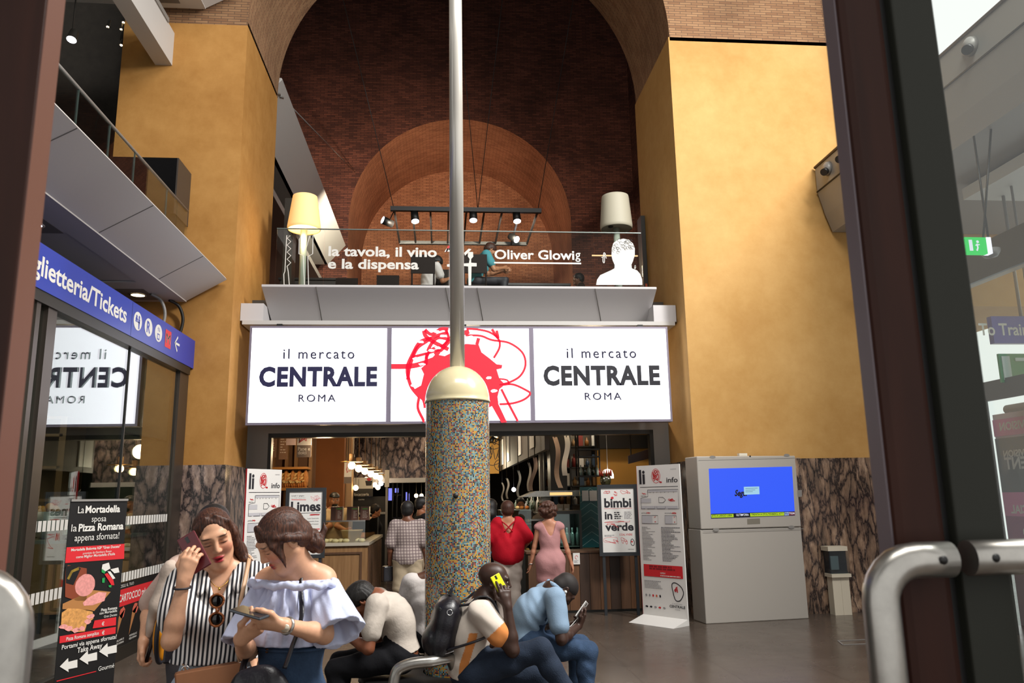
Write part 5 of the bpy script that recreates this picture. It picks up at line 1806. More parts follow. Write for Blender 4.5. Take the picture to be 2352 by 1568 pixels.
for i, (x0, x1, Y, h) in enumerate(((640, 800, 14.5, 1.05), (820, 900, 15.0, .78), (1145, 1310, 13.8, .78), (1290, 1370, 16, 1.0))):
    a_, b_ = at(x0, 620, Y=Y)[0], at(x1, 620, Y=Y)[0]
    r = root('restaurant_table', ('dark sideboard upstairs behind the glowing floor lamp', 'small dark table upstairs behind the white lettering', 'dark table upstairs in front of the man in the teal shirt', 'dark counter upstairs beside the standing man in brown')[i], 'table', ((a_+b_)/2, Y, 4.72), 'tables upstairs')
    MB().box(a_, b_, Y, Y+.7, 4.72+h-.04, 4.72+h).build('table_top', mat('table_dark', '#1e1916', .35), r)
    if i in (0, 3):
        MB().box(a_+.03, b_-.03, Y+.03, Y+.67, 4.72, 4.72+h-.04).build('cabinet', mat('cabinet_dark', '#241d19', .5), r)
    else:
        for dx in (a_+.06, b_-.06):
            for dy in (.06, .64):
                MB().box(dx-.025, dx+.025, Y+dy-.025, Y+dy+.025, 4.72, 4.72+h-.04).build('leg', mat('table_dark'), r)
M_CHAIR = mat('cafe_chair', '#1c120d', .5, spec=.15)
for i, (px, Y, col) in enumerate(((800, 14.2, 0), (893, 14.0, 0), (972, 12.75, 1), (1006, 13.6, 1), (1090, 12.7, 0))):
    x = at(px, 640, Y=Y)[0]
    r = root('cafe_chair', ('dark chair upstairs behind the word tavola', 'dark chair upstairs at the small table', 'dark brown chair upstairs behind the diner in white', 'dark brown chair upstairs nearest the pole', 'dark chair upstairs under the man in the teal shirt')[i], 'chair', (x, Y, 4.72), 'chairs upstairs')
    MB().box(x-.2, x+.2, Y-.2, Y+.2, 5.07, 5.11).build('seat', M_CHAIR, r)
    MB().box(x-.2, x+.2, Y-.22, Y-.19, 5.3, 5.62).build('backrest', M_CHAIR, r)
    for sx in (-.18, .18):
        MB().cyl((x+sx, Y-.2, 4.72), (x+sx, Y-.2, 5.6), .016, n=6).build('leg', M_CHAIR, r)
        MB().cyl((x+sx, Y+.18, 4.72), (x+sx, Y+.18, 5.08), .016, n=6).build('leg', M_CHAIR, r)
q0, q1 = at(1476, 655, Y=13.0), at(1502, 500, Y=13.0)
r = root('coat_stand', 'dark cabinet with an orange panel upstairs at the glass end', 'cabinet', (q0[0], 13, 4.72))
MB().box(q0[0], 3.57, 12.9, 13.15, 4.72, q1[2]).build('cabinet_body', M_DARK, r)
MB().box(q0[0]+.02, 3.55, 12.885, 12.9, 4.9, 5.25).build('orange_panel', mat('orange_panel', '#a84a20', .6), r)
ML('POINT', 'restaurant_lamp', (1.8, 16, 6.4), 30, (1, .75, .5), size=.15)
r = root('wall_lamp', 'slim glowing strip lamp upstairs behind the chef silhouette', 'lamp', at(1420, 586, Y=16.5))
a_, b_ = at(1360, 586, Y=16.5), at(1465, 586, Y=16.5)
MB().box(a_[0], b_[0], 16.5, 16.53, a_[2]-.012, a_[2]+.012).build('strip', emat('strip_glow', '#ffc890', 1.5), r)
MB().box((a_[0]+b_[0])/2-.03, (a_[0]+b_[0])/2+.03, 16.53, 16.6, 4.72, a_[2]).build('stand', M_DARK, r)

# ---------------------------------------------------------------- the other side of the hall
r = root('balcony', 'grey balcony with round spotlights in front of the ochre pier, across from the ticket office', 'balcony', (6.5, 7, 5.56))
z_t, z_c, z_b = at(1868, 388, Y=10.95)[2], at(1873, 441, Y=10.95)[2], at(1908, 533, Y=10.95)[2]
b = MB()
b.prism([(5.77, z_t), (5.77, z_c), (5.86, (z_c+z_b)/2-.05), (5.95, z_b), (9.5, z_b), (9.5, z_b+.15), (6.1, z_t-.1), (5.9, z_t+.02), (5.79, z_t+.02)], (0, 2.0, 0), (1, 0, 0), (0, 0, 1), (0, 8.95, 0))
b.build('fascia', mat('far_balcony', '#8f8c86', .5), r)
MB().cyl((5.765, 2, z_c), (5.765, 10.95, z_c), .012, n=6).build('groove', M_DARK, r)
MB().cyl((5.765, 2, z_t+.02), (5.765, 10.95, z_t+.02), .022, n=6).build('edge_rail', mat('edge_brown', '#3c2c22', .5), r)
for y in (10.55, 10.1, 7.3, 5.4):
    c = V3(5.77, y, (z_t+z_c)/2+.02)
    q = MB().lathe([(0, .0), (.11, 0), (.1, .05), (.04, .09), (.0, .09)], c, 18, axis=(-1, 0, 0)).build('spot_ball', M_GREY, r)
    MB().cyl(c+V3(-.05, -.03, -.04), c+V3(-.12, -.07, -.09), .05, .055, 14).build('spot_barrel', M_BLACK, q)
tk = at(2030, 700, Y=10.9)
r = root('wall_bracket', 'small grey box fixed on the ochre pier under the balcony', 'bracket', (6.35, 10.95, 4.3))
MB().box(6.27, 6.55, 10.82, 10.99, 4.26, 4.46).build('housing', M_GREY, r)
xm = at(1912, 60, Y=10.9)[0]
o = structure(MB().box(xm+.0, xm+.2, 10.8, 10.98, z_t+.03, 13.5).build('trim_5', M_DARK))
MB().box(xm+.2, xm+.225, 10.8, 10.98, z_t+.03, 13.5).build('edge_strip', mat('trim_light', '#c08878', .4), o)

# exit door in the far side of the hall, seen through the glass door leaf
M_DOORF = mat('door_frame_dark', '#2e302c', .4, .4)
XR = 6.6
r = structure(root('door_5', None, None, (XR, 6.5, 0)), 'glazed street exit')
MB().box(XR, XR+.16, 3, 9.3, 4.18, 4.62).build('frame_header', M_DOORF, r)
MB().box(XR, XR+.06, 9.14, 9.3, 0, 4.18).build('frame_stile', M_DOORF, r)
zm = at(2300, 895, X=XR)[2]
MB().box(XR, XR+.06, 3, 9.14, zm-.1, zm+.13).build('frame_bar', M_DOORF, r)
for y in (9.060, 8.960):
    MB().box(XR-.02, XR+.0, y-.03, y+.03, 0, zm-.1).build('leaf_stile', mat('stile_grey', '#4a4c48', .35, .5), r)
MB().box(XR+.02, XR+.03, 3, 9.14, .1, 4.18).build('pane', M_GLASS, r)
r = root('exit_sign', 'lit green emergency exit sign under the balcony', 'exit sign', (5.6, 7.6, 4.2))
q0, q1 = at(2221, 588, Y=7.5), at(2272, 545, Y=7.5)
MB().box(q0[0], q1[0]-.04, 7.5, 7.56, q0[2]+.03, q1[2]).build('lit_panel', emat('exit_green', '#10c050', 1.2), r)
MB().box(q1[0]-.04, q1[0]+.01, 7.49, 7.57, q0[2]+.03, q1[2]).build('end_cap', emat('exit_white', '#f4f0ff', 1.2), r)
MB().cyl((q1[0]-.05, 7.53, q1[2]-.02), (6.05, 7.53, z_b+.06), .012, n=6).build('hanger', M_DARK, r)
p = Print((q0[0], 7.5, q0[2]+.03), (1, 0, 0))
hh = q1[2]-q0[2]-.03
p.rect(.04, .03, .08, hh-.03, E_WHT)
p.disc((.14, hh*.72), .016, .016, E_WHT, 10)
p.line([(.13, hh*.6), (.135, hh*.35), (.12, .03)], .018, E_WHT)
p.line([(.11, hh*.5), (.16, hh*.55)], .012, E_WHT)
p.build('pictogram', r)
r = root('dome_camera', 'grey round lamp fitting beside the green exit sign', 'lamp fitting', (6.0, 7.6, 4.1))
c = at(2275, 583, Y=7.7)
MB().lathe([(.0, -.05), (.07, -.03), (.1, .02), (.1, .05)], c, 18).build('housing', M_GREY, r)
MB().cyl(c+V3(0, 0, .05), (c[0], c[1], z_b), .012, n=6).build('hanger', M_DARK, r)
# outside
q0 = at(2242, 788, Y=8.9)
q1 = at(2352, 726, Y=8.9)
r = root('platform_sign', 'blue sign reading To Trains beyond the street exit', 'sign', (7.6, 8.9, q0[2]))
MB().box(XR+.17, 9.3, 8.9, 8.98, q0[2], q1[2]).build('sign_box', M_BLUE, r)
MB().cyl((7.2, 8.94, q1[2]), (7.2, 8.94, 5.4), .02, n=6).build('hanger', M_GREY, r)
MB().cyl((9.0, 8.94, q1[2]), (9.0, 8.94, 5.4), .02, n=6).build('hanger', M_GREY, r)
p = Print((0, 8.9, 0), (1, 0, 0))
hh = q1[2]-q0[2]
u0 = p.L(2264, 762)[0]
p.text('To Trains', u0-.085, q0[2]+hh*.3, hh*.42, M_LETTER, .02, .72)
p.build('lettering', r)
structure(MB().box(XR+.17, 9.5, 2, 9.1, 5.35, 5.5).build('ceiling_canopy', mat('canopy', '#cfd2cc', .6)))
q0, q1 = at(2302, 878, Y=8.6), at(2352, 812, Y=8.6)
r = root('exit_sign', 'large green and grey exit signboard beyond the street exit', 'sign', (7.6, 8.6, q0[2]))
MB().box(q0[0], q0[0]+.9, 8.6, 8.63, q0[2], q1[2]).build('board', mat('exit_board', '#1d7a3c', .4), r)
MB().box(q0[0]+.03, q0[0]+.13, 8.59, 8.6, q0[2]+.03, q1[2]-.03).build('door_pictogram', mat('exit_board_grey', '#b0bcb4', .4), r)
MB().box(q0[0]+.2, q0[0]+.9, 8.59, 8.6, q1[2]-.09, q1[2]-.05).build('arrow_bar', mat('exit_board_grey'), r)
MB().cyl((q0[0]+.5, 8.62, q1[2]), (q0[0]+.5, 8.62, 5.4), .015, n=6).build('hanger', M_GREY, r)
r = root('shop_poster', 'magenta shop poster seen from behind through the street exit glass', 'poster', (7.0, 7.8, 0))
M_MAG, M_MAGD = mat('magenta', '#d874a8', .5), mat('poster_dark', '#3c4640', .5)
XP = 7.1
zz = lambda py: at(2330, py, X=XP)[2]
MB().box(XP+.01, XP+.03, 4.5, 9.57, 0, zz(945)).build('sheet', mat('poster_back', '#c8b4c0', .5), r)
p = Print((XP, 9.57, 0), (0, -1, 0))
for a_, b_, m in ((998, 958, M_MAG), (1130, 1003, M_MAGD), (1185, 1130, M_MAG), (1268, 1185, mat('magenta_deep', '#8c2c68', .5))):
    p.rect(.0, max(zz(a_), .05), 4.4, zz(b_), m)
p.up()
for t, a_, cap in (('VISION', 985, 18), ('PROVISION', 1048, 15), ('CENT', 1076, 26), ('SOCIAL', 1178, 18)):
    z0, z1_ = zz(a_), zz(a_-cap)
    v_ = text_geo(t, .03)
    # lettering faces the street, so it reads reversed from the hall
    wl = (v_[0][:, 0].max()-v_[0][:, 0].min())*(z1_-z0)/CAPH
    p.b.add([p.W((.12+wl-(x_-v_[0][:, 0].min())*(z1_-z0)/CAPH, z0+y_*(z1_-z0)/CAPH)) for x_, y_ in v_[0]], v_[1], p.mi(M_LETTER))
p.text('4', .28, zz(1240), .3, M_LETTER, .06)
p.build('print', r)
r = root('street_pipe', 'thick grey tube rail beyond the street exit', 'pipe', (7.0, 6.5, 0))
zp = at(2330, 938, X=7.35)[2]
MB().cyl((7.35, 4, zp), (7.35, 9.6, zp), .06, n=14).build('tube', M_GREY, r)
MB().cyl((7.35, 9.5, 0), (7.35, 9.5, zp), .05, n=12).build('post', M_GREY, r)

# ---------------------------------------------------------------- entrance doors right in front of the camera
YD = .985
xl0 = at(81, 240, Y=YD)[0]
r = structure(root('door_6', None, None, (-.9, YD, 0)), 'brown entrance door leaf beside the ticket office')
MB().box(-1.5, xl0-.001, YD, YD+.045, 0, 4.2).build('frame', mat_wood('door_brown', '#28140e', '#331a12', .5), r, bevel=.002)
bsdf(MATS['door_brown']).inputs['Specular IOR Level'].default_value = .15
MB().box(xl0-.001, xl0+.001, YD+.002, YD+.045, 0, 4.2).build('lit_edge', mat('lit_edge', '#5e3a2e', .45), r)  # inner side of the brown leaf, its lit tone put into the colour
xh = at(32, 1400, Y=.95)[0]
zh = at(32, 1292, Y=.95)[2]-.022


def pull(name, label, xh, zh, dx, endx, parent):
    """steel tube pull handle: upright bar bending over to its end"""
    pts = [(xh, .95, .45), (xh, .95, zh-.05)]
    for t in np.linspace(0, math.pi/2, 7)[1:]:
        pts.append((xh+dx*.05*(1-math.cos(t)), .95, zh-.05+.05*math.sin(t)))
    pts.append((endx, .95, zh))
    o = MB().tube(pts, .0215, 20).build(name, M_STEEL, parent)
    b = MB().cyl((endx-dx*.02, .951, zh), (endx-dx*.02, YD+.05, zh), .012, n=10)
    b.build('standoff', M_STEEL, o)
    MB().lathe([(.005, 0), (.0055, .0005), (0, .0005)], (endx-dx*.022, .95-.0213, zh+.001), 10, axis=(0, -1, 0)).build('screw_hole', M_BLACK, o)
    return o


pull('handle', None, xh, zh, -1, xh-.13, r)
r = structure(root('door_7', None, None, (.75, YD, 0)), 'brown and grey entrance door post with glazed leaf')
Y2 = .985
xa, xb, xc, xd = [at(px, 600, Y=Y2)[0] for px in (1988, 2018, 2106, 2218)]
MB().box(xa, xc-.003, Y2, Y2+.045, 0, 4.2).build('post', mat_wood('door_brown'), r, bevel=.012)
MB().box(xa-.001, xa+.004, Y2+.008, Y2+.04, 0, 4.2).build('lit_edge', mat('lit_edge_grey', '#5c5156', .45), r)  # inner side of the post, lit greyish tone put into the colour
MB().box(xc-.004, xc+.006, Y2+.012, Y2+.04, 0, 4.2).build('groove', M_BLACK, r)
MB().box(xc+.006, xd, Y2-.005, Y2+.045, 0, 4.2).build('stile', mat('door_stile', '#24251f', .55, spec=.2), r, bevel=.003)
MB().box(xd, xd+1.6, Y2+.015, Y2+.022, 0, 4.2).build('pane', M_GLASS, r)
pull('handle', None, at(2030, 1450, Y=.95)[0], at(2100, 1286, Y=.95)[2], 1, at(2182, 1286, Y=.95)[0], r)
e0 = at(2222, 1281, Y=.95)
pull('handle', None, e0[0]+.15, e0[2], -1, e0[0], r)

# roll-up banner
bl, br = V3(-2.655, 6.0, 0), V3(-2.43, 6.445, 0)
ux = unit(br-bl)
nn = np.cross(ux, V3(0, 0, 1))
W = np.linalg.norm(br-bl)
zt_ = at(160, 1149, Y=6.0)[2]
r = root('rollup_banner', 'black and red roll-up banner advertising mortadella and pizza before the glass shopfront', 'banner', (bl+br)/2)
MB().obox((bl+br)/2+V3(0, 0, .05), ux*(W/2+.02), nn*.05, V3(0, 0, .05)).build('base', M_DARK, r)
MB().obox((bl+br)/2+V3(0, 0, .1+(zt_-.1)/2)-nn*.004, ux*W/2, nn*.002, V3(0, 0, (zt_-.1)/2)).build('sheet', M_BLACK, r)
MB().obox((bl+br)/2+V3(0, 0, zt_), ux*W/2, nn*.008, V3(0, 0, .008)).build('top_bar', M_GREY, r)
p = Print(bl, ux)
p.uy = V3(0, 0, 1)
z3 = lambda x, y: p.L(x/2.214, 860+y/2.214)


def t3(t, x0, y0, x1, y1, cap, m, bold=0):
    p.text_px(t, x0/2.214, 860+y0/2.214, x1/2.214, 860+y1/2.214, cap/2.214, m, bold)


def pl(pts, m):
    p.poly([z3(*q) for q in pts], m)


pl([(338, 878), (632, 860), (630, 936), (330, 958)], M_RED)
pl([(480, 1250), (590, 1232), (588, 1274), (470, 1290)], M_RED)
pl([(303, 1330), (588, 1282), (586, 1316), (301, 1366)], M_RED)
pl([(287, 1556), (488, 1506), (488, 1510), (287, 1561)], M_RED)
M_BOARD, M_PIZ = mat('print_board', '#a5703c', .6), mat('print_pizza', '#c48c4c', .6, noise=.35, nscale=40)
pl([(318, 1165), (470, 1095), (562, 1104), (478, 1202), (440, 1195), (316, 1192)], M_BOARD)
pl([(332, 985), (345, 968), (440, 985), (440, 1150), (390, 1150), (330, 1130)], mat('print_casing', '#7e3a22', .5))
p.up()
pl([(332, 975), (380, 968), (410, 985), (372, 1070), (334, 1060)], M_BLACK)
p.line([z3(345, 1040), z3(365, 1000), z3(400, 985)], .02, mat('print_gold', '#b8983c', .5))
c = z3(432, 1070)
p.disc(c, .083, .155/2.0, mat('print_mortadella', '#d08a84', .6, noise=.18, nscale=60), 30, .02, 3)
pl([(420, 1160), (445, 1135), (500, 1105), (540, 1108), (530, 1150), (470, 1172), (425, 1175)], mat('print_ham', '#d8918c', .6, noise=.25, nscale=50))
pl([(313, 1210), (345, 1188), (400, 1190), (470, 1205), (474, 1240), (440, 1270), (430, 1305), (380, 1310), (340, 1295), (308, 1290)], M_PIZ)
p.up()
for k, q in enumerate(((320, 1280), (350, 1290), (385, 1298), (415, 1290), (445, 1255), (460, 1230))):
    p.disc(z3(*q), .03, .016, mat('print_ham'), 10, .3, k)
M_ITG = mat('print_green', '#1f9048', .5)
pl([(520, 965), (552, 955), (560, 985), (535, 1000), (515, 990)], M_LETTER)
pl([(515, 985), (535, 1000), (530, 1012), (515, 1005)], M_ITG)
pl([(560, 990), (600, 980), (606, 1005), (580, 1010)], M_LETTER)
pl([(530, 1015), (545, 1008), (575, 1045), (580, 1070), (565, 1070), (550, 1045)], M_RED)
pl([(518, 1035), (532, 1032), (530, 1058), (518, 1058)], M_ITG)
pl([(545, 1000), (560, 1000), (585, 1035), (572, 1040)], M_LETTER)
pl([(550, 1072), (566, 1068), (564, 1082), (552, 1080)], M_ITG)
for t, q, cap, bo in (('La', (394, 705, 425, 703), 35, .0), ('Mortadella', (432, 703, 608, 700), 35, .03), ('sposa', (464, 748, 538, 745), 30, 0), ('la', (360, 798, 388, 797), 36, 0), ('Pizza Romana', (397, 797, 625, 790), 36, .03), ('appena sfornata!', (377, 847, 603, 838), 34, 0),
                    ('Mortadella Bologna IGP "Gran Ducato"', (360, 898, 610, 884), 13, .02), ('premiata da Gambero Rosso', (420, 914, 565, 906), 11, 0), ('come Miglior Mortadella d\'Italia', (385, 934, 583, 920), 13, .01),
                    ('Pizza Romana', (512, 1204, 594, 1194), 14, .02), ('con Mortadella', (504, 1220, 593, 1210), 13, .01), ('Gran Ducato', (527, 1236, 593, 1227), 12, 0), ('€', (515, 1276, 528, 1274), 17, .02), ('€', (516, 1322, 529, 1320), 17, .02),
                    ('Pizza Romana semplice', (335, 1353, 500, 1325), 17, .01), ('Portami via appena sfornata!', (312, 1398, 590, 1346), 22, .01), ('Take Away', (390, 1415, 517, 1396), 26, .015), ('Gourmé', (498, 1507, 578, 1490), 22, .0)):
    t3(t, *q, cap, M_LETTER, bo)
for k in range(3):
    dx, dy = 100*k, -40*k/1.05
    pl([(302+dx, 1484+dy), (345+dx, 1440+dy), (346+dx, 1460+dy), (392+dx, 1448+dy), (392+dx, 1488+dy), (346+dx, 1497+dy), (347+dx, 1512+dy)], M_LETTER)
p.build('print', r)

# bench around the column with a steel arm frame
r = root('bench', 'black round bench with steel arm frames around the mosaic column', 'bench', (CX_, CY_, 0))
MB().lathe([(CRAD+.01, .36), (.70, .36), (.72, .39), (.70, .42), (CRAD+.01, .42)], (CX_, CY_, 0), 48).build('seat', M_BLACK, r)
MB().lathe([(CRAD+.01, 0), (CRAD+.12, 0), (CRAD+.12, .36)], (CX_, CY_, 0), 40).build('base', M_DARK, r)
ya = 5.22
q = [at(x, y, Y=ya) for x, y in ((902, 1640), (904, 1568), (912, 1540), (934, 1527), (962, 1521), (990, 1519))]
b = MB()
b.tube([V3(q[0][0], ya, .45)]+[V3(*k) for k in smooth_path(q[1:], 5)]+[V3(q[-1][0]+.12, ya+.1, q[-1][2]), V3(q[-1][0]+.2, ya+.2, .45)], .035, 14)
b.build('arm_frame', M_STEEL, r)
# ---------------------------------------------------------------- people: smooth implicit bodies turned into one surface
class Field:
    def __init__(s):
        s.p = []
        s.cuts = []
        s.disp = None

    def cone(s, a, b, ra, rb, k=.02, op=1):
        s.p.append(('c', np.asarray(a, float), np.asarray(b, float), ra, rb, k, op))
        return s

    def chain(s, pts, rs, k=.015, op=1):
        for i in range(len(pts)-1):
            s.cone(pts[i], pts[i+1], rs[i], rs[i+1], k, op)
        return s

    def ell(s, c, r, ax=None, k=.02, op=1):
        s.p.append(('e', np.asarray(c, float), np.asarray(r, float), np.eye(3) if ax is None else np.asarray(ax, float), None, k, op))
        return s

    def cut(s, o, n):
        """keep the side the normal points away from"""
        s.cuts.append((np.asarray(o, float), unit(n)))
        return s

    def bounds(s):
        lo, hi = np.full(3, 1e9), np.full(3, -1e9)
        for q in s.p:
            if q[6] < 0:
                continue
            l, h = s.bb(q)
            lo, hi = np.minimum(lo, l), np.maximum(hi, h)
        return lo-.02, hi+.02

    @staticmethod
    def bb(q):
        if q[0] == 'c':
            return np.minimum(q[1]-q[3], q[2]-q[4]), np.maximum(q[1]+q[3], q[2]+q[4])
        e = np.sqrt(((q[3].T*q[2])**2).sum(1))
        return q[1]-e, q[1]+e

    @staticmethod
    def dist(q, X, Y, Z):
        if q[0] == 'c':
            a, ba = q[1], q[2]-q[1]
            L = max(float(ba @ ba), 1e-9)
            t = ((X-a[0])*ba[0]+(Y-a[1])*ba[1]+(Z-a[2])*ba[2])/L
            t = np.clip(t, 0, 1)
            return np.sqrt((X-a[0]-t*ba[0])**2+(Y-a[1]-t*ba[1])**2+(Z-a[2]-t*ba[2])**2)-(q[3]+t*(q[4]-q[3]))
        x, y, z = X-q[1][0], Y-q[1][1], Z-q[1][2]
        k0 = k1 = 0
        for i in range(3):
            w = (q[3][i][0]*x+q[3][i][1]*y+q[3][i][2]*z)/q[2][i]
            k0 = k0+w*w
            k1 = k1+(w/q[2][i])**2
        k0, k1 = np.sqrt(k0), np.sqrt(k1)+1e-9
        return k0*(k0-1)/k1

    def grid(s, lo, hi, h):
        n = np.maximum(np.ceil((hi-lo)/h).astype(int)+1, 2)
        ax = [(lo[i]+h*np.arange(n[i])).astype(np.float32) for i in range(3)]
        D = np.full(n, 1.0, np.float32)
        for q in s.p:
            l, u = s.bb(q)
            m = q[5]+2.5*h
            i0 = np.clip(np.floor((l-m-lo)/h).astype(int), 0, n)
            i1 = np.clip(np.ceil((u+m-lo)/h).astype(int)+1, 0, n)
            if (i1 <= i0).any():
                continue
            sl = tuple(slice(i0[i], i1[i]) for i in range(3))
            d = s.dist(q, ax[0][sl[0]][:, None, None], ax[1][sl[1]][None, :, None], ax[2][sl[2]][None, None, :])
            A, k = D[sl], q[5]
            if q[6] > 0:
                hh = np.maximum(k-np.abs(A-d), 0)/k
                D[sl] = np.minimum(A, d)-hh*hh*k*.25
            else:
                hh = np.maximum(k-np.abs(A+d), 0)/k
                D[sl] = np.maximum(A, -d)+hh*hh*k*.25
        X, Y, Z = ax[0][:, None, None], ax[1][None, :, None], ax[2][None, None, :]
        if s.disp is not None:
            D = D+s.disp(X, Y, Z).astype(np.float32)
        for o, nn in s.cuts:
            D = np.maximum(D, (X-o[0])*nn[0]+(Y-o[1])*nn[1]+(Z-o[2])*nn[2])
        return D, lo

    def mesh(s, h, lo=None, hi=None):
        if lo is None:
            lo, hi = s.bounds()
        D, lo = s.grid(np.asarray(lo, float), np.asarray(hi, float), h)
        return nets(D, lo, h)


def nets(D, lo, h):
    """naive surface nets"""
    I = D < 0
    n = np.array(D.shape)
    cnt = np.zeros(n-1, np.int8)
    cor = [(a, b, c) for a in (0, 1) for b in (0, 1) for c in (0, 1)]

    def sh(A, o):
        return A[tuple(slice(o[i], A.shape[i]-1+o[i]) for i in range(3))]
    for o in cor:
        cnt += sh(I, o)
    act = (cnt > 0) & (cnt < 8)
    idx = np.argwhere(act)
    if len(idx) == 0:
        return np.zeros((0, 3)), np.zeros((0, 4), int)
    vid = np.full(n-1, -1, np.int64)
    vid[act] = np.arange(len(idx))
    S_ = np.zeros((len(idx), 3))
    C = np.zeros(len(idx))
    val = {o: D[idx[:, 0]+o[0], idx[:, 1]+o[1], idx[:, 2]+o[2]] for o in cor}
    for o in cor:
        for a in range(3):
            if o[a] == 0:
                p = list(o)
                p[a] = 1
                v0, v1 = val[o], val[tuple(p)]
                m = (v0 < 0) != (v1 < 0)
                t = v0[m]/(v0[m]-v1[m])
                q = np.tile(np.array(o, float), (m.sum(), 1))
                q[:, a] += t
                S_[m] += q
                C[m] += 1
    V = lo+h*(idx+S_/C[:, None])
    Q = []
    for a in range(3):
        b, c = (a+1) % 3, (a+2) % 3
        s0 = [slice(None)]*3
        s1 = [slice(None)]*3
        s0[a], s1[a] = slice(0, n[a]-1), slice(1, n[a])
        e = np.argwhere(I[tuple(s0)] != I[tuple(s1)])
        ok = (e[:, b] > 0) & (e[:, b] < n[b]-1) & (e[:, c] > 0) & (e[:, c] < n[c]-1)
        e = e[ok]
        f = []
        for db, dc in ((-1, -1), (0, -1), (0, 0), (-1, 0)):
            k = e.copy()
            k[:, b] += db
            k[:, c] += dc
            f.append(vid[k[:, 0], k[:, 1], k[:, 2]])
        f = np.stack(f, 1)
        flip = ~I[e[:, 0], e[:, 1], e[:, 2]]
        f[flip] = f[flip][:, ::-1]
        Q.append(f)
    Q = np.concatenate(Q)
    Q = Q[(Q >= 0).all(1)]
    return V, Q


def relax(V, Q, it=1, lam=.5):
    for _ in range(it):
        A = np.zeros_like(V)
        c = np.zeros(len(V))
        for i in range(4):
            a, b = Q[:, i], Q[:, (i+1) % 4]
            np.add.at(A, a, V[b])
            np.add.at(A, b, V[a])
            np.add.at(c, a, 1)
            np.add.at(c, b, 1)
        m = c > 0
        V[m] += lam*(A[m]/c[m][:, None]-V[m])
    return V


def multi(F, h, fine=()):
    """coarse surface of the field with finer boxes (lo, hi, h) let into it"""
    V, Q = F.mesh(h)
    V = relax(V, Q)
    for lo, hi, hf in fine:
        lo, hi = np.asarray(lo, float), np.asarray(hi, float)
        ins = ((V > lo+h*.6) & (V < hi-h*.6)).all(1)
        Q = Q[~ins[Q].all(1)]
    Vs, Qs, b = [V], [Q], len(V)
    for lo, hi, hf in fine:
        v, q = F.mesh(hf, np.asarray(lo, float), np.asarray(hi, float))
        if len(v) == 0:
            continue
        v = relax(v, q)
        Vs.append(v)
        Qs.append(q+b)
        b += len(v)
    V, Q = np.concatenate(Vs), np.concatenate(Qs)
    used = np.zeros(len(V), bool)
    used[Q.ravel()] = True
    m = np.cumsum(used)-1
    return V[used], m[Q]


def quick_obj(name, V, Q, m, parent, col=None, label=None):
    org = ORG[parent.name]
    me = bpy.data.meshes.new(name)
    me.vertices.add(len(V))
    me.vertices.foreach_set('co', (V-org).astype(np.float32).ravel())
    me.loops.add(len(Q)*4)
    me.loops.foreach_set('vertex_index', Q.astype(np.int32).ravel())
    me.polygons.add(len(Q))
    me.polygons.foreach_set('loop_start', np.arange(0, len(Q)*4, 4, dtype=np.int32))
    me.polygons.foreach_set('use_smooth', np.ones(len(Q), bool))
    me.materials.append(m)
    me.update(calc_edges=True)
    if col is not None:
        a = me.color_attributes.new('Col', 'FLOAT_COLOR', 'POINT')
        c = np.ones((len(V), 4), np.float32)
        c[:, :3] = col
        a.data.foreach_set('color', c.ravel())
    o = bpy.data.objects.new(name, me)
    COL.objects.link(o)
    o.parent = parent
    ORG[o.name] = org
    if label:
        o['label'] = label
    return o


def mat_vc(name, rough=.5, spec=.4, sss=.0, noise=.08, nscale=90.0):
    if name in MATS:
        return MATS[name]
    m = mat(name, '#888888', rough, spec=spec, sss=sss)
    g = NT(m)
    at_ = g.n('Attribute', attribute_name='Col').outputs['Color']
    nz = g.n('TexNoise', {'Vector': g.n('TexCoord').outputs['Object'], 'Scale': nscale, 'Detail': 3.0}).outputs['Fac']
    mx = g.n('Mix', {0: 1.0, 6: at_, 7: g.ramp(nz, [(.3, (1-noise,)*3), (.7, (1, 1, 1))])}, data_type='RGBA', blend_type='MULTIPLY')
    g.link(mx.outputs[2], bsdf(m).inputs['Base Color'])
    return m


def mat_pattern(name, kind, c1, c2, dirs, freq, rough=.8, duty=0.0):
    """woven stripes or checks fixed to the garment"""
    if name in MATS:
        return MATS[name]
    m = mat(name, c1, rough, spec=.2)
    g = NT(m)
    tc = g.n('TexCoord').outputs['Object']
    nz = g.n('TexNoise', {'Vector': tc, 'Scale': 7.0, 'Detail': 2.0}).outputs['Color']
    wv = g.n('Mix', {0: .012, 4: tc, 5: nz}, data_type='VECTOR').outputs[1]
    out = None
    for d in dirs:
        v = g.n('VectorMath', {0: wv, 1: tuple(d)}, operation='DOT_PRODUCT').outputs['Value']
        v = g.n('Math', {0: v, 1: freq*2*math.pi}, operation='MULTIPLY').outputs[0]
        v = g.n('Math', {0: v}, operation='SINE').outputs[0]
        v = g.n('MapRange', {0: v, 1: duty-.25, 2: duty+.25}).outputs[0]
        out = v if out is None else g.n('Math', {0: out, 1: v}, operation='MAXIMUM').outputs[0]
    mx = g.n('Mix', {0: out, 6: lin(c1), 7: lin(c2)}, data_type='RGBA')
    g.link(mx.outputs[2], bsdf(m).inputs['Base Color'])
    return m


def mat_cloth(name, col='#808080', rough=.85, bump=.25, bscale=45.0, noise=.06, nscale=6.0):
    return mat(name, col, rough, spec=.2, noise=noise, nscale=nscale, bump=bump, bscale=bscale)


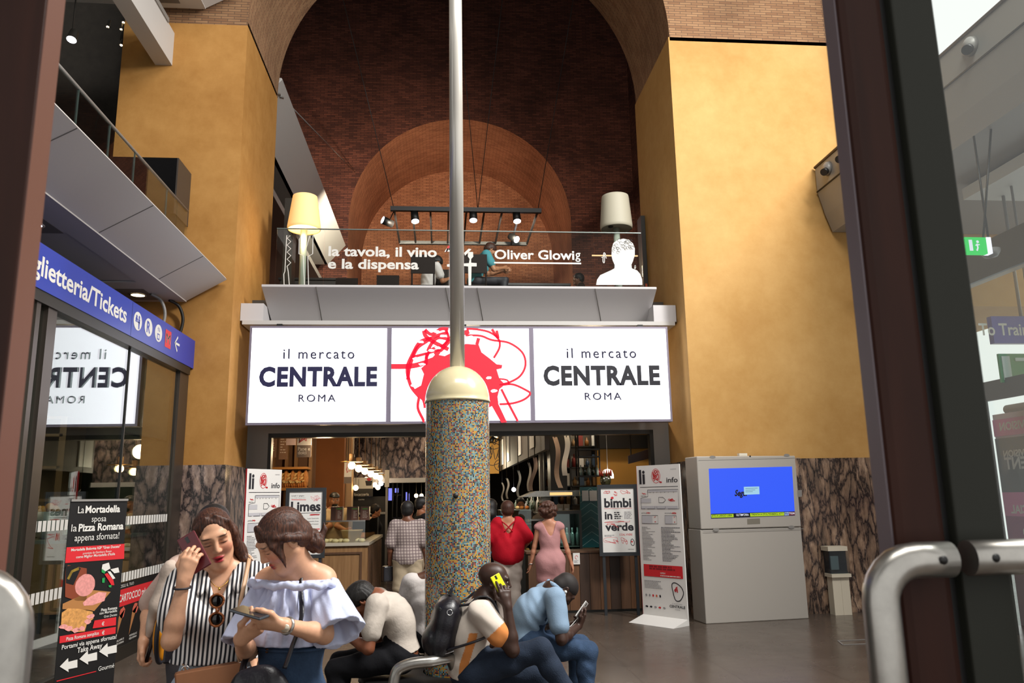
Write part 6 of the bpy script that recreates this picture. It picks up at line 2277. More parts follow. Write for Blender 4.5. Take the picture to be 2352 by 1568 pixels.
def folds(amp, dirs, fr, seed=0):
    rn = random.Random(seed)
    ph = [rn.uniform(0, 6) for _ in range(6)]
    d, e = unit(dirs[0]), unit(dirs[1])

    def f(X, Y, Z):
        a = X*d[0]+Y*d[1]+Z*d[2]
        b = X*e[0]+Y*e[1]+Z*e[2]
        w = np.sin(b*fr*.45+ph[0])+.6*np.sin(b*fr*.9+a*fr*.3+ph[1])
        return amp*(np.sin(a*fr+1.8*w+ph[2])*.6+np.sin(a*fr*1.9-1.3*w+ph[3])*.4)*(.55+.45*np.sin(b*fr*.37+a*fr*.21+ph[4]))
    return f


def ik(a, b, l1, l2, hint):
    d = b-a
    L = np.linalg.norm(d)
    u = d/(L+1e-9)
    if L > l1+l2:
        return a+u*l1*L/(l1+l2)
    x = (l1*l1-l2*l2+L*L)/(2*L)
    hgt = math.sqrt(max(l1*l1-x*x, 0))
    hv = np.asarray(hint, float)
    hv = unit(hv-u*np.dot(hv, u))
    return a+u*x+hv*hgt


class Human:
    """joints in world space; facing = angle of the body's front from +Y towards +X"""

    def __init__(s, base, facing, height=1.7, fem=False, bulk=1.0):
        s.k = height/1.70
        s.base = np.array([base[0], base[1], base[2] if len(base) > 2 else 0.0])
        s.F = V3(math.sin(facing), math.cos(facing), 0)
        s.R = V3(s.F[1], -s.F[0], 0)
        s.U = V3(0, 0, 1)
        s.fem, s.b = fem, bulk
        s.J = {}
        s.head(None, 0, 0, 0)
        P = s.P
        w = .155 if fem else .182
        s.J.update(pel=P(0, 0, .94), che=P(0, 0, 1.24), nek=P(0, -.01, 1.43), shR=P(w, 0, 1.385), shL=P(-w, 0, 1.385),
                   hiR=P(.085, 0, .90), hiL=P(-.085, 0, .90), knR=P(.09, .02, .49), knL=P(-.09, .02, .49), anR=P(.095, -.02, .08), anL=P(-.095, -.02, .08),
                   elR=P(w+.06, -.02, 1.11), elL=P(-w-.06, -.02, 1.11), wrR=P(w+.08, .05, .865), wrL=P(-w-.08, .05, .865))
        s.toe = {'R': s.F+s.R*.2, 'L': s.F-s.R*.2}
        s.hd = {}
        for q, sg in (('R', 1), ('L', -1)):
            s.hd[q] = dict(f=V3(0, 0, -1)+s.F*.25, n=-s.R*sg, t=s.F, curl=.35)
        s.headpos(P(0, .01, 1.585))

    def P(s, x, f, z):
        return s.base+s.k*(x*s.R+f*s.F+z*s.U)

    def D(s, x, f, z):
        return x*s.R+f*s.F+z*s.U

    def head(s, fwd=None, yaw=0, pitch=0, roll=0):
        """yaw towards the person's right, pitch down positive, roll top towards the person's right"""
        f = s.F if fwd is None else unit(fwd)
        r = V3(f[1], -f[0], 0)
        u = s.U
        f2 = f*math.cos(yaw)+r*math.sin(yaw)
        r2 = r*math.cos(yaw)-f*math.sin(yaw)
        f3 = f2*math.cos(pitch)-u*math.sin(pitch)
        u3 = u*math.cos(pitch)+f2*math.sin(pitch)
        r4 = r2*math.cos(roll)-u3*math.sin(roll)
        u4 = u3*math.cos(roll)+r2*math.sin(roll)
        s.hf, s.hr, s.hu = f3, r4, u4
        return s

    def headpos(s, c, size=1.0):
        s.hc = np.asarray(c, float)
        s.hs = size*s.k**.5
        return s

    def H(s, x, f, z):
        return s.hc+s.hs*(x*s.hr+f*s.hf+z*s.hu)

    @property
    def hax(s):
        return np.array([s.hr, s.hf, s.hu])

    def arm(s, side, wrist, hint, fdir=None, pn=None, th=None, curl=.35):
        sh = s.J['sh'+side]
        wrist = np.asarray(wrist, float)
        s.J['wr'+side] = wrist
        s.J['el'+side] = ik(sh, wrist, .285*s.k, .25*s.k, hint)
        fa = unit(wrist-s.J['el'+side])
        s.hd[side] = dict(f=fa if fdir is None else unit(fdir), n=-s.R if pn is None else unit(pn), t=s.F if th is None else unit(th), curl=curl)

    def leg(s, side, ankle, hint):
        hp = s.J['hi'+side]
        s.J['an'+side] = np.asarray(ankle, float)
        s.J['kn'+side] = ik(hp, s.J['an'+side], .43*s.k, .42*s.k, hint)

    # -- shapes
    def taxes(s):
        J = s.J
        up = unit(J['nek']-J['pel'])
        r = unit(J['shR']-J['shL'])
        f = unit(np.cross(up, r))
        return r, f, up

    def torso(s, F, off=0.0, k=.05, low=True):
        J, q, b = s.J, s.k, s.b
        up1 = unit(J['che']-J['pel'])
        rp = unit(J['hiR']-J['hiL'])
        up2 = unit(J['nek']-J['che'])
        rc = unit(J['shR']-J['shL'])
        A1 = np.array([rp, unit(np.cross(up1, rp)), up1])
        A2 = np.array([rc, unit(np.cross(up2, rc)), up2])
        A1[0] = np.cross(A1[1], A1[2])
        A2[0] = np.cross(A2[1], A2[2])
        fe = s.fem
        if low:
            F.ell(J['pel']-up1*.0, np.array([.158 if fe else .15, .112, .12])*q*b+off, A1, k)
        F.ell(J['pel']*.5+J['che']*.5+A1[1]*.005, np.array([.118 if fe else .132, .092, .16])*q*b+off, A1, k)
        F.ell(J['che']+A2[1]*.005, np.array([.135 if fe else .158, .1 if fe else .112, .17])*q*b+off, A2, k)
        F.cone(J['shR']-rc*.03*q, J['shL']+rc*.03*q, .052*q+off, .052*q+off, k)
        if fe:
            for sg in (-1, 1):
                F.ell(J['che']+A2[0]*sg*.068*q+A2[1]*.085*q-up2*.01*q, np.array([.055, .042, .055])*q+off, A2, .05)
        return A1, A2

    def upper(s, F, side, t=1.0, off=0.0, k=.03, endoff=None):
        J, q, b = s.J, s.k, s.b
        sh, el = J['sh'+side], J['el'+side]
        e = sh+(el-sh)*t
        r0, r1 = (.044 if s.fem else .053)*q*b**.5, (.034 if s.fem else .041)*q
        F.cone(sh, e, r0+off, r0+(r1-r0)*t+(off if endoff is None else endoff), k)

    def fore(s, F, side, k=.02, off=0.0):
        J, q = s.J, s.k
        el, wr = J['el'+side], J['wr'+side]
        g = 1.0 if not s.fem else .86
        m = el+(wr-el)*.3
        F.chain([el, m, wr], [.037*q*g+off, .040*q*g+off, .026*q*g+off], k)

    def hand(s, F, side, sc=None):
        J, d = s.J, s.hd[side]
        z = (s.k*(.92 if s.fem else 1.02)) if sc is None else sc
        wr = J['wr'+side]
        f = unit(d['f'])
        n = unit(d['n']-f*np.dot(d['n'], f))
        t = unit(d['t']-f*np.dot(d['t'], f)-n*np.dot(d['t'], n))
        cu = d['curl']
        cu = list(cu) if isinstance(cu, (list, tuple)) else [cu*.9, cu, cu*1.05, cu*1.15]
        F.cone(wr, wr+f*.05*z, .024*z, .020*z, .02)
        offs, lens = (.030, .0105, -.0095, -.028), (.072, .080, .074, .058)
        for o, L, c in zip(offs, lens, cu):
            kn = wr+z*(f*(.088-.2*abs(o-.008))+t*o)
            F.cone(wr+z*(f*.02+t*o*.55), kn, .0135*z, .0115*z, .016)
            p, a = kn, c*.7
            r_ = .0094*z
            for ph in (.45, .30, .25):
                dd = f*math.cos(a)+n*math.sin(a)+t*o*1.2
                e = p+unit(dd)*L*ph*z
                F.cone(p, e, r_, r_*.92, .004)
                p, a, r_ = e, a+c, r_*.92
        b0 = wr+z*(f*.028+t*.022+n*.006)
        b1 = b0+z*(f*.028+t*.026+n*.012)
        tc = d.get('thumb', .5)
        b2 = b1+z*.034*unit(f*1.0+t*(.35-.6*tc)+n*(.5*tc))
        b3 = b2+z*.026*unit(f*1.0-t*.5*tc+n*.6*tc)
        F.chain([b0, b1, b2, b3], [.0155*z, .0125*z, .0105*z, .0085*z], .008)

    def legs(s, F, off=0.0, k=.03, ends=1.0, flare=0.0, sides='RL'):
        J, q, b = s.J, s.k, s.b
        for sd in sides:
            hp, kn, an = J['hi'+sd], J['kn'+sd], J['an'+sd]
            F.cone(hp, hp+(kn-hp)*.55, .088*q*b+off, .071*q*b+off, .05)
            if ends <= .5:
                F.cone(hp+(kn-hp)*.4, hp+(kn-hp)*ends*2, .074*q*b+off, .062*q+off+flare, k)
                continue
            F.cone(hp+(kn-hp)*.5, kn, .072*q*b+off, .052*q+off, k)
            e = kn+(an-kn)*min((ends-.5)*2, 1)
            c = kn+(an-kn)*.3-s.calf(sd)*.012*q
            F.chain([kn, c, e], [.051*q+off, .053*q+off, (.034 if ends > .95 else .045)*q+off+flare], k)

    def calf(s, sd):
        J = s.J
        t = unit(J['kn'+sd]-J['hi'+sd])
        w = unit(J['an'+sd]-J['kn'+sd])
        v = t-w*np.dot(t, w)
        return unit(v) if np.linalg.norm(v) > .2 else s.F

    def feet(s, F, off=0.0):
        for sd in 'RL':
            an = s.J['an'+sd]
            t = unit(s.toe[sd])
            F.cone(an+V3(0, 0, -.03)-t*.03*s.k, an+V3(0, 0, -.045)+t*.13*s.k, .034*s.k+off, .026*s.k+off, .03)

    def skull(s, F, face=True, mouth_open=False):
        H, z, A = s.H, s.hs, s.hax
        fe = s.fem
        F.ell(H(0, -.014, .032), np.array([.074, .094, .079])*z, A, .02)
        F.ell(H(0, .022, -.028), np.array([.062 if fe else .065, .066, .082])*z, A, .03)
        F.cone(H(0, .052, -.088), H(0, .066, -.098), .022*z, .016*z, .035)
        for g in (-1, 1):
            F.cone(H(g*.052, -.002, -.052), H(g*.012, .06, -.094), .016*z, .016*z, .03)
            F.ell(H(g*.036, .066, -.022), np.array([.026, .02, .024])*z, A, .025)
            F.ell(H(g*.077, -.008, -.008), np.array([.008, .019, .031])*z, A, .008)
            F.ell(H(g*.079, -.012, -.004), np.array([.006, .011, .016])*z, A, .005, -1)
        F.cone(H(-.036, .079, .026), H(.036, .079, .026), .013*z, .013*z, .02)
        if face:
            for g in (-1, 1):
                F.ell(H(g*.031, .098, .008), np.array([.019, .014, .012])*z, A, .014, -1)
                F.ell(H(g*.031, .078, .006), np.array([.0145, .0125, .0115])*z, A, .004)
            F.cone(H(0, .089, .016), H(0, .105, -.024), .0075*z, .0105*z, .012)
            for g in (-1, 1):
                F.ell(H(g*.011, .096, -.029), np.array([.0075, .009, .007])*z, A, .007)
            F.ell(H(0, .084, -.058), np.array([.023, .012, .0062])*z, A, .006)
            F.ell(H(0, .082, -.069 if not mouth_open else -.074), np.array([.019, .0125, .0075])*z, A, .006)
            if mouth_open:
                F.ell(H(0, .094, -.0655), np.array([.013, .014, .0042])*z, A, .004, -1)
            else:
                F.ell(H(0, .099, -.0632), np.array([.021, .008, .0016])*z, A, .003, -1)

    def neck(s, F):
        q = s.k*(.88 if s.fem else 1)
        F.cone(s.J.get('nkb', s.J['nek']), s.H(0, -.022, -.06), .058*q, .052*q, .03)
        for sd in 'RL':
            F.cone(s.H(0, -.03, -.085)*.35+s.J['nek']*.65, s.J['sh'+sd], .045*q, .042*q, .05)

    def body(s, face=True, mouth_open=False, hands=True):
        F = Field()
        s.torso(F)
        for sd in 'RL':
            s.upper(F, sd)
            s.fore(F, sd)
            if hands:
                s.hand(F, sd)
            else:
                d = unit(s.hd[sd]['f'])
                F.ell(s.J['wr'+sd]+d*.075, (.035, .035, .06), None, .02)
        s.legs(F)
        s.feet(F)
        s.neck(F)
        s.skull(F, face, mouth_open)
        return F

    def loc(s, V):
        d = (V-s.hc)/s.hs
        return np.stack([d @ s.hr, d @ s.hf, d @ s.hu], 1)

    def paint(s, V, skin, lips=None, brow=None, lash=None, beard=None, eyes=None, blush=None, stubble=None):
        c = np.tile(np.array(lin(skin)[:3]), (len(V), 1))
        L = s.loc(V)

        def put(cen, rad, col, soft=.3, ax=None):
            d = np.sqrt((((L-np.array(cen))/np.array(rad))**2).sum(1))
            w = np.clip((1+soft-d)/(2*soft), 0, 1)[:, None]
            nonlocal c
            c = c*(1-w)+np.array(lin(col)[:3])*w
        front = L[:, 1] > .03
        if blush:
            for g in (-1, 1):
                put((g*.042, .075, -.026), (.028, .03, .022), blush, .8)
        if stubble:
            put((0, .06, -.09), (.075, .075, .05), stubble, .4)
        if beard:
            put((0, .07, -.085), (.06, .05, .042), beard, .2)
        if lips:
            put((0, .09, -.0575), (.025, .03, .0065), lips, .25)
            put((0, .09, -.070), (.021, .03, .0085), lips, .25)
            put((0, .09, -.0638), (.022, .03, .0022), '#3a1214', .5)
        for g in (-1, 1):
            if brow:
                put((g*.033, .085, .0295), (.021, .03, .0032), brow, .35)
            if eyes:
                put((g*.031, .092, .005), (.0125, .02, .0055), '#d8d0c4', .2)
                put((g*.031, .092, .005), (.0058, .02, .0056), eyes, .2)
                put((g*.031, .09, .0115), (.016, .02, .0025), '#1c1210', .4)
            if lash:
                put((g*.032, .09, -.001), (.0165, .02, .0024), lash, .4)
                put((g*.031, .088, .0125), (.015, .02, .002), '#7a4a38', .8)
        return c

    def build(s, rootname, label, group=None, h=.008, face_h=.003, hand_h=.0035, skin='#c08a68', mouth_open=False, face=True, paint=None, hands='RL', floor=0.0, hands_on=True):
        r = root(rootname, label, 'person', (s.base[0], s.base[1], s.base[2]), group)
        F = s.body(face, mouth_open, hands_on)
        fine = []
        if face_h:
            e = .14*s.hs
            fine.append((s.hc-e, s.hc+e, face_h))
        if hand_h and hands_on:
            for sd in hands:
                c = s.J['wr'+sd]+unit(s.hd[sd]['f'])*.08
                fine.append((c-.13, c+.13, hand_h))
        V, Q = multi(F, h, fine)
        col = s.paint(V, skin, **(paint or {}))
        quick_obj('body', V, Q, mat_vc('skin', .45, .4, .0), r, col)
        s.r = r
        return r

    def part(s, name, F, m, h=.008, it=1, label=None, col=None):
        V, Q = F.mesh(h)
        V = relax(V, Q, it)
        return quick_obj(name, V, Q, m, s.r, col(V) if col else None, label)

    def cap(s, F, g=.012, front=.10, low=-.045, k=.012):
        """hair fitting the skull"""
        z, A = s.hs, s.hax
        F.ell(s.H(0, -.016, .036), np.array([.074+g, .094+g, .079+g])*z, A, k)
        F.ell(s.H(0, -.045, -.01), np.array([.068+g, .062+g, .07])*z, A, k)


def hair_disp(hm, amp=.003, fr=260, along=(0, -.5, 1)):
    a = unit(hm.hr)

    def f(X, Y, Z):
        x = (X-hm.hc[0])*hm.hr[0]+(Y-hm.hc[1])*hm.hr[1]+(Z-hm.hc[2])*hm.hr[2]
        y = (X-hm.hc[0])*hm.hf[0]+(Y-hm.hc[1])*hm.hf[1]+(Z-hm.hc[2])*hm.hf[2]
        z = (X-hm.hc[0])*hm.hu[0]+(Y-hm.hc[1])*hm.hu[1]+(Z-hm.hc[2])*hm.hu[2]
        w = np.sin(z*60+x*30)*.6+np.sin(y*45)*.5
        return amp*.35*(np.sin(x*520+w*2)+.5*np.sin(np.hypot(x, y)*420+w))
    return f


def hair_mat(name, c1, c2, axis=(1, 0, 0)):
    if name in MATS:
        return MATS[name]
    m = mat(name, c1, .5, spec=.35)
    g = NT(m)
    tc = g.n('TexCoord').outputs['Object']
    mp = g.n('Mapping', {'Vector': tc, 'Scale': (60, 60, 6)}).outputs[0]
    nz = g.n('TexNoise', {'Vector': mp, 'Scale': 4.0, 'Detail': 4.0}).outputs['Fac']
    g.link(g.ramp(nz, [(.35, c1), (.65, c2)]), bsdf(m).inputs['Base Color'])
    g.link(g.n('Bump', {'Strength': .5, 'Distance': .004, 'Height': nz}).outputs[0], bsdf(m).inputs['Normal'])
    return m
# ---------------------------------------------------------------- the two women standing in front
SKIN_A = '#cf9c7c'
HAIR_A = hair_mat('hair_auburn', '#22110c', '#54301f')
HAIR_K = hair_mat('hair_black', '#0c0a0a', '#1e1a18')
HAIR_B = hair_mat('hair_brown', '#24130e', '#4e2c1e')
DENIM = mat_cloth('denim_dark', '#27303f', .9, .3, 120, .2, 12)
DENIM_L = mat_cloth('denim_pale', '#a8b4c0', .9, .3, 120, .15, 12)
DENIM_M = mat_cloth('denim_mid', '#34465f', .9, .3, 120, .25, 14)
LEATHER = mat('leather_tan', '#9a6440', .5, noise=.08, nscale=12)
LEATHER_K = mat('leather_black', '#15131a', .35, noise=.2, nscale=20, bump=.15, bscale=80)


def shoes(hm, m, h=.008):
    F = Field()
    hm.feet(F, .008)
    for sd in 'RL':
        F.cone(hm.J['an'+sd], hm.J['an'+sd]-V3(0, 0, .03), .042*hm.k, .042*hm.k, .02)
    F.cut((0, 0, hm.base[2]+.002), (0, 0, -1))
    return hm.part('shoes', F, m, h)


def trousers(hm, m, top, off=.012, ends=1.0, flare=0.0, h=.008, name='trousers', fold=.003, n=None):
    F = Field()
    hm.torso(F, off, .06)
    hm.legs(F, off, .03, ends, flare)
    F.disp = folds(fold, (V3(.3, .2, 1), V3(1, .4, 0)), 34, 5)
    F.cut(top, V3(0, 0, 1) if n is None else n)
    if ends >= 1:
        F.cut((0, 0, hm.base[2]+.045), (0, 0, -1))
    return hm.part(name, F, m, h)


def slab(c, a, b, n, la, lb, ln, m, name, parent=None, bevel=.004):
    a, b, n = unit(a), unit(b), unit(n)
    return MB().obox(c, a*la/2, b*lb/2, n*ln/2).build(name, m, parent, bevel=bevel)


def phone(c, a, b, label, mback, mscreen, size=(.145, .072, .009), face=1, cat='phone'):
    a = unit(a)
    n = unit(np.cross(a, b))
    b = np.cross(n, a)
    r = root('phone', label, cat, c)
    slab(c, a, b, n, *size, mback, 'case', r)
    MB().obox(c+n*face*(size[2]/2+.0006), a*size[0]*.46, b*size[1]*.45, n*.0005).build('screen', mscreen, r)
    MB().obox(c-n*face*(size[2]/2+.0006)+a*size[0]*.36, a*.012, b*.006, n*.0006).build('camera_lens', M_BLACKG, r)
    return r


# woman in the striped shirt
w1 = Human((-.905, 3.43), math.radians(166), 1.64, True)
w1.head(None, math.radians(-6), math.radians(17), math.radians(15))
w1.headpos(V3(-.925, 3.385, 1.513), 1.0)
w1.J['shR'] = V3(-1.035, 3.385, 1.335)
w1.arm('R', V3(-.968, 3.165, 1.365), V3(-.05, -1, -1), V3(.22, .05, 1), V3(.15, 1, 0), V3(-1, .1, .3), [.55, .5, .5, .6])
w1.J['elR'] = V3(-1.0, 3.165, 1.15)
w1.arm('L', V3(-.735, 3.36, .86), V3(.4, .5, 0))
r1 = w1.build('person', 'woman in black and white striped shirt holding a phone to her ear', skin=SKIN_A, h=.008, face_h=.0026, hand_h=.003, mouth_open=True,
              paint=dict(lips='#a83038', brow='#3c2418', lash='#1c100c', blush='#d08a70'))
J = w1.J
F = Field()
w1.torso(F, .020, .05)
F.ell(J['pel']+V3(0, 0, .06), (.185, .13, .15), np.array([w1.R, w1.F, w1.U]), .08)
for sd in 'RL':
    w1.upper(F, sd, .62, .026, .035, .034)
F.disp = folds(.0055, (w1.R, V3(0, 0, 1)), 30, 2)
F.ell(J['nek']+V3(0, 0, .03)+w1.F*.015, (.068, .072, .075), None, .012, -1)
F.cone(J['nek']+w1.F*.06, J['nek']+w1.F*.135-V3(0, 0, .13), .055, .006, .012, -1)
F.cut((0, 0, 1.035), (.0, .0, -1))
STRIPE = mat_pattern('stripe_cotton', 'stripe', '#26262c', '#e4e0dc', [w1.R+V3(0, 0, .05)], 62)
w1.part('shirt', F, STRIPE, .0052)
F = Field()
for g in (-1, 1):
    F.chain([J['nek']+w1.R*g*.03-w1.F*.05+V3(0, 0, .035), J['nek']+w1.R*g*.066+w1.F*.0+V3(0, 0, .022), J['nek']+w1.R*g*.055+w1.F*.09-V3(0, 0, .035), J['nek']+w1.R*g*.07+w1.F*.118-V3(0, 0, .075)], [.016, .016, .018, .012], .01)
    F.chain([J['nek']+w1.R*g*.05+w1.F*.095-V3(0, 0, .04), J['nek']+w1.R*g*.012+w1.F*.14-V3(0, 0, .125)], [.013, .008], .01)
w1.part('collar', F, STRIPE, .004)
trousers(w1, DENIM_L, (0, 0, 1.04), .014, h=.009, fold=.005)
shoes(w1, M_WHITEP)
F = Field()
w1.cap(F, .004)
H = w1.H
for g in (-1, 1):
    F.chain([H(g*.02, .045, .104), H(g*.062, .038, .066), H(g*.077, .020, .0), H(g*.082, -.0, -.09)], [.006, .009, .012, .016], .015)
    F.chain([H(g*.07, -.03, 0), H(g*.085, -.045, -.11), J['sh'+('R' if g > 0 else 'L')]*.55+J['nek']*.45+V3(0, 0, .05)-w1.F*.035, J['sh'+('R' if g > 0 else 'L')]*.75+J['che']*.25-w1.F*.10], [.026, .026, .022, .016], .03)
F.chain([H(.0, -.085, 0), H(0, -.09, -.12), J['che']-w1.F*.13], [.06, .055, .05], .03)
F.chain([H(.075, .0, -.04), H(.098, -.02, -.12), J['shR']+w1.R*.0-w1.F*.02+V3(0, 0, .045), J['shR']-w1.F*.06-V3(0, 0, .05)], [.016, .02, .02, .012], .02)
F.chain([H(-.078, .01, -.05), H(-.092, .0, -.13), J['shL']*.7+J['nek']*.3+w1.F*.015+V3(0, 0, .06), J['shL']-w1.R*.03-w1.F*.02+V3(0, 0, .02)], [.014, .016, .013, .008], .02)
F.ell(H(.004, .118, .010), np.array([.068, .066, .104])*w1.hs, w1.hax, .02, -1)
F.disp = hair_disp(w1, .0024)
w1.part('hair', F, HAIR_A, .0036)
MB().tube([w1.J['wrR']*.88+w1.J['elR']*.12+.030*(math.cos(t)*V3(1, 0, .0)+math.sin(t)*V3(0, 1, .1)) for t in np.linspace(0, 2*math.pi, 17)], .004, 6).build('hair_tie', M_INK, r1)
nk = J['nek']
o = MB().tube(smooth_path([nk+w1.R*.06+w1.F*.02+V3(0, 0, .02), nk+w1.R*.035+w1.F*.085-V3(0, 0, .035), nk+w1.F*.105-V3(0, 0, .06), nk-w1.R*.035+w1.F*.085-V3(0, 0, .035), nk-w1.R*.06+w1.F*.02+V3(0, 0, .02)], 6), .0016, 5)
o.ball(nk+w1.F*.108-V3(0, 0, .066), .006, 8)
o.build('necklace', mat('gold', '#c89a48', .25, 1.0), r1)
ph = w1.J['wrR']+V3(.02, .042, .1)
phone(ph, V3(-.52, .1, .85), V3(.85, 0, .52), 'dark red phone held to the ear of the woman in stripes', mat('phone_red', '#5e1c24', .3), M_BLACKG, (.15, .074, .009), 1)
# sunglasses hung folded in the neckline
c = at(498, 1380, Y=3.245)
r = root('sunglasses', 'brown sunglasses hanging folded from the neckline of the striped shirt', 'sunglasses', c)
M_TORT = mat('tortoiseshell', '#8a4c20', .2, noise=.4, nscale=60)
M_LENS = mat('sun_lens', '#0a0708', .06)
for k, dz in enumerate((0, -.068)):
    cc = c+V3(.002*k, .004, dz)
    MB().tube([cc+V3(.026*math.cos(t)*(1+.08*math.sin(t)), -.002, .025*math.sin(t)) for t in np.linspace(0, 2*math.pi, 25)], .0042, 8).build('rim', M_TORT, r)
    MB().lathe([(0, .0045), (.014, .0035), (.0255, 0), (.0255, -.002), (0, -.002)], cc, 20, axis=(0, -1, 0)).build('lens', M_LENS, r)
MB().tube([c+V3(0, -.003, -.027), c+V3(.004, -.004, -.034), c+V3(0, -.003, -.041)], .005, 8).build('bridge', M_TORT, r)
MB().tube([c+V3(.012, .006, .026), c+V3(.008, .012, -.03), c+V3(-.006, .012, -.085)], .0035, 6).build('temple', M_TORT, r)
# tan satchel
c = at(487, 1553, Y=3.22)
r = root('satchel', 'tan leather satchel worn by the woman in stripes', 'bag', (c[0], 3.24, .86))
ang = V3(.96, .1, .12)
MB().obox((c[0], 3.235, .955), ang*.118, V3(-.03, .035, 0), V3(-.012, 0, .085)).build('body', LEATHER, r, bevel=.012)
MB().obox((c[0]+.001, 3.197, .985), ang*.12, V3(-.0, .004, 0), V3(-.008, 0, .06)).build('flap', mat('leather_tan2', '#a06b48', .5, noise=.08, nscale=12), r, bevel=.004)
sp = smooth_path([(c[0]+.1, 3.24, 1.04), V3(-.80, 3.30, 1.14), V3(-.785, 3.285, 1.26), J['shL']*.72+J['nek']*.28+w1.F*.045+V3(0, 0, .058), J['shL']*.70+J['nek']*.30-w1.F*.04+V3(0, 0, .06), J['che']-w1.R*.05-w1.F*.15, V3(-1.06, 3.50, 1.08), (c[0]-.11, 3.26, 1.03)], 6)
MB().tube(sp, .009, 6, flat=.35).build('strap', mat('leather_strap', '#b08a68', .5), r)
for q in (sp[0], sp[-1]):
    MB().tube([q+.014*V3(math.cos(t), 0, math.sin(t)) for t in np.linspace(0, 6.283, 13)], .003, 6).build('ring', M_CHROME, r)

# woman in the pale blue off-shoulder blouse
w2 = Human((-.575, 3.25), math.radians(216), 1.64, True)
w2.head(None, math.radians(23), math.radians(36), math.radians(-4))
w2.J['nek'] = V3(-.578, 3.235, 1.392)
w2.headpos(V3(-.612, 3.165, 1.508), .97)
w2.J['shL'] = V3(-.462, 3.25, 1.345)
w2.arm('L', V3(-.548, 2.93, 1.228), V3(.1, .6, -1), V3(-.9, -.15, .12), V3(-.1, .55, .85), V3(-.1, -.75, .6), [.5, .55, .6, .65])
w2.J['elL'] = V3(-.432, 3.10, 1.165)
w2.arm('R', V3(-.705, 2.985, 1.178), V3(-.2, .5, -1), V3(.62, -.35, .42), V3(.1, .4, .9), V3(-.6, -.5, .6), [.5, .55, .6, .65])
r2 = w2.build('person', 'woman in pale blue off-shoulder blouse and jeans looking down at her phone', skin=SKIN_A, h=.008, face_h=.0026, hand_h=.003,
              paint=dict(lips='#a84038', brow='#3c2418', lash='#1c100c', blush='#d08a70'))
J = w2.J
BLUE = mat_cloth('blouse_blue', '#c2c8e2', .85, .12, 160, .03, 5)
ct, cb = 1.352, 1.122
F = Field()
w2.torso(F, .018, .05, False)
F.ell((J['pel']+J['che'])/2+w2.F*.01, (.165, .13, .15), np.array([w2.R, w2.F, w2.U]), .06)
sx = w2.R
def _pl(X, Y, Z, C=(J['che']+J['pel'])/2):
    t = np.arctan2((X-C[0])*w2.R[0]+(Y-C[1])*w2.R[1], (X-C[0])*w2.F[0]+(Y-C[1])*w2.F[1])
    g = np.clip((Z-1.08)/.1, .2, 1)*np.clip((1.40-Z)/.05, .3, 1)
    s_ = np.sin((X+Y)*55)*.3
    return g*(.0065*np.sin(t*17+2*np.sin(Z*17)+s_)+.004*np.sin(t*29+Z*24)+.005*np.sin(Z*38+3*np.sin(t*3)))
F.disp = _pl
F.cut((0, 0, ct), (.0, .0, 1))
F.cut((0, 0, cb), (0, 0, -1))
V, Q = F.mesh(.0048)
V = relax(V, Q)
quick_obj('blouse', V, Q, BLUE, r2)
for sd, sg in (('L', -1), ('R', 1)):
    sh, el = J['sh'+sd], J['el'+sd]
    lo_ = sh*.2+el*.8+V3(.045, 0, 0) if sg < 0 else sh*.25+el*.75+w2.R*.02
    ax_ = unit(lo_-sh)
    F = Field()
    F.cone(sh-w2.R*sg*.02+V3(0, 0, .0), lo_+ax_*.10, .060, .104, .03)
    F.cone(lo_-ax_*.03, lo_+ax_*.16, .050, .104, .01, -1)
    s1 = unit(np.cross(ax_, w2.F))
    s2 = np.cross(ax_, s1)

    def _sl(X, Y, Z, o=sh, s1=s1, s2=s2, ax_=ax_):
        a_ = np.arctan2((X-o[0])*s1[0]+(Y-o[1])*s1[1]+(Z-o[2])*s1[2], (X-o[0])*s2[0]+(Y-o[1])*s2[1]+(Z-o[2])*s2[2])
        t_ = np.clip(((X-o[0])*ax_[0]+(Y-o[1])*ax_[1]+(Z-o[2])*ax_[2])/.2, 0, 1)
        return (.002+.0035*t_)*np.sin(a_*7+3*t_)+.0015*np.sin(a_*15+Z*30)
    F.disp = _sl
    F.cut((0, 0, ct), (0, 0, 1))
    F.cut(lo_+ax_*.045, ax_)
    V, Q = F.mesh(.0048)
    quick_obj('sleeve', relax(V, Q), Q, BLUE, r2)
F = Field()
cx = J['che']
pts, n = [], 40
for i in range(n+1):
    t = 2*math.pi*i/n
    pts.append(V3(cx[0], cx[1], ct-.012)+w2.R*math.sin(t)*.19+w2.F*(math.cos(t)*.115+.012)+V3(0, 0, .006*math.sin(t*11)))
F.chain(pts, [.013]*(n+1), .006)
w2.part('ruffle', F, BLUE, .004)
trousers(w2, DENIM_M, (0, 0, cb+.012), .012, h=.007, fold=.003)
o = MB()
wz = cb-.014
o.tube([V3(J['pel'][0], J['pel'][1], wz)+w2.R*math.sin(t)*.152+w2.F*(math.cos(t)*.112+.002) for t in np.linspace(0, 2*math.pi, 30)], .014, 8, flat=.5)
o.build('waistband', DENIM_M, r2)
MB().lathe([(0, .004), (.009, .003), (.009, 0)], V3(J['pel'][0], J['pel'][1], wz)+w2.F*.122, 12, axis=w2.F).build('button', mat('brass_button', '#8c6c48', .3, 1), r2)
shoes(w2, M_WHITEP)
F = Field()
w2.cap(F, .007)
H = w2.H
F.ell(H(0, .075, -.035), np.array([.064, .06, .075])*w2.hs, w2.hax, .012, -1)
F.ell(H(-.078, .005, -.03), np.array([.02, .03, .036])*w2.hs, w2.hax, .01, -1)
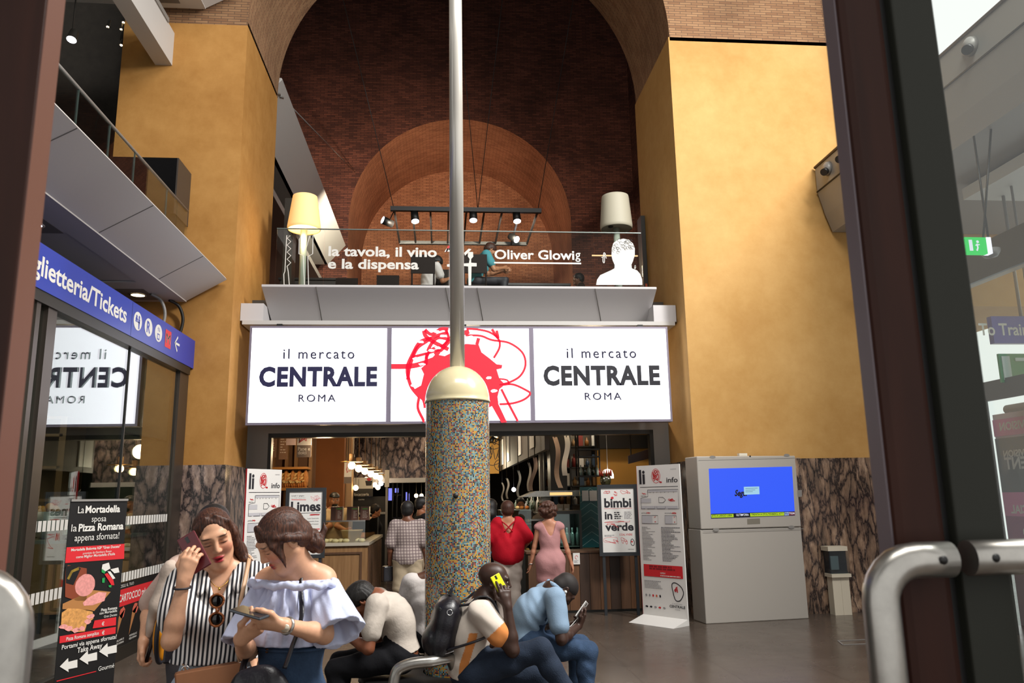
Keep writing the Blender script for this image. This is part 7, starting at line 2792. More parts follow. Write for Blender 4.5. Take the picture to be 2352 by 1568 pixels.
for k in range(5):
    F.chain([H(-.004, .058, .100-.004*k), H(-.046-.003*k, .060-.008*k, .060), H(-.066, .068-.010*k, .02), H(-.073+.002*k, .060-.007*k, -.035+.012*k), H(-.060+.002*k, .062-.007*k, -.088+.014*k)], [.009, .010, .008, .006, .0025], .008)
    F.chain([H(.004, .058, .100-.004*k), H(.048+.003*k, .056-.008*k, .058), H(.068, .062-.010*k, .02), H(.074, .052-.007*k, -.04+.01*k)], [.009, .010, .008, .003], .008)
F.chain([H(-.064, .04, .045), H(-.082, .004, .018), H(-.080, -.035, -.012), H(-.05, -.075, -.045)], [.010, .013, .014, .014], .012)
F.chain([H(0, -.075, -.03), H(0, -.085, -.07), H(-.01, -.088, -.085)], [.05, .036, .03], .02)
bc_ = H(-.012, -.098, -.095)
rn = random.Random(3)
for k in range(14):
    t = k*.75
    F.cone(bc_+w2.hs*(w2.hr*.028*math.cos(t)+w2.hu*.026*math.sin(t)-w2.hf*.012*math.sin(2*t)), bc_+w2.hs*(w2.hr*.032*math.cos(t+.9)+w2.hu*.034*math.sin(t+.9)-w2.hf*(.012+.012*math.cos(t))), .019, .016, .006)
F.chain([bc_-w2.hf*.03, bc_-w2.hf*.05+V3(0, 0, .02), bc_-w2.hf*.045+V3(0, 0, .055)], [.016, .01, .002], .008)
F.disp = hair_disp(w2, .0022)
w2.part('hair', F, HAIR_A, .0034)
q = J['wrL']*.93+J['elL']*.07
fa = unit(J['wrL']-J['elL'])
u_ = unit(np.cross(fa, V3(0, 0, 1)))
v_ = np.cross(u_, fa)
MB().tube([q+.0285*(math.cos(t)*u_+math.sin(t)*v_) for t in np.linspace(0, 2*math.pi, 21)], .006, 8, flat=.5).build('watch_strap', M_STEEL, r2)
MB().lathe([(0, .006), (.014, .005), (.0155, 0)], q+u_*-.0 + V3(0, -.030, -.004), 16, axis=(0, -1, -.1)).build('watch_face', mat('watch_face', '#c8bca8', .3, .6), r2)
phc = J['wrL']+V3(-.108, -.03, .048)
phone(phc, V3(.86, -.42, -.18), V3(.4, .9, .1), 'dark grey phone held in both hands of the woman in the blue blouse', mat('phone_grey', '#4c5056', .3, .4), mat('phone_screen', '#1c2026', .1), (.135, .068, .009), 1)
# black shoulder bag
r = root('shoulder_bag', 'black leather shoulder bag on the hip of the woman in blue', 'bag', (-.66, 3.08, .7))
b = Field()
b.ell((-.655, 3.06, .93), (.125, .05, .15), None, .03)
b.ell((-.64, 3.06, .86), (.15, .06, .12), None, .05)
b.disp = folds(.006, (V3(1, 0, .2), V3(0, 0, 1)), 26, 9)
V, Q = b.mesh(.006)
quick_obj('body', relax(V, Q), Q, LEATHER_K, r)
sp = smooth_path([(-.565, 3.06, 1.06), (-.545, 3.085, 1.13), (-.515, 3.085, 1.235), J['shL']*.62+J['nek']*.38+w2.F*.06-V3(0, 0, .0), J['shL']*.62+J['nek']*.38+V3(0, 0, .045), J['shL']*.6+J['nek']*.4-w2.F*.06, J['che']-w2.F*.16-V3(0, 0, .1), (-.70, 3.2, 1.1), (-.72, 3.08, 1.04)], 6)
MB().tube(sp, .011, 6, flat=.4).build('strap', LEATHER_K, r)
MB().obox(sp[9]+V3(0, -.008, 0), V3(.011, 0, .003), V3(0, .003, 0), V3(-.002, 0, .008)).build('buckle', M_CHROME, r)

# ---------------------------------------------------------------- person half hidden behind the woman in stripes
w0 = Human((-1.17, 4.25), math.radians(160), 1.63, True)
w0.head(None, 0, math.radians(10), 0)
w0.arm('R', V3(-1.43, 4.12, 1.0), V3(-.6, .6, -.4), V3(-.05, -.1, -1), V3(1, 0, 0), V3(0, -1, 0), .9)
w0.build('person', 'person in pale pink top mostly hidden behind the woman in stripes', skin=SKIN_A, h=.01, face_h=.006, hand_h=.005, hands='R')
F = Field()
w0.torso(F, .02, .05)
for sd in 'RL':
    w0.upper(F, sd, .9, .026, .03, .03)
F.disp = folds(.006, (w0.R, V3(0, 0, 1)), 24, 4)
F.ell(w0.J['nek']+V3(0, 0, .04), (.075, .075, .07), None, .012, -1)
F.cut((0, 0, .88), (0, 0, -1))
w0.part('top', F, mat_cloth('pale_pink', '#cdb0a2'), .008)
trousers(w0, mat_cloth('grey_trousers', '#4c4a4e'), (0, 0, .93), h=.01)
shoes(w0, M_INK, .01)
F = Field()
w0.cap(F, .012)
F.chain([w0.H(0, -.07, 0), w0.H(0, -.09, -.1), w0.H(0, -.08, -.19)], [.06, .06, .04], .03)
F.ell(w0.H(0, .11, -.02), (.064, .06, .09), w0.hax, .012, -1)
w0.part('hair', F, HAIR_K, .006)
F = Field()
F.chain([w0.J['shR']+V3(.06, 0, .03), w0.J['shR']+V3(-.03, -.05, 0), w0.J['shR']+V3(-.07, -.07, -.16), w0.J['shR']+V3(-.10, -.07, -.30)], [.03, .036, .034, .015], .03)
F.disp = folds(.006, (V3(1, 0, .3), V3(0, 0, 1)), 40, 8)
w0.part('shawl', F, mat_cloth('shawl_white', '#b3a396'), .006)
c = at(372, 1460, Y=4.1)
r = root('handbag', 'yellow rounded case with a black band hanging beside the shop poster', 'bag', c-V3(0, 0, .15))
F = Field()
F.ell(c, (.036, .07, .115), None, .02)
V, Q = F.mesh(.005)
quick_obj('body', relax(V, Q), Q, mat('bag_yellow', '#d88a10', .4), r)
MB().tube([c+V3(.000, .074*math.cos(t), .119*math.sin(t)) for t in np.linspace(0, 2*math.pi, 33)], .011, 8).build('band', M_INK, r)
MB().tube(smooth_path([c+V3(0, 0, .11), c+V3(-.02, .01, .16), c+V3(.0, .02, .2), w0.J['wrR']+V3(.02, 0, -.09)], 5), .009, 8).build('strap', M_INK, r)
c = at(402, 1465, Y=4.0)
r = root('pouch', 'small black pouch with a zip beside the yellow case', 'bag', c-V3(0, 0, .12))
MB().obox(c, (.036, .01, 0), (0, .03, 0), (.004, 0, .11)).build('body', LEATHER_K, r, bevel=.012)
MB().tube([c+V3(-.02, -.032, .08), c+V3(-.015, -.034, .0)], .004, 6).build('zip', M_CHROME, r)
MB().tube(smooth_path([c+V3(0, 0, .11), c+V3(.02, .05, .25), w0.J['shR']+V3(.02, .02, .05)], 5), .007, 6).build('strap', LEATHER_K, r)

# ---------------------------------------------------------------- people seated round the column


def seat(hm, pel, che, nek, hc, shw=.18, drop=.045, hipw=.085):
    pel, che, nek = V3(*pel), V3(*che), V3(*nek)
    J = hm.J
    J['pel'], J['che'], J['nek'] = pel, che, nek
    up = unit(nek-che)
    for sd, g in (('R', 1), ('L', -1)):
        J['sh'+sd] = nek+hm.R*g*shw*hm.k-up*drop
        J['hi'+sd] = pel+hm.R*g*hipw*hm.k-V3(0, 0, .02)+hm.F*.03
    hm.headpos(V3(*hc))


def tee(hm, m, off=.016, sl=.55, slo=.022, hem=-.02, fold=.005, seed=1, h=.006, neckr=.07, name='shirt', ext=None, col=None):
    J = hm.J
    F = Field()
    A1, A2 = hm.torso(F, off, .05)
    up = unit(J['che']-J['pel'])
    for sd in 'RL':
        hm.upper(F, sd, sl, slo, .035, slo+.008)
    if ext:
        ext(F)
    F.disp = folds(fold*1.25, (up+hm.R*.2+hm.F*.35, hm.F+hm.R*.5), 34, seed)
    up2 = unit(J['nek']-J['che'])
    F.ell(J['nek']+up2*.045+A2[1]*.012, (neckr, neckr, .07), A2, .012, -1)
    F.cut(J['pel']+up*hem, -up)
    return hm.part(name, F, m, h, col=col)


DARKSKIN = '#3a241a'
# young man bent over his phone
m1 = Human((-.27, 5.98), math.radians(-92), 1.72)
m1.head(None, 0, math.radians(48), 0)
seat(m1, (-.28, 5.98, .575), (-.335, 5.975, .83), (-.455, 5.965, 1.0), (-.575, 5.955, .945), .185)
m1.J['nkb'] = V3(-.50, 5.965, .955)
m1.J['shL'] += V3(-.03, 0, -.03)
m1.J['shR'] += V3(-.03, 0, -.03)
m1.leg('L', (-.705, 5.86, .08), (-.3, 0, 1))
m1.leg('R', (-.74, 6.14, .08), (-.3, 0, 1))
m1.arm('L', V3(-.665, 5.90, .715), V3(.3, -.6, -.8), V3(-.7, .35, .2), V3(.0, .6, .8), V3(-.5, -.5, .5), .7)
m1.arm('R', V3(-.60, 6.02, .70), V3(.4, .4, -1), V3(-.75, -.4, .25), V3(0, -.5, .9), V3(-.5, .5, .5), .7)
m1.build('person', 'seated young man in white T-shirt bent over his phone by the column', skin='#7c4a32', h=.009, face_h=.0045, hand_h=.004)
tee(m1, mat_cloth('tee_white', '#bdb3a8'), .017, .62, .02, .005, .0045, 3, neckr=.052)
trousers(m1, mat_cloth('black_trousers', '#121216'), m1.J['pel']+V3(0, 0, .07), .012, fold=.005, n=V3(.7, 0, 1))
shoes(m1, M_BLACK)
F = Field()
m1.cap(F, .016)
F.ell(m1.H(0, .03, .085), np.array([.062, .07, .035])*m1.hs, m1.hax, .03)
F.ell(m1.H(0, .115, -.02), np.array([.07, .06, .075])*m1.hs, m1.hax, .012, -1)
F.chain([m1.H(0, -.06, -.03), m1.H(0, -.06, -.085)], [.055, .05], .02)
for g in (-1, 1):
    F.ell(m1.H(g*.085, .0, -.025), np.array([.016, .025, .03])*m1.hs, m1.hax, .01, -1)
F.disp = hair_disp(m1, .004)
m1.part('hair', F, HAIR_K, .0045)
phone(m1.J['wrL']+V3(-.06, .035, .04), V3(-.8, .3, .35), V3(.3, .9, .1), 'dark phone in the hands of the bent-over man in white', M_BLACK, mat('phone_screen'), (.145, .075, .009), -1)

# man with backpack
m2 = Human((.15, 5.43), math.radians(88), 1.78)
m2.head(None, math.radians(8), math.radians(8), math.radians(4))
seat(m2, (.175, 5.42, .56), (.185, 5.40, .80), (.262, 5.39, .985), (.345, 5.375, 1.115), .18, .05)
m2.leg('L', (.78, 5.40, .08), (.5, 0, 1))
m2.J['hiR'] = V3(.215, 5.33, .565)
m2.J['knR'] = V3(.625, 5.22, .705)
m2.J['anR'] = V3(.86, 5.22, .35)
m2.toe['R'] = V3(.6, -.2, -.5)
m2.arm('R', V3(.412, 5.165, .975), V3(.35, -.1, -1), V3(-.16, .12, 1), V3(-.35, .9, 0), V3(-.8, -.3, .2), [.25, .5, .6, .7])
m2.arm('L', V3(.38, 5.50, .69), V3(-.4, .6, -.6), V3(.8, -.3, -.1), V3(0, -.2, -1), V3(0, -1, 0), .5)
m2.build('person', 'bald man in white and orange shirt, with backpack and yellow phone at his ear', skin=DARKSKIN, h=.009, face_h=.003, hand_h=.0032,
         paint=dict(lips='#4c2a24', brow='#140c0a', eyes='#1c100a'))
J = m2.J


def ocol(V):
    c = np.tile(np.array(lin('#d9cdc0')[:3]), (len(V), 1))
    o_ = np.array(lin('#d88a4c')[:3])
    for sd in 'RL':
        sh, el = J['sh'+sd], J['el'+sd]
        t = ((V-sh) @ (el-sh))/np.dot(el-sh, el-sh)
        d = np.linalg.norm(V-(sh+np.clip(t, 0, 1)[:, None]*(el-sh)), axis=1)
        c[(t > .47) & (t < .9) & (d < .085)] = o_
    # orange panel down the flank
    ax_ = unit(J['che']-J['pel'])
    s_ = (V-J['pel']) @ ax_
    fx = (V-(J['pel']+ax_*0)) @ unit(m2.F-ax_*np.dot(m2.F, ax_))
    side = (V-J['pel']) @ m2.R
    m_ = (np.abs(side) > .05) & (fx > -.075+.25*np.clip(s_-.05, 0, 1)) & (fx < -.02+.25*np.clip(s_-.05, 0, 1)) & (s_ < .27)
    c[m_] = o_
    return c


M_TEEVC = mat_vc('shirt_print', .85, .2, 0, .06, 30)
tee(m2, M_TEEVC, .018, .56, .024, -.03, .006, 7, h=.0055, col=ocol)
F = Field()
nk = J['nek']
F.chain([nk+V3(-.05, .0, .02), nk+V3(-.02, -.062, .012), nk+V3(.05, -.055, -.03), nk+V3(.085, -.01, -.07)], [.016]*4, .01)
F.chain([nk+V3(-.05, .0, .02), nk+V3(-.02, .062, .012), nk+V3(.05, .055, -.03), nk+V3(.085, .02, -.07)], [.016]*4, .01)
m2.part('collar', F, mat_cloth('collar_orange', '#b06a38'), .005)
trousers(m2, DENIM, J['pel']+V3(0, 0, .07), .013, h=.007, fold=.006, n=V3(-1, 0, 1))
shoes(m2, M_BLACK)
pc = J['wrR']+V3(-.047, .035, .135)
phone(pc, V3(-.45, .15, .85), V3(.85, .25, .4), 'bright yellow phone at the ear of the bald man', mat('phone_yellow', '#dce010', .35), M_BLACKG, (.125, .066, .010), 1)
# backpack
bc = V3(.02, 5.38, .83)
r = root('backpack', 'black leather backpack with a metal ring worn by the bald man', 'backpack', (bc[0], bc[1], .55))
bu = unit(V3(.30, 0, 1))
bn = unit(np.cross(V3(0, 1, 0), bu))
BA = np.array([bn, V3(0, 1, 0), bu])
F = Field()
for q_ in (-.09, .0, .09):
    for g in (-1, 1):
        F.ell(bc+bu*q_+V3(0, g*.05, 0)-bn*(.01 if q_ > 0 else -.0), (.088, .115, .115), BA, .05)
F.ell(bc-bu*.08-bn*.06, (.065, .13, .10), BA, .02)
F.disp = folds(.004, (bu, V3(0, 1, 0)), 30, 12)
V, Q = F.mesh(.006)
quick_obj('body', relax(V, Q), Q, LEATHER_K, r)
MB().tube(smooth_path([bc+bu*.2-bn*.03+V3(0, -.05, 0), bc+bu*.25-bn*.02+V3(0, -.03, .0), bc+bu*.255-bn*.02+V3(0, .03, 0), bc+bu*.2-bn*.03+V3(0, .05, 0)], 6), .014, 8, flat=.5).build('handle', LEATHER_K, r)
F = Field()
F.ell(bc+bu*.10-bn*.055, (.05, .125, .045), BA, .02)
V, Q = F.mesh(.006)
quick_obj('flap', relax(V, Q), Q, LEATHER_K, r)
rc_ = at(1033, 1406, Y=5.19)
MB().tube([rc_+.017*(math.cos(t)*V3(1, 0, .0)+math.sin(t)*V3(0, .15, 1)) for t in np.linspace(0, 6.283, 19)], .003, 6).build('ring', M_CHROME, r)
for g in (-1, 1):
    y0 = 5.39+g*.13
    shp = J['shR' if g < 0 else 'shL']*.66+nk*.34
    sp = smooth_path([bc+bu*.15+V3(.05, g*.08, 0), shp+V3(-.075, 0, .03), shp+V3(-.02, 0, .07), shp+V3(.06, 0, .055), shp+V3(.11, 0, -.05), V3(.315, 5.39+g*.185, .83), V3(.27, 5.39+g*.195, .79), V3(.16, 5.39+g*.20, .755), bc-bu*.12+V3(.05, g*.14, 0)], 6)
    MB().tube(sp, .018, 8, flat=.45).build('shoulder_strap', LEATHER_K, r)
    MB().tube([V3(.16, y0, .66), V3(.19, y0-.01, .55)], .006, 6, flat=.3).build('strap_end', M_INK, r)
MB().tube(smooth_path([bc-bu*.1+V3(.03, -.155, -.04), bc-bu*.1+V3(.06, -.165, -.03), bc-bu*.1+V3(.085, -.165, -.02)], 5), .003, 6).build('clip', M_CHROME, r)
r = root('waist_pouch', 'small black pouch on the lap of the bald man', 'bag', (.44, 5.33, .66))
b = Field()
b.ell((.43, 5.42, .655), (.12, .07, .05), None, .02)
b.ell((.50, 5.36, .68), (.07, .05, .035), None, .02)
V, Q = b.mesh(.006)
quick_obj('body', relax(V, Q), Q, LEATHER_K, r)

# man in the light blue shirt
m3 = Human((.62, 6.3), math.radians(86), 1.76)
m3.head(None, 0, math.radians(64), 0)
seat(m3, (.625, 6.3, .575), (.69, 6.295, .80), (.845, 6.28, .955), (.945, 6.27, .945), .185, .045)
m3.J['shR'] += V3(.02, 0, -.02)
m3.J['shL'] += V3(.02, 0, -.02)
m3.leg('R', (1.055, 6.13, .08), (.5, 0, 1))
m3.leg('L', (1.03, 6.46, .08), (.5, 0, 1))
m3.arm('R', V3(1.035, 6.20, .685), V3(-.1, -.5, -1), V3(.55, .1, .75), V3(-.8, .3, .4), V3(-.2, .2, 1), .6)
m3.arm('L', V3(.93, 6.34, .66), V3(0, .6, -1), V3(.7, -.4, .2), V3(-.3, -.2, .9), V3(0, -1, .2), .6)
m3.build('person', 'seated man in light blue polo shirt with earphones, looking down at his phone', skin=DARKSKIN, h=.009, face_h=.004, hand_h=.004,
         paint=dict(brow='#120a08', beard='#120c0a', stubble='#241610'))
POLO = mat_cloth('polo_blue', '#8299b0', .85, .15, 120)
tee(m3, POLO, .017, .66, .022, -.03, .006, 5, h=.006, neckr=.055)
F = Field()
nk = m3.J['nek']
F.chain([nk+V3(-.02, 0, .05), nk+V3(.01, -.075, .03), nk+V3(.08, -.07, -.01)], [.018, .018, .014], .01)
F.chain([nk+V3(-.02, 0, .05), nk+V3(.01, .075, .03), nk+V3(.08, .07, -.01)], [.018, .018, .014], .01)
m3.part('collar', F, POLO, .006)
trousers(m3, DENIM_M, m3.J['pel']+V3(0, 0, .07), .013, h=.007, fold=.006, n=V3(-.7, 0, 1))
shoes(m3, M_BLACK)
F = Field()
m3.cap(F, .004)
F.ell(m3.H(0, .12, -.03), np.array([.08, .07, .09])*m3.hs, m3.hax, .012, -1)
F.ell(m3.H(0, -.02, -.12), np.array([.1, .1, .075])*m3.hs, m3.hax, .01, -1)
for g in (-1, 1):
    F.ell(m3.H(g*.085, .0, -.02), np.array([.018, .028, .04])*m3.hs, m3.hax, .01, -1)
m3.part('hair', F, mat('stubble_hair', '#1a1210', .7), .005)
phone(m3.J['wrR']+V3(.03, .005, .115), V3(.62, .1, .75), V3(.4, .75, -.3), 'white phone in the hand of the man in light blue', M_WHITEP, mat('phone_lit', '#8c928c', .2), (.14, .07, .009), 1)
e0 = m3.H(.082, .004, -.012)
r = root('earphones', 'white earphone cord hanging from the ear of the man in light blue', 'earphones', e0)
MB().ball(e0, .012, 10).build('earbud', M_WHITEP, r)
MB().tube(smooth_path([e0, e0+V3(-.012, -.02, -.07), e0+V3(-.03, -.03, -.14), e0+V3(-.035, -.035, -.2), e0+V3(0, -.03, -.26), m3.J['wrR']+V3(.0, 0, .06)], 6), .0028, 6).build('cord', M_WHITEP, r)
MB().cyl(e0+V3(-.03, -.03, -.135), e0+V3(-.034, -.034, -.175), .006, n=8).build('remote', M_WHITEP, r)

# person on the far side of the column
m4 = Human((-.10, 6.72), math.radians(-25), 1.7)
seat(m4, (-.07, 6.66, .575), (-.075, 6.68, .83), (-.065, 6.70, 1.04), (-.03, 6.72, 1.2), .19)
m4.J['shL'] = V3(-.255, 6.66, .985)
m4.leg('L', (-.34, 7.12, .08), (0, 1, 1))
m4.leg('R', (-.12, 7.2, .08), (0, 1, 1))
m4.arm('L', V3(-.22, 6.98, .66), V3(-.6, -.3, -1))
m4.arm('R', V3(.02, 7.05, .66), V3(.6, -.3, -1))
m4.build('person', 'seated person in white shirt mostly hidden behind the mosaic column', skin='#5c3a2a', h=.011, face_h=.006, hand_h=None)
tee(m4, mat_cloth('tee_white2', '#cfc8c4'), .017, .6, .022, -.03, .005, 9, h=.008)
trousers(m4, mat_cloth('black_trousers'), m4.J['pel']+V3(0, 0, .06), h=.011)
F = Field()
m4.cap(F, .012)
F.ell(m4.H(0, .115, -.02), (.07, .06, .09), m4.hax, .012, -1)
m4.part('hair', F, HAIR_K, .007)
shoes(m4, M_BLACK, .011)

# ---------------------------------------------------------------- shoppers and staff


def hair_short(hm, m=HAIR_K, g=.013, h=.007):
    F = Field()
    hm.cap(F, g)
    F.ell(hm.H(0, .118, -.025), np.array([.072, .06, .085])*hm.hs, hm.hax, .012, -1)
    F.ell(hm.H(0, -.02, -.135), np.array([.11, .11, .06])*hm.hs, hm.hax, .01, -1)
    F.disp = hair_disp(hm, .003)
    return hm.part('hair', F, m, h)


def stand(px, py, Y, height, facing, name, label, skin, group=None, fem=False, bulk=1.0, z=0.0, **kw):
    c = at(px, py, Y=Y)
    hm = Human((c[0], Y, z), math.radians(facing), height, fem, bulk)
    return hm


# man in checked shirt and shorts, seen from behind
p1 = stand(937, 1200, 11.0, 1.60, 4, '', '', '', bulk=1.12)
p1.headpos(p1.P(-.01, .01, 1.6), 1.05)
p1.build('person', 'man in checked short-sleeved shirt and beige shorts seen from behind', skin='#6e4430', h=.011, face_h=.006, hand_h=.006)
F = Field()
p1.torso(F, .028, .06)
F.ell(p1.J['pel']+V3(0, 0, .0), (.18, .14, .16), None, .08)
for sd in 'RL':
    p1.upper(F, sd, .85, .034, .03, .045)
F.disp = folds(.006, (V3(1, 0, 0), V3(0, 0, 1)), 22, 3)
F.ell(p1.J['nek']+V3(0, 0, .06), (.07, .075, .05), None, .012, -1)
F.cut((0, 0, .80), (0, 0, -1))
p1.part('shirt', F, mat_pattern('check_cotton', 'check', '#a89a94', '#5d4c50', [V3(1, 0, .05), V3(0, 0, 1)], 26, duty=.75), .008)
trousers(p1, mat_cloth('shorts_beige', '#a89880'), (0, 0, .86), .03, .46, .03, .009, 'shorts', .006)
shoes(p1, M_INK, .01)
hair_short(p1)
c = p1.J['wrL']+V3(-.03, 0, -.14)
r = root('shoulder_pouch', 'small black bag hanging beside the man in the checked shirt', 'bag', c-V3(0, 0, .1))
MB().obox(c, (.06, .02, 0), (-.02, .05, 0), (0, 0, .1)).build('body', LEATHER_K, r, bevel=.015)
MB().tube([c+V3(0, 0, .1), p1.J['wrL']+V3(0, 0, -.07)], .008, 6).build('strap', LEATHER_K, r)

# dark clothed man beside the column
p2 = stand(969, 1160, 12.2, 1.68, 70, '', '', '')
p2.build('person', 'dark-clothed man standing past the checked shirt man, half behind the column', skin='#8c5a40', h=.012, face_h=.006, hand_h=None, paint=dict(beard='#1c1210'))
tee(p2, mat_cloth('black_tee', '#121114'), .02, .6, .022, -.03, .004, 2, h=.01)
trousers(p2, mat_cloth('beige_trousers', '#8c7a64'), (0, 0, .98), h=.012)
hair_short(p2)
shoes(p2, M_BLACK, .011)

# woman in red top
p3 = stand(1166, 1200, 11.0, 1.60, -3, '', '', '', fem=True, bulk=1.08)
p3.headpos(p3.P(.0, .01, 1.575), 1.02)
p3.arm('R', p3.P(.24, .16, 1.0), V3(1, -.5, -1))
p3.arm('L', p3.P(-.22, .2, 1.02), V3(-1, -.5, -1))
p3.build('person', 'woman in red top with crossed straps on her back, seen from behind', skin='#b07a5c', h=.011, face_h=.006, hand_h=.006)
J = p3.J
F = Field()
p3.torso(F, .03, .06)
F.ell((J['pel']+J['che'])/2, (.2, .15, .2), None, .08)
F.ell(J['pel']+V3(0, 0, .01), (.205, .18, .16), None, .08)
F.ell(J['pel']+V3(0, 0, .12), (.2, .165, .16), None, .08)
for sd, g in (('R', 1), ('L', -1)):
    p3.upper(F, sd, .8, .04, .05, .055)
F.disp = folds(.007, (V3(1, 0, 0), V3(0, 0, 1)), 24, 6)
F.cone(J['nek']+V3(0, -.03, .03), J['che']+V3(0, -.16, -.03), .10, .02, .02, -1)
F.ell(J['nek']+V3(0, 0, .05), (.09, .09, .06), None, .02, -1)
F.cut((0, 0, .76), (0, 0, -1))
RED = mat_cloth('red_jersey', '#a80c20', .8)
p3.part('top', F, RED, .008)
for g in (-1, 1):
    MB().tube(smooth_path([J['nek']+V3(g*.095, -.075, -.01), J['che']+V3(g*.03, -.128, .12), J['che']+V3(-g*.055, -.13, .03)], 5), .008, 6).build('back_strap', RED, p3.r)
trousers(p3, mat_cloth('pale_trousers', '#b5a9a0'), (0, 0, .85), .03, h=.011, fold=.008)
hair_short(p3, HAIR_B, .02)
shoes(p3, M_INK, .011)

# companion in teal, behind the column edge
p4 = stand(1128, 1200, 11.7, 1.62, 10, '', '', '', fem=True)
p4.build('person', 'dark-haired person in teal top standing between the column and the woman in red', skin='#b07a5c', h=.012, face_h=None, hand_h=None)
tee(p4, mat_cloth('teal_tee', '#2f86a8'), .02, .7, .024, -.03, .004, 2, h=.01)
trousers(p4, mat_cloth('black_trousers'), (0, 0, .95), h=.012)
F = Field()
p4.cap(F, .022)
F.chain([p4.H(0, -.06, 0), p4.H(0, -.08, -.1), p4.H(0, -.07, -.17)], [.08, .085, .06], .03)
F.ell(p4.H(0, .12, -.02), (.07, .06, .09), p4.hax, .012, -1)
p4.part('hair', F, HAIR_K, .009)
shoes(p4, M_BLACK, .011)

# woman in pink dress
p5 = stand(1262, 1215, 10.5, 1.56, 10, '', '', '', fem=True, bulk=1.05)
p5.head(None, math.radians(28), math.radians(4), 0)
p5.headpos(p5.P(.0, .02, 1.57), 1.0)
p5.arm('R', p5.P(.30, .03, .86), V3(1, -.3, 0))
p5.arm('L', p5.P(-.28, .06, .86), V3(-1, -.3, 0))
p5.build('person', 'woman in sleeveless dusty pink dress with curly hair seen from behind', skin='#b88064', h=.011, face_h=.006, hand_h=.006)
J = p5.J
F = Field()
p5.torso(F, .014, .05)
for sd, g in (('R', 1), ('L', -1)):
    F.cone(J['sh'+sd]-V3(g*.03, 0, -.0), J['sh'+sd]-V3(g*-.01, 0, .01), .055, .05, .03)
    F.ell(J['pel']+V3(g*.06, -.05, -.06), (.1, .09, .11), None, .06)
    F.cone(J['hi'+sd], J['hi'+sd]*.45+J['kn'+sd]*.55, .11, .105, .08)
F.disp = folds(.004, (V3(.2, 0, 1), V3(1, 0, 0)), 26, 4)
F.cone(J['nek']+V3(0, -.02, .03), J['che']+V3(0, -.15, -.02), .085, .015, .015, -1)
F.ell(J['nek']+V3(0, 0, .05), (.085, .085, .06), None, .02, -1)
F.cut((0, 0, .55), (0, 0, -1))
p5.part('dress', F, mat_cloth('dusty_pink', '#b08080', .85), .008)
F = Field()
rn = random.Random(7)
p5.cap(F, .022)
p5.cap(F, .03)
for k in range(90):
    t, q = rn.uniform(0, 6.283), rn.uniform(-.5, 1)
    rr = math.sqrt(max(1-q*q, 0))
    c = p5.H(.108*rr*math.cos(t), -.03+.118*rr*math.sin(t), .03+.112*q)
    if (c-p5.hc) @ p5.hf > .07 and q < .35:
        continue
    F.ell(c, (rn.uniform(.018, .03),)*3, None, .008)
F.ell(p5.H(0, .118, -.03), (.064, .06, .085), p5.hax, .012, -1)
p5.part('hair', F, hair_mat('hair_curly', '#2a1812', '#5a3828'), .006)
shoes(p5, M_INK, .011)
q = p5.J['wrL']
MB().tube([q+.03*V3(math.cos(t), math.sin(t), .1) for t in np.linspace(0, 6.283, 15)], .007, 6).build('bracelet', M_CHROME, p5.r)

# shopkeeper with flat cap
p6 = stand(768, 1160, 13.75, 1.78, 175, '', '', '')
p6.head(None, math.radians(-14), math.radians(8), 0)
p6.arm('R', p6.P(.2, .34, 1.12), V3(1, -.2, -.8))
p6.arm('L', p6.P(-.2, .34, 1.12), V3(-1, -.2, -.8))
p6.build('person', 'bearded shopkeeper in cream T-shirt and dark cap behind the bakery counter', skin='#b47c58', h=.012, face_h=.005, hand_h=None, paint=dict(beard='#1e1410', brow='#1c1210', eyes='#1c100a'))
tee(p6, mat_cloth('tee_cream', '#cdb48e'), .018, .6, .022, -.03, .004, 6, h=.01)
trousers(p6, M_INK, (0, 0, 1.0), h=.013)
shoes(p6, M_BLACK, .012)
F = Field()
p6.cap(F, .014)
F.cone(p6.H(-.045, .10, .062), p6.H(.045, .10, .062), .014, .014, .02)
F.cut(p6.H(0, 0, .05), -p6.hu)
p6.part('cap', F, M_BLACK, .007)

# chef with white hat
p7 = stand(1252, 1175, 14.45, 1.62, -110, '', '', '', fem=False)
p7.head(None, 0, math.radians(14), 0)
p7.arm('R', p7.P(.16, .3, 1.1), V3(1, -.2, -.8))
p7.arm('L', p7.P(-.16, .3, 1.1), V3(-1, -.2, -.8))
p7.build('person', 'cook in white hat working behind the steel counter under the hood', skin='#a8704e', h=.012, face_h=.006, hand_h=None)
tee(p7, mat_cloth('cook_white', '#b8b0a6'), .02, .9, .024, -.03, .004, 6, h=.01)
trousers(p7, M_INK, (0, 0, .95), h=.013)
shoes(p7, M_BLACK, .012)
hair_short(p7, HAIR_K, .006, .009)
F = Field()
F.ell(p7.H(0, -.04, .10), (.095, .125, .06), p7.hax, .03)
F.ell(p7.H(0, -.02, .07), (.09, .115, .03), p7.hax, .02)
F.cut(p7.H(0, 0, .045), -p7.hu)
p7.part('hat', F, M_WHITEP, .008)
p8 = stand(1196, 1180, 15.2, 1.64, 180, '', '', '')
p8.build('person', 'dark-haired attendant behind the pastry case farther down the aisle', skin='#a8704e', h=.013, face_h=.006, hand_h=None)
tee(p8, mat_cloth('tee_grey', '#8c867e'), .02, .6, .022, -.03, .004, 6, h=.011)
trousers(p8, M_INK, (0, 0, .95), h=.014)
hair_short(p8, HAIR_K, .013, .009)
shoes(p8, M_BLACK, .013)
p9 = stand(862, 1190, 16.2, 1.55, 90, '', '', '', fem=True)
p9.build('person', 'dark-haired cook bending at the shadowy kitchen counter behind the display', skin='#a8704e', h=.013, face_h=.007, hand_h=None)
tee(p9, mat_cloth('black_tee'), .02, .7, .022, -.03, .004, 6, h=.011)
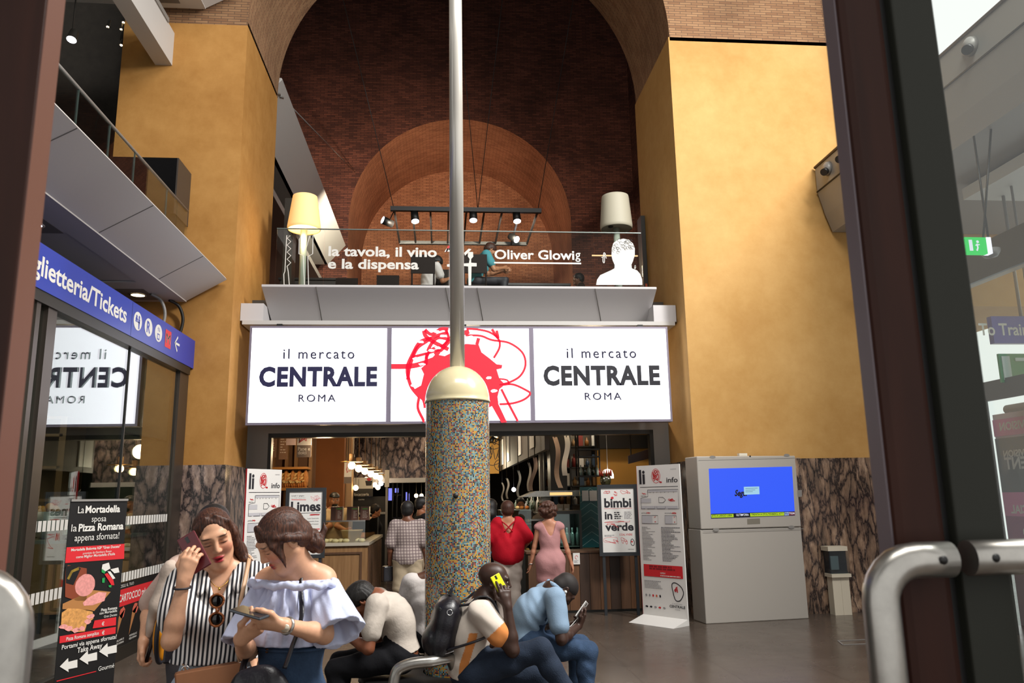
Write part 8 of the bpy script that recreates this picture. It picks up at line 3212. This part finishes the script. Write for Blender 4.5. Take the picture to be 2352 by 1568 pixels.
trousers(p9, M_INK, (0, 0, .95), h=.014)
hair_short(p9, HAIR_K, .02, .009)
shoes(p9, M_BLACK, .013)

# upstairs: diner in teal, diner in white, standing man in brown
ZU = 4.72
c = at(1098, 640, Y=12.75)
d1 = Human((c[0], 12.75, ZU), math.radians(72), 1.74)
seat(d1, (c[0]-.05, 12.75, ZU+.50), (c[0]-.01, 12.75, ZU+.76), (c[0]+.10, 12.75, ZU+.97), (c[0]+.215, 12.74, ZU+1.06), .185)
d1.head(None, 0, math.radians(35), 0)
d1.leg('R', (c[0]+.42, 12.6, ZU+.08), (1, 0, 1))
d1.leg('L', (c[0]+.40, 12.95, ZU+.08), (1, 0, 1))
d1.arm('R', V3(c[0]+.43, 12.72, ZU+.74), V3(-.2, -.6, -1))
d1.arm('L', V3(c[0]+.42, 12.9, ZU+.74), V3(-.2, .6, -1))
d1.build('person', 'man in teal T-shirt leaning over a table behind the glass railing', skin='#b07a58', h=.011, face_h=.005, hand_h=.006)
tee(d1, mat_cloth('tee_teal', '#4a8f98'), .018, .6, .022, -.05, .005, 6, h=.009)
trousers(d1, M_INK, d1.J['pel']+V3(0, 0, .05), h=.012)
hair_short(d1, HAIR_B, .012)
shoes(d1, M_BLACK, .012)
c = at(985, 640, Y=13.3)
d2 = Human((c[0], 13.3, ZU), math.radians(60), 1.68)
seat(d2, (c[0]-.03, 13.3, ZU+.50), (c[0]+.0, 13.3, ZU+.74), (c[0]+.06, 13.3, ZU+.93), (c[0]+.14, 13.3, ZU+1.0), .185)
d2.head(None, 0, math.radians(50), 0)
d2.leg('R', (c[0]+.36, 13.3, ZU+.08), (1, 0, 1))
d2.leg('L', (c[0]+.25, 13.6, ZU+.08), (1, 0, 1))
d2.arm('R', V3(c[0]+.35, 13.4, ZU+.74), V3(-.2, -.6, -1))
d2.arm('L', V3(c[0]+.3, 13.55, ZU+.74), V3(-.2, .6, -1))
d2.build('person', 'diner in white shirt upstairs, head bent, beside the pole', skin='#a87252', h=.012, face_h=.006, hand_h=None)
tee(d2, mat_cloth('tee_white2'), .018, .6, .022, -.05, .005, 6, h=.01)
trousers(d2, M_INK, d2.J['pel']+V3(0, 0, .05), h=.012)
hair_short(d2, HAIR_K, .013)
shoes(d2, M_BLACK, .012)
c = at(1330, 600, Y=15.2)
d3 = Human((c[0], 15.2, ZU), math.radians(-85), 1.72)
seat(d3, (c[0]+.02, 15.2, ZU+.62), (c[0]+.02, 15.2, ZU+.9), (c[0]-.0, 15.2, ZU+1.1), (c[0]-.03, 15.2, ZU+1.26), .19)
d3.leg('R', (c[0]-.4, 15.3, ZU+.08), (-1, 0, 1))
d3.leg('L', (c[0]-.4, 15.05, ZU+.08), (-1, 0, 1))
d3.arm('R', V3(c[0]-.36, 15.25, ZU+.85), V3(.2, .6, -1))
d3.arm('L', V3(c[0]-.38, 15.1, ZU+.83), V3(.2, -.6, -1))
d3.build('person', 'man in dark brown top seated upstairs beside the chef silhouette', skin='#7c5038', h=.013, face_h=.007, hand_h=None)
tee(d3, mat_cloth('brown_top', '#33221a'), .02, .9, .024, -.05, .004, 6, h=.011)
trousers(d3, M_INK, d3.J['pel']+V3(0, 0, .06), h=.014)
hair_short(d3, HAIR_K, .015)
shoes(d3, M_BLACK, .013)
r = root('bar_stool', 'dark stool upstairs under the man in brown', 'stool', (c[0]+.04, 15.2, ZU))
MB().cyl((c[0]+.05, 15.2, ZU+.40), (c[0]+.05, 15.2, ZU+.46), .19, n=20).build('seat', M_DARK, r)
MB().cyl((c[0]+.05, 15.2, ZU), (c[0]+.05, 15.2, ZU+.44), .03, n=10).build('pedestal', M_DARK, r)
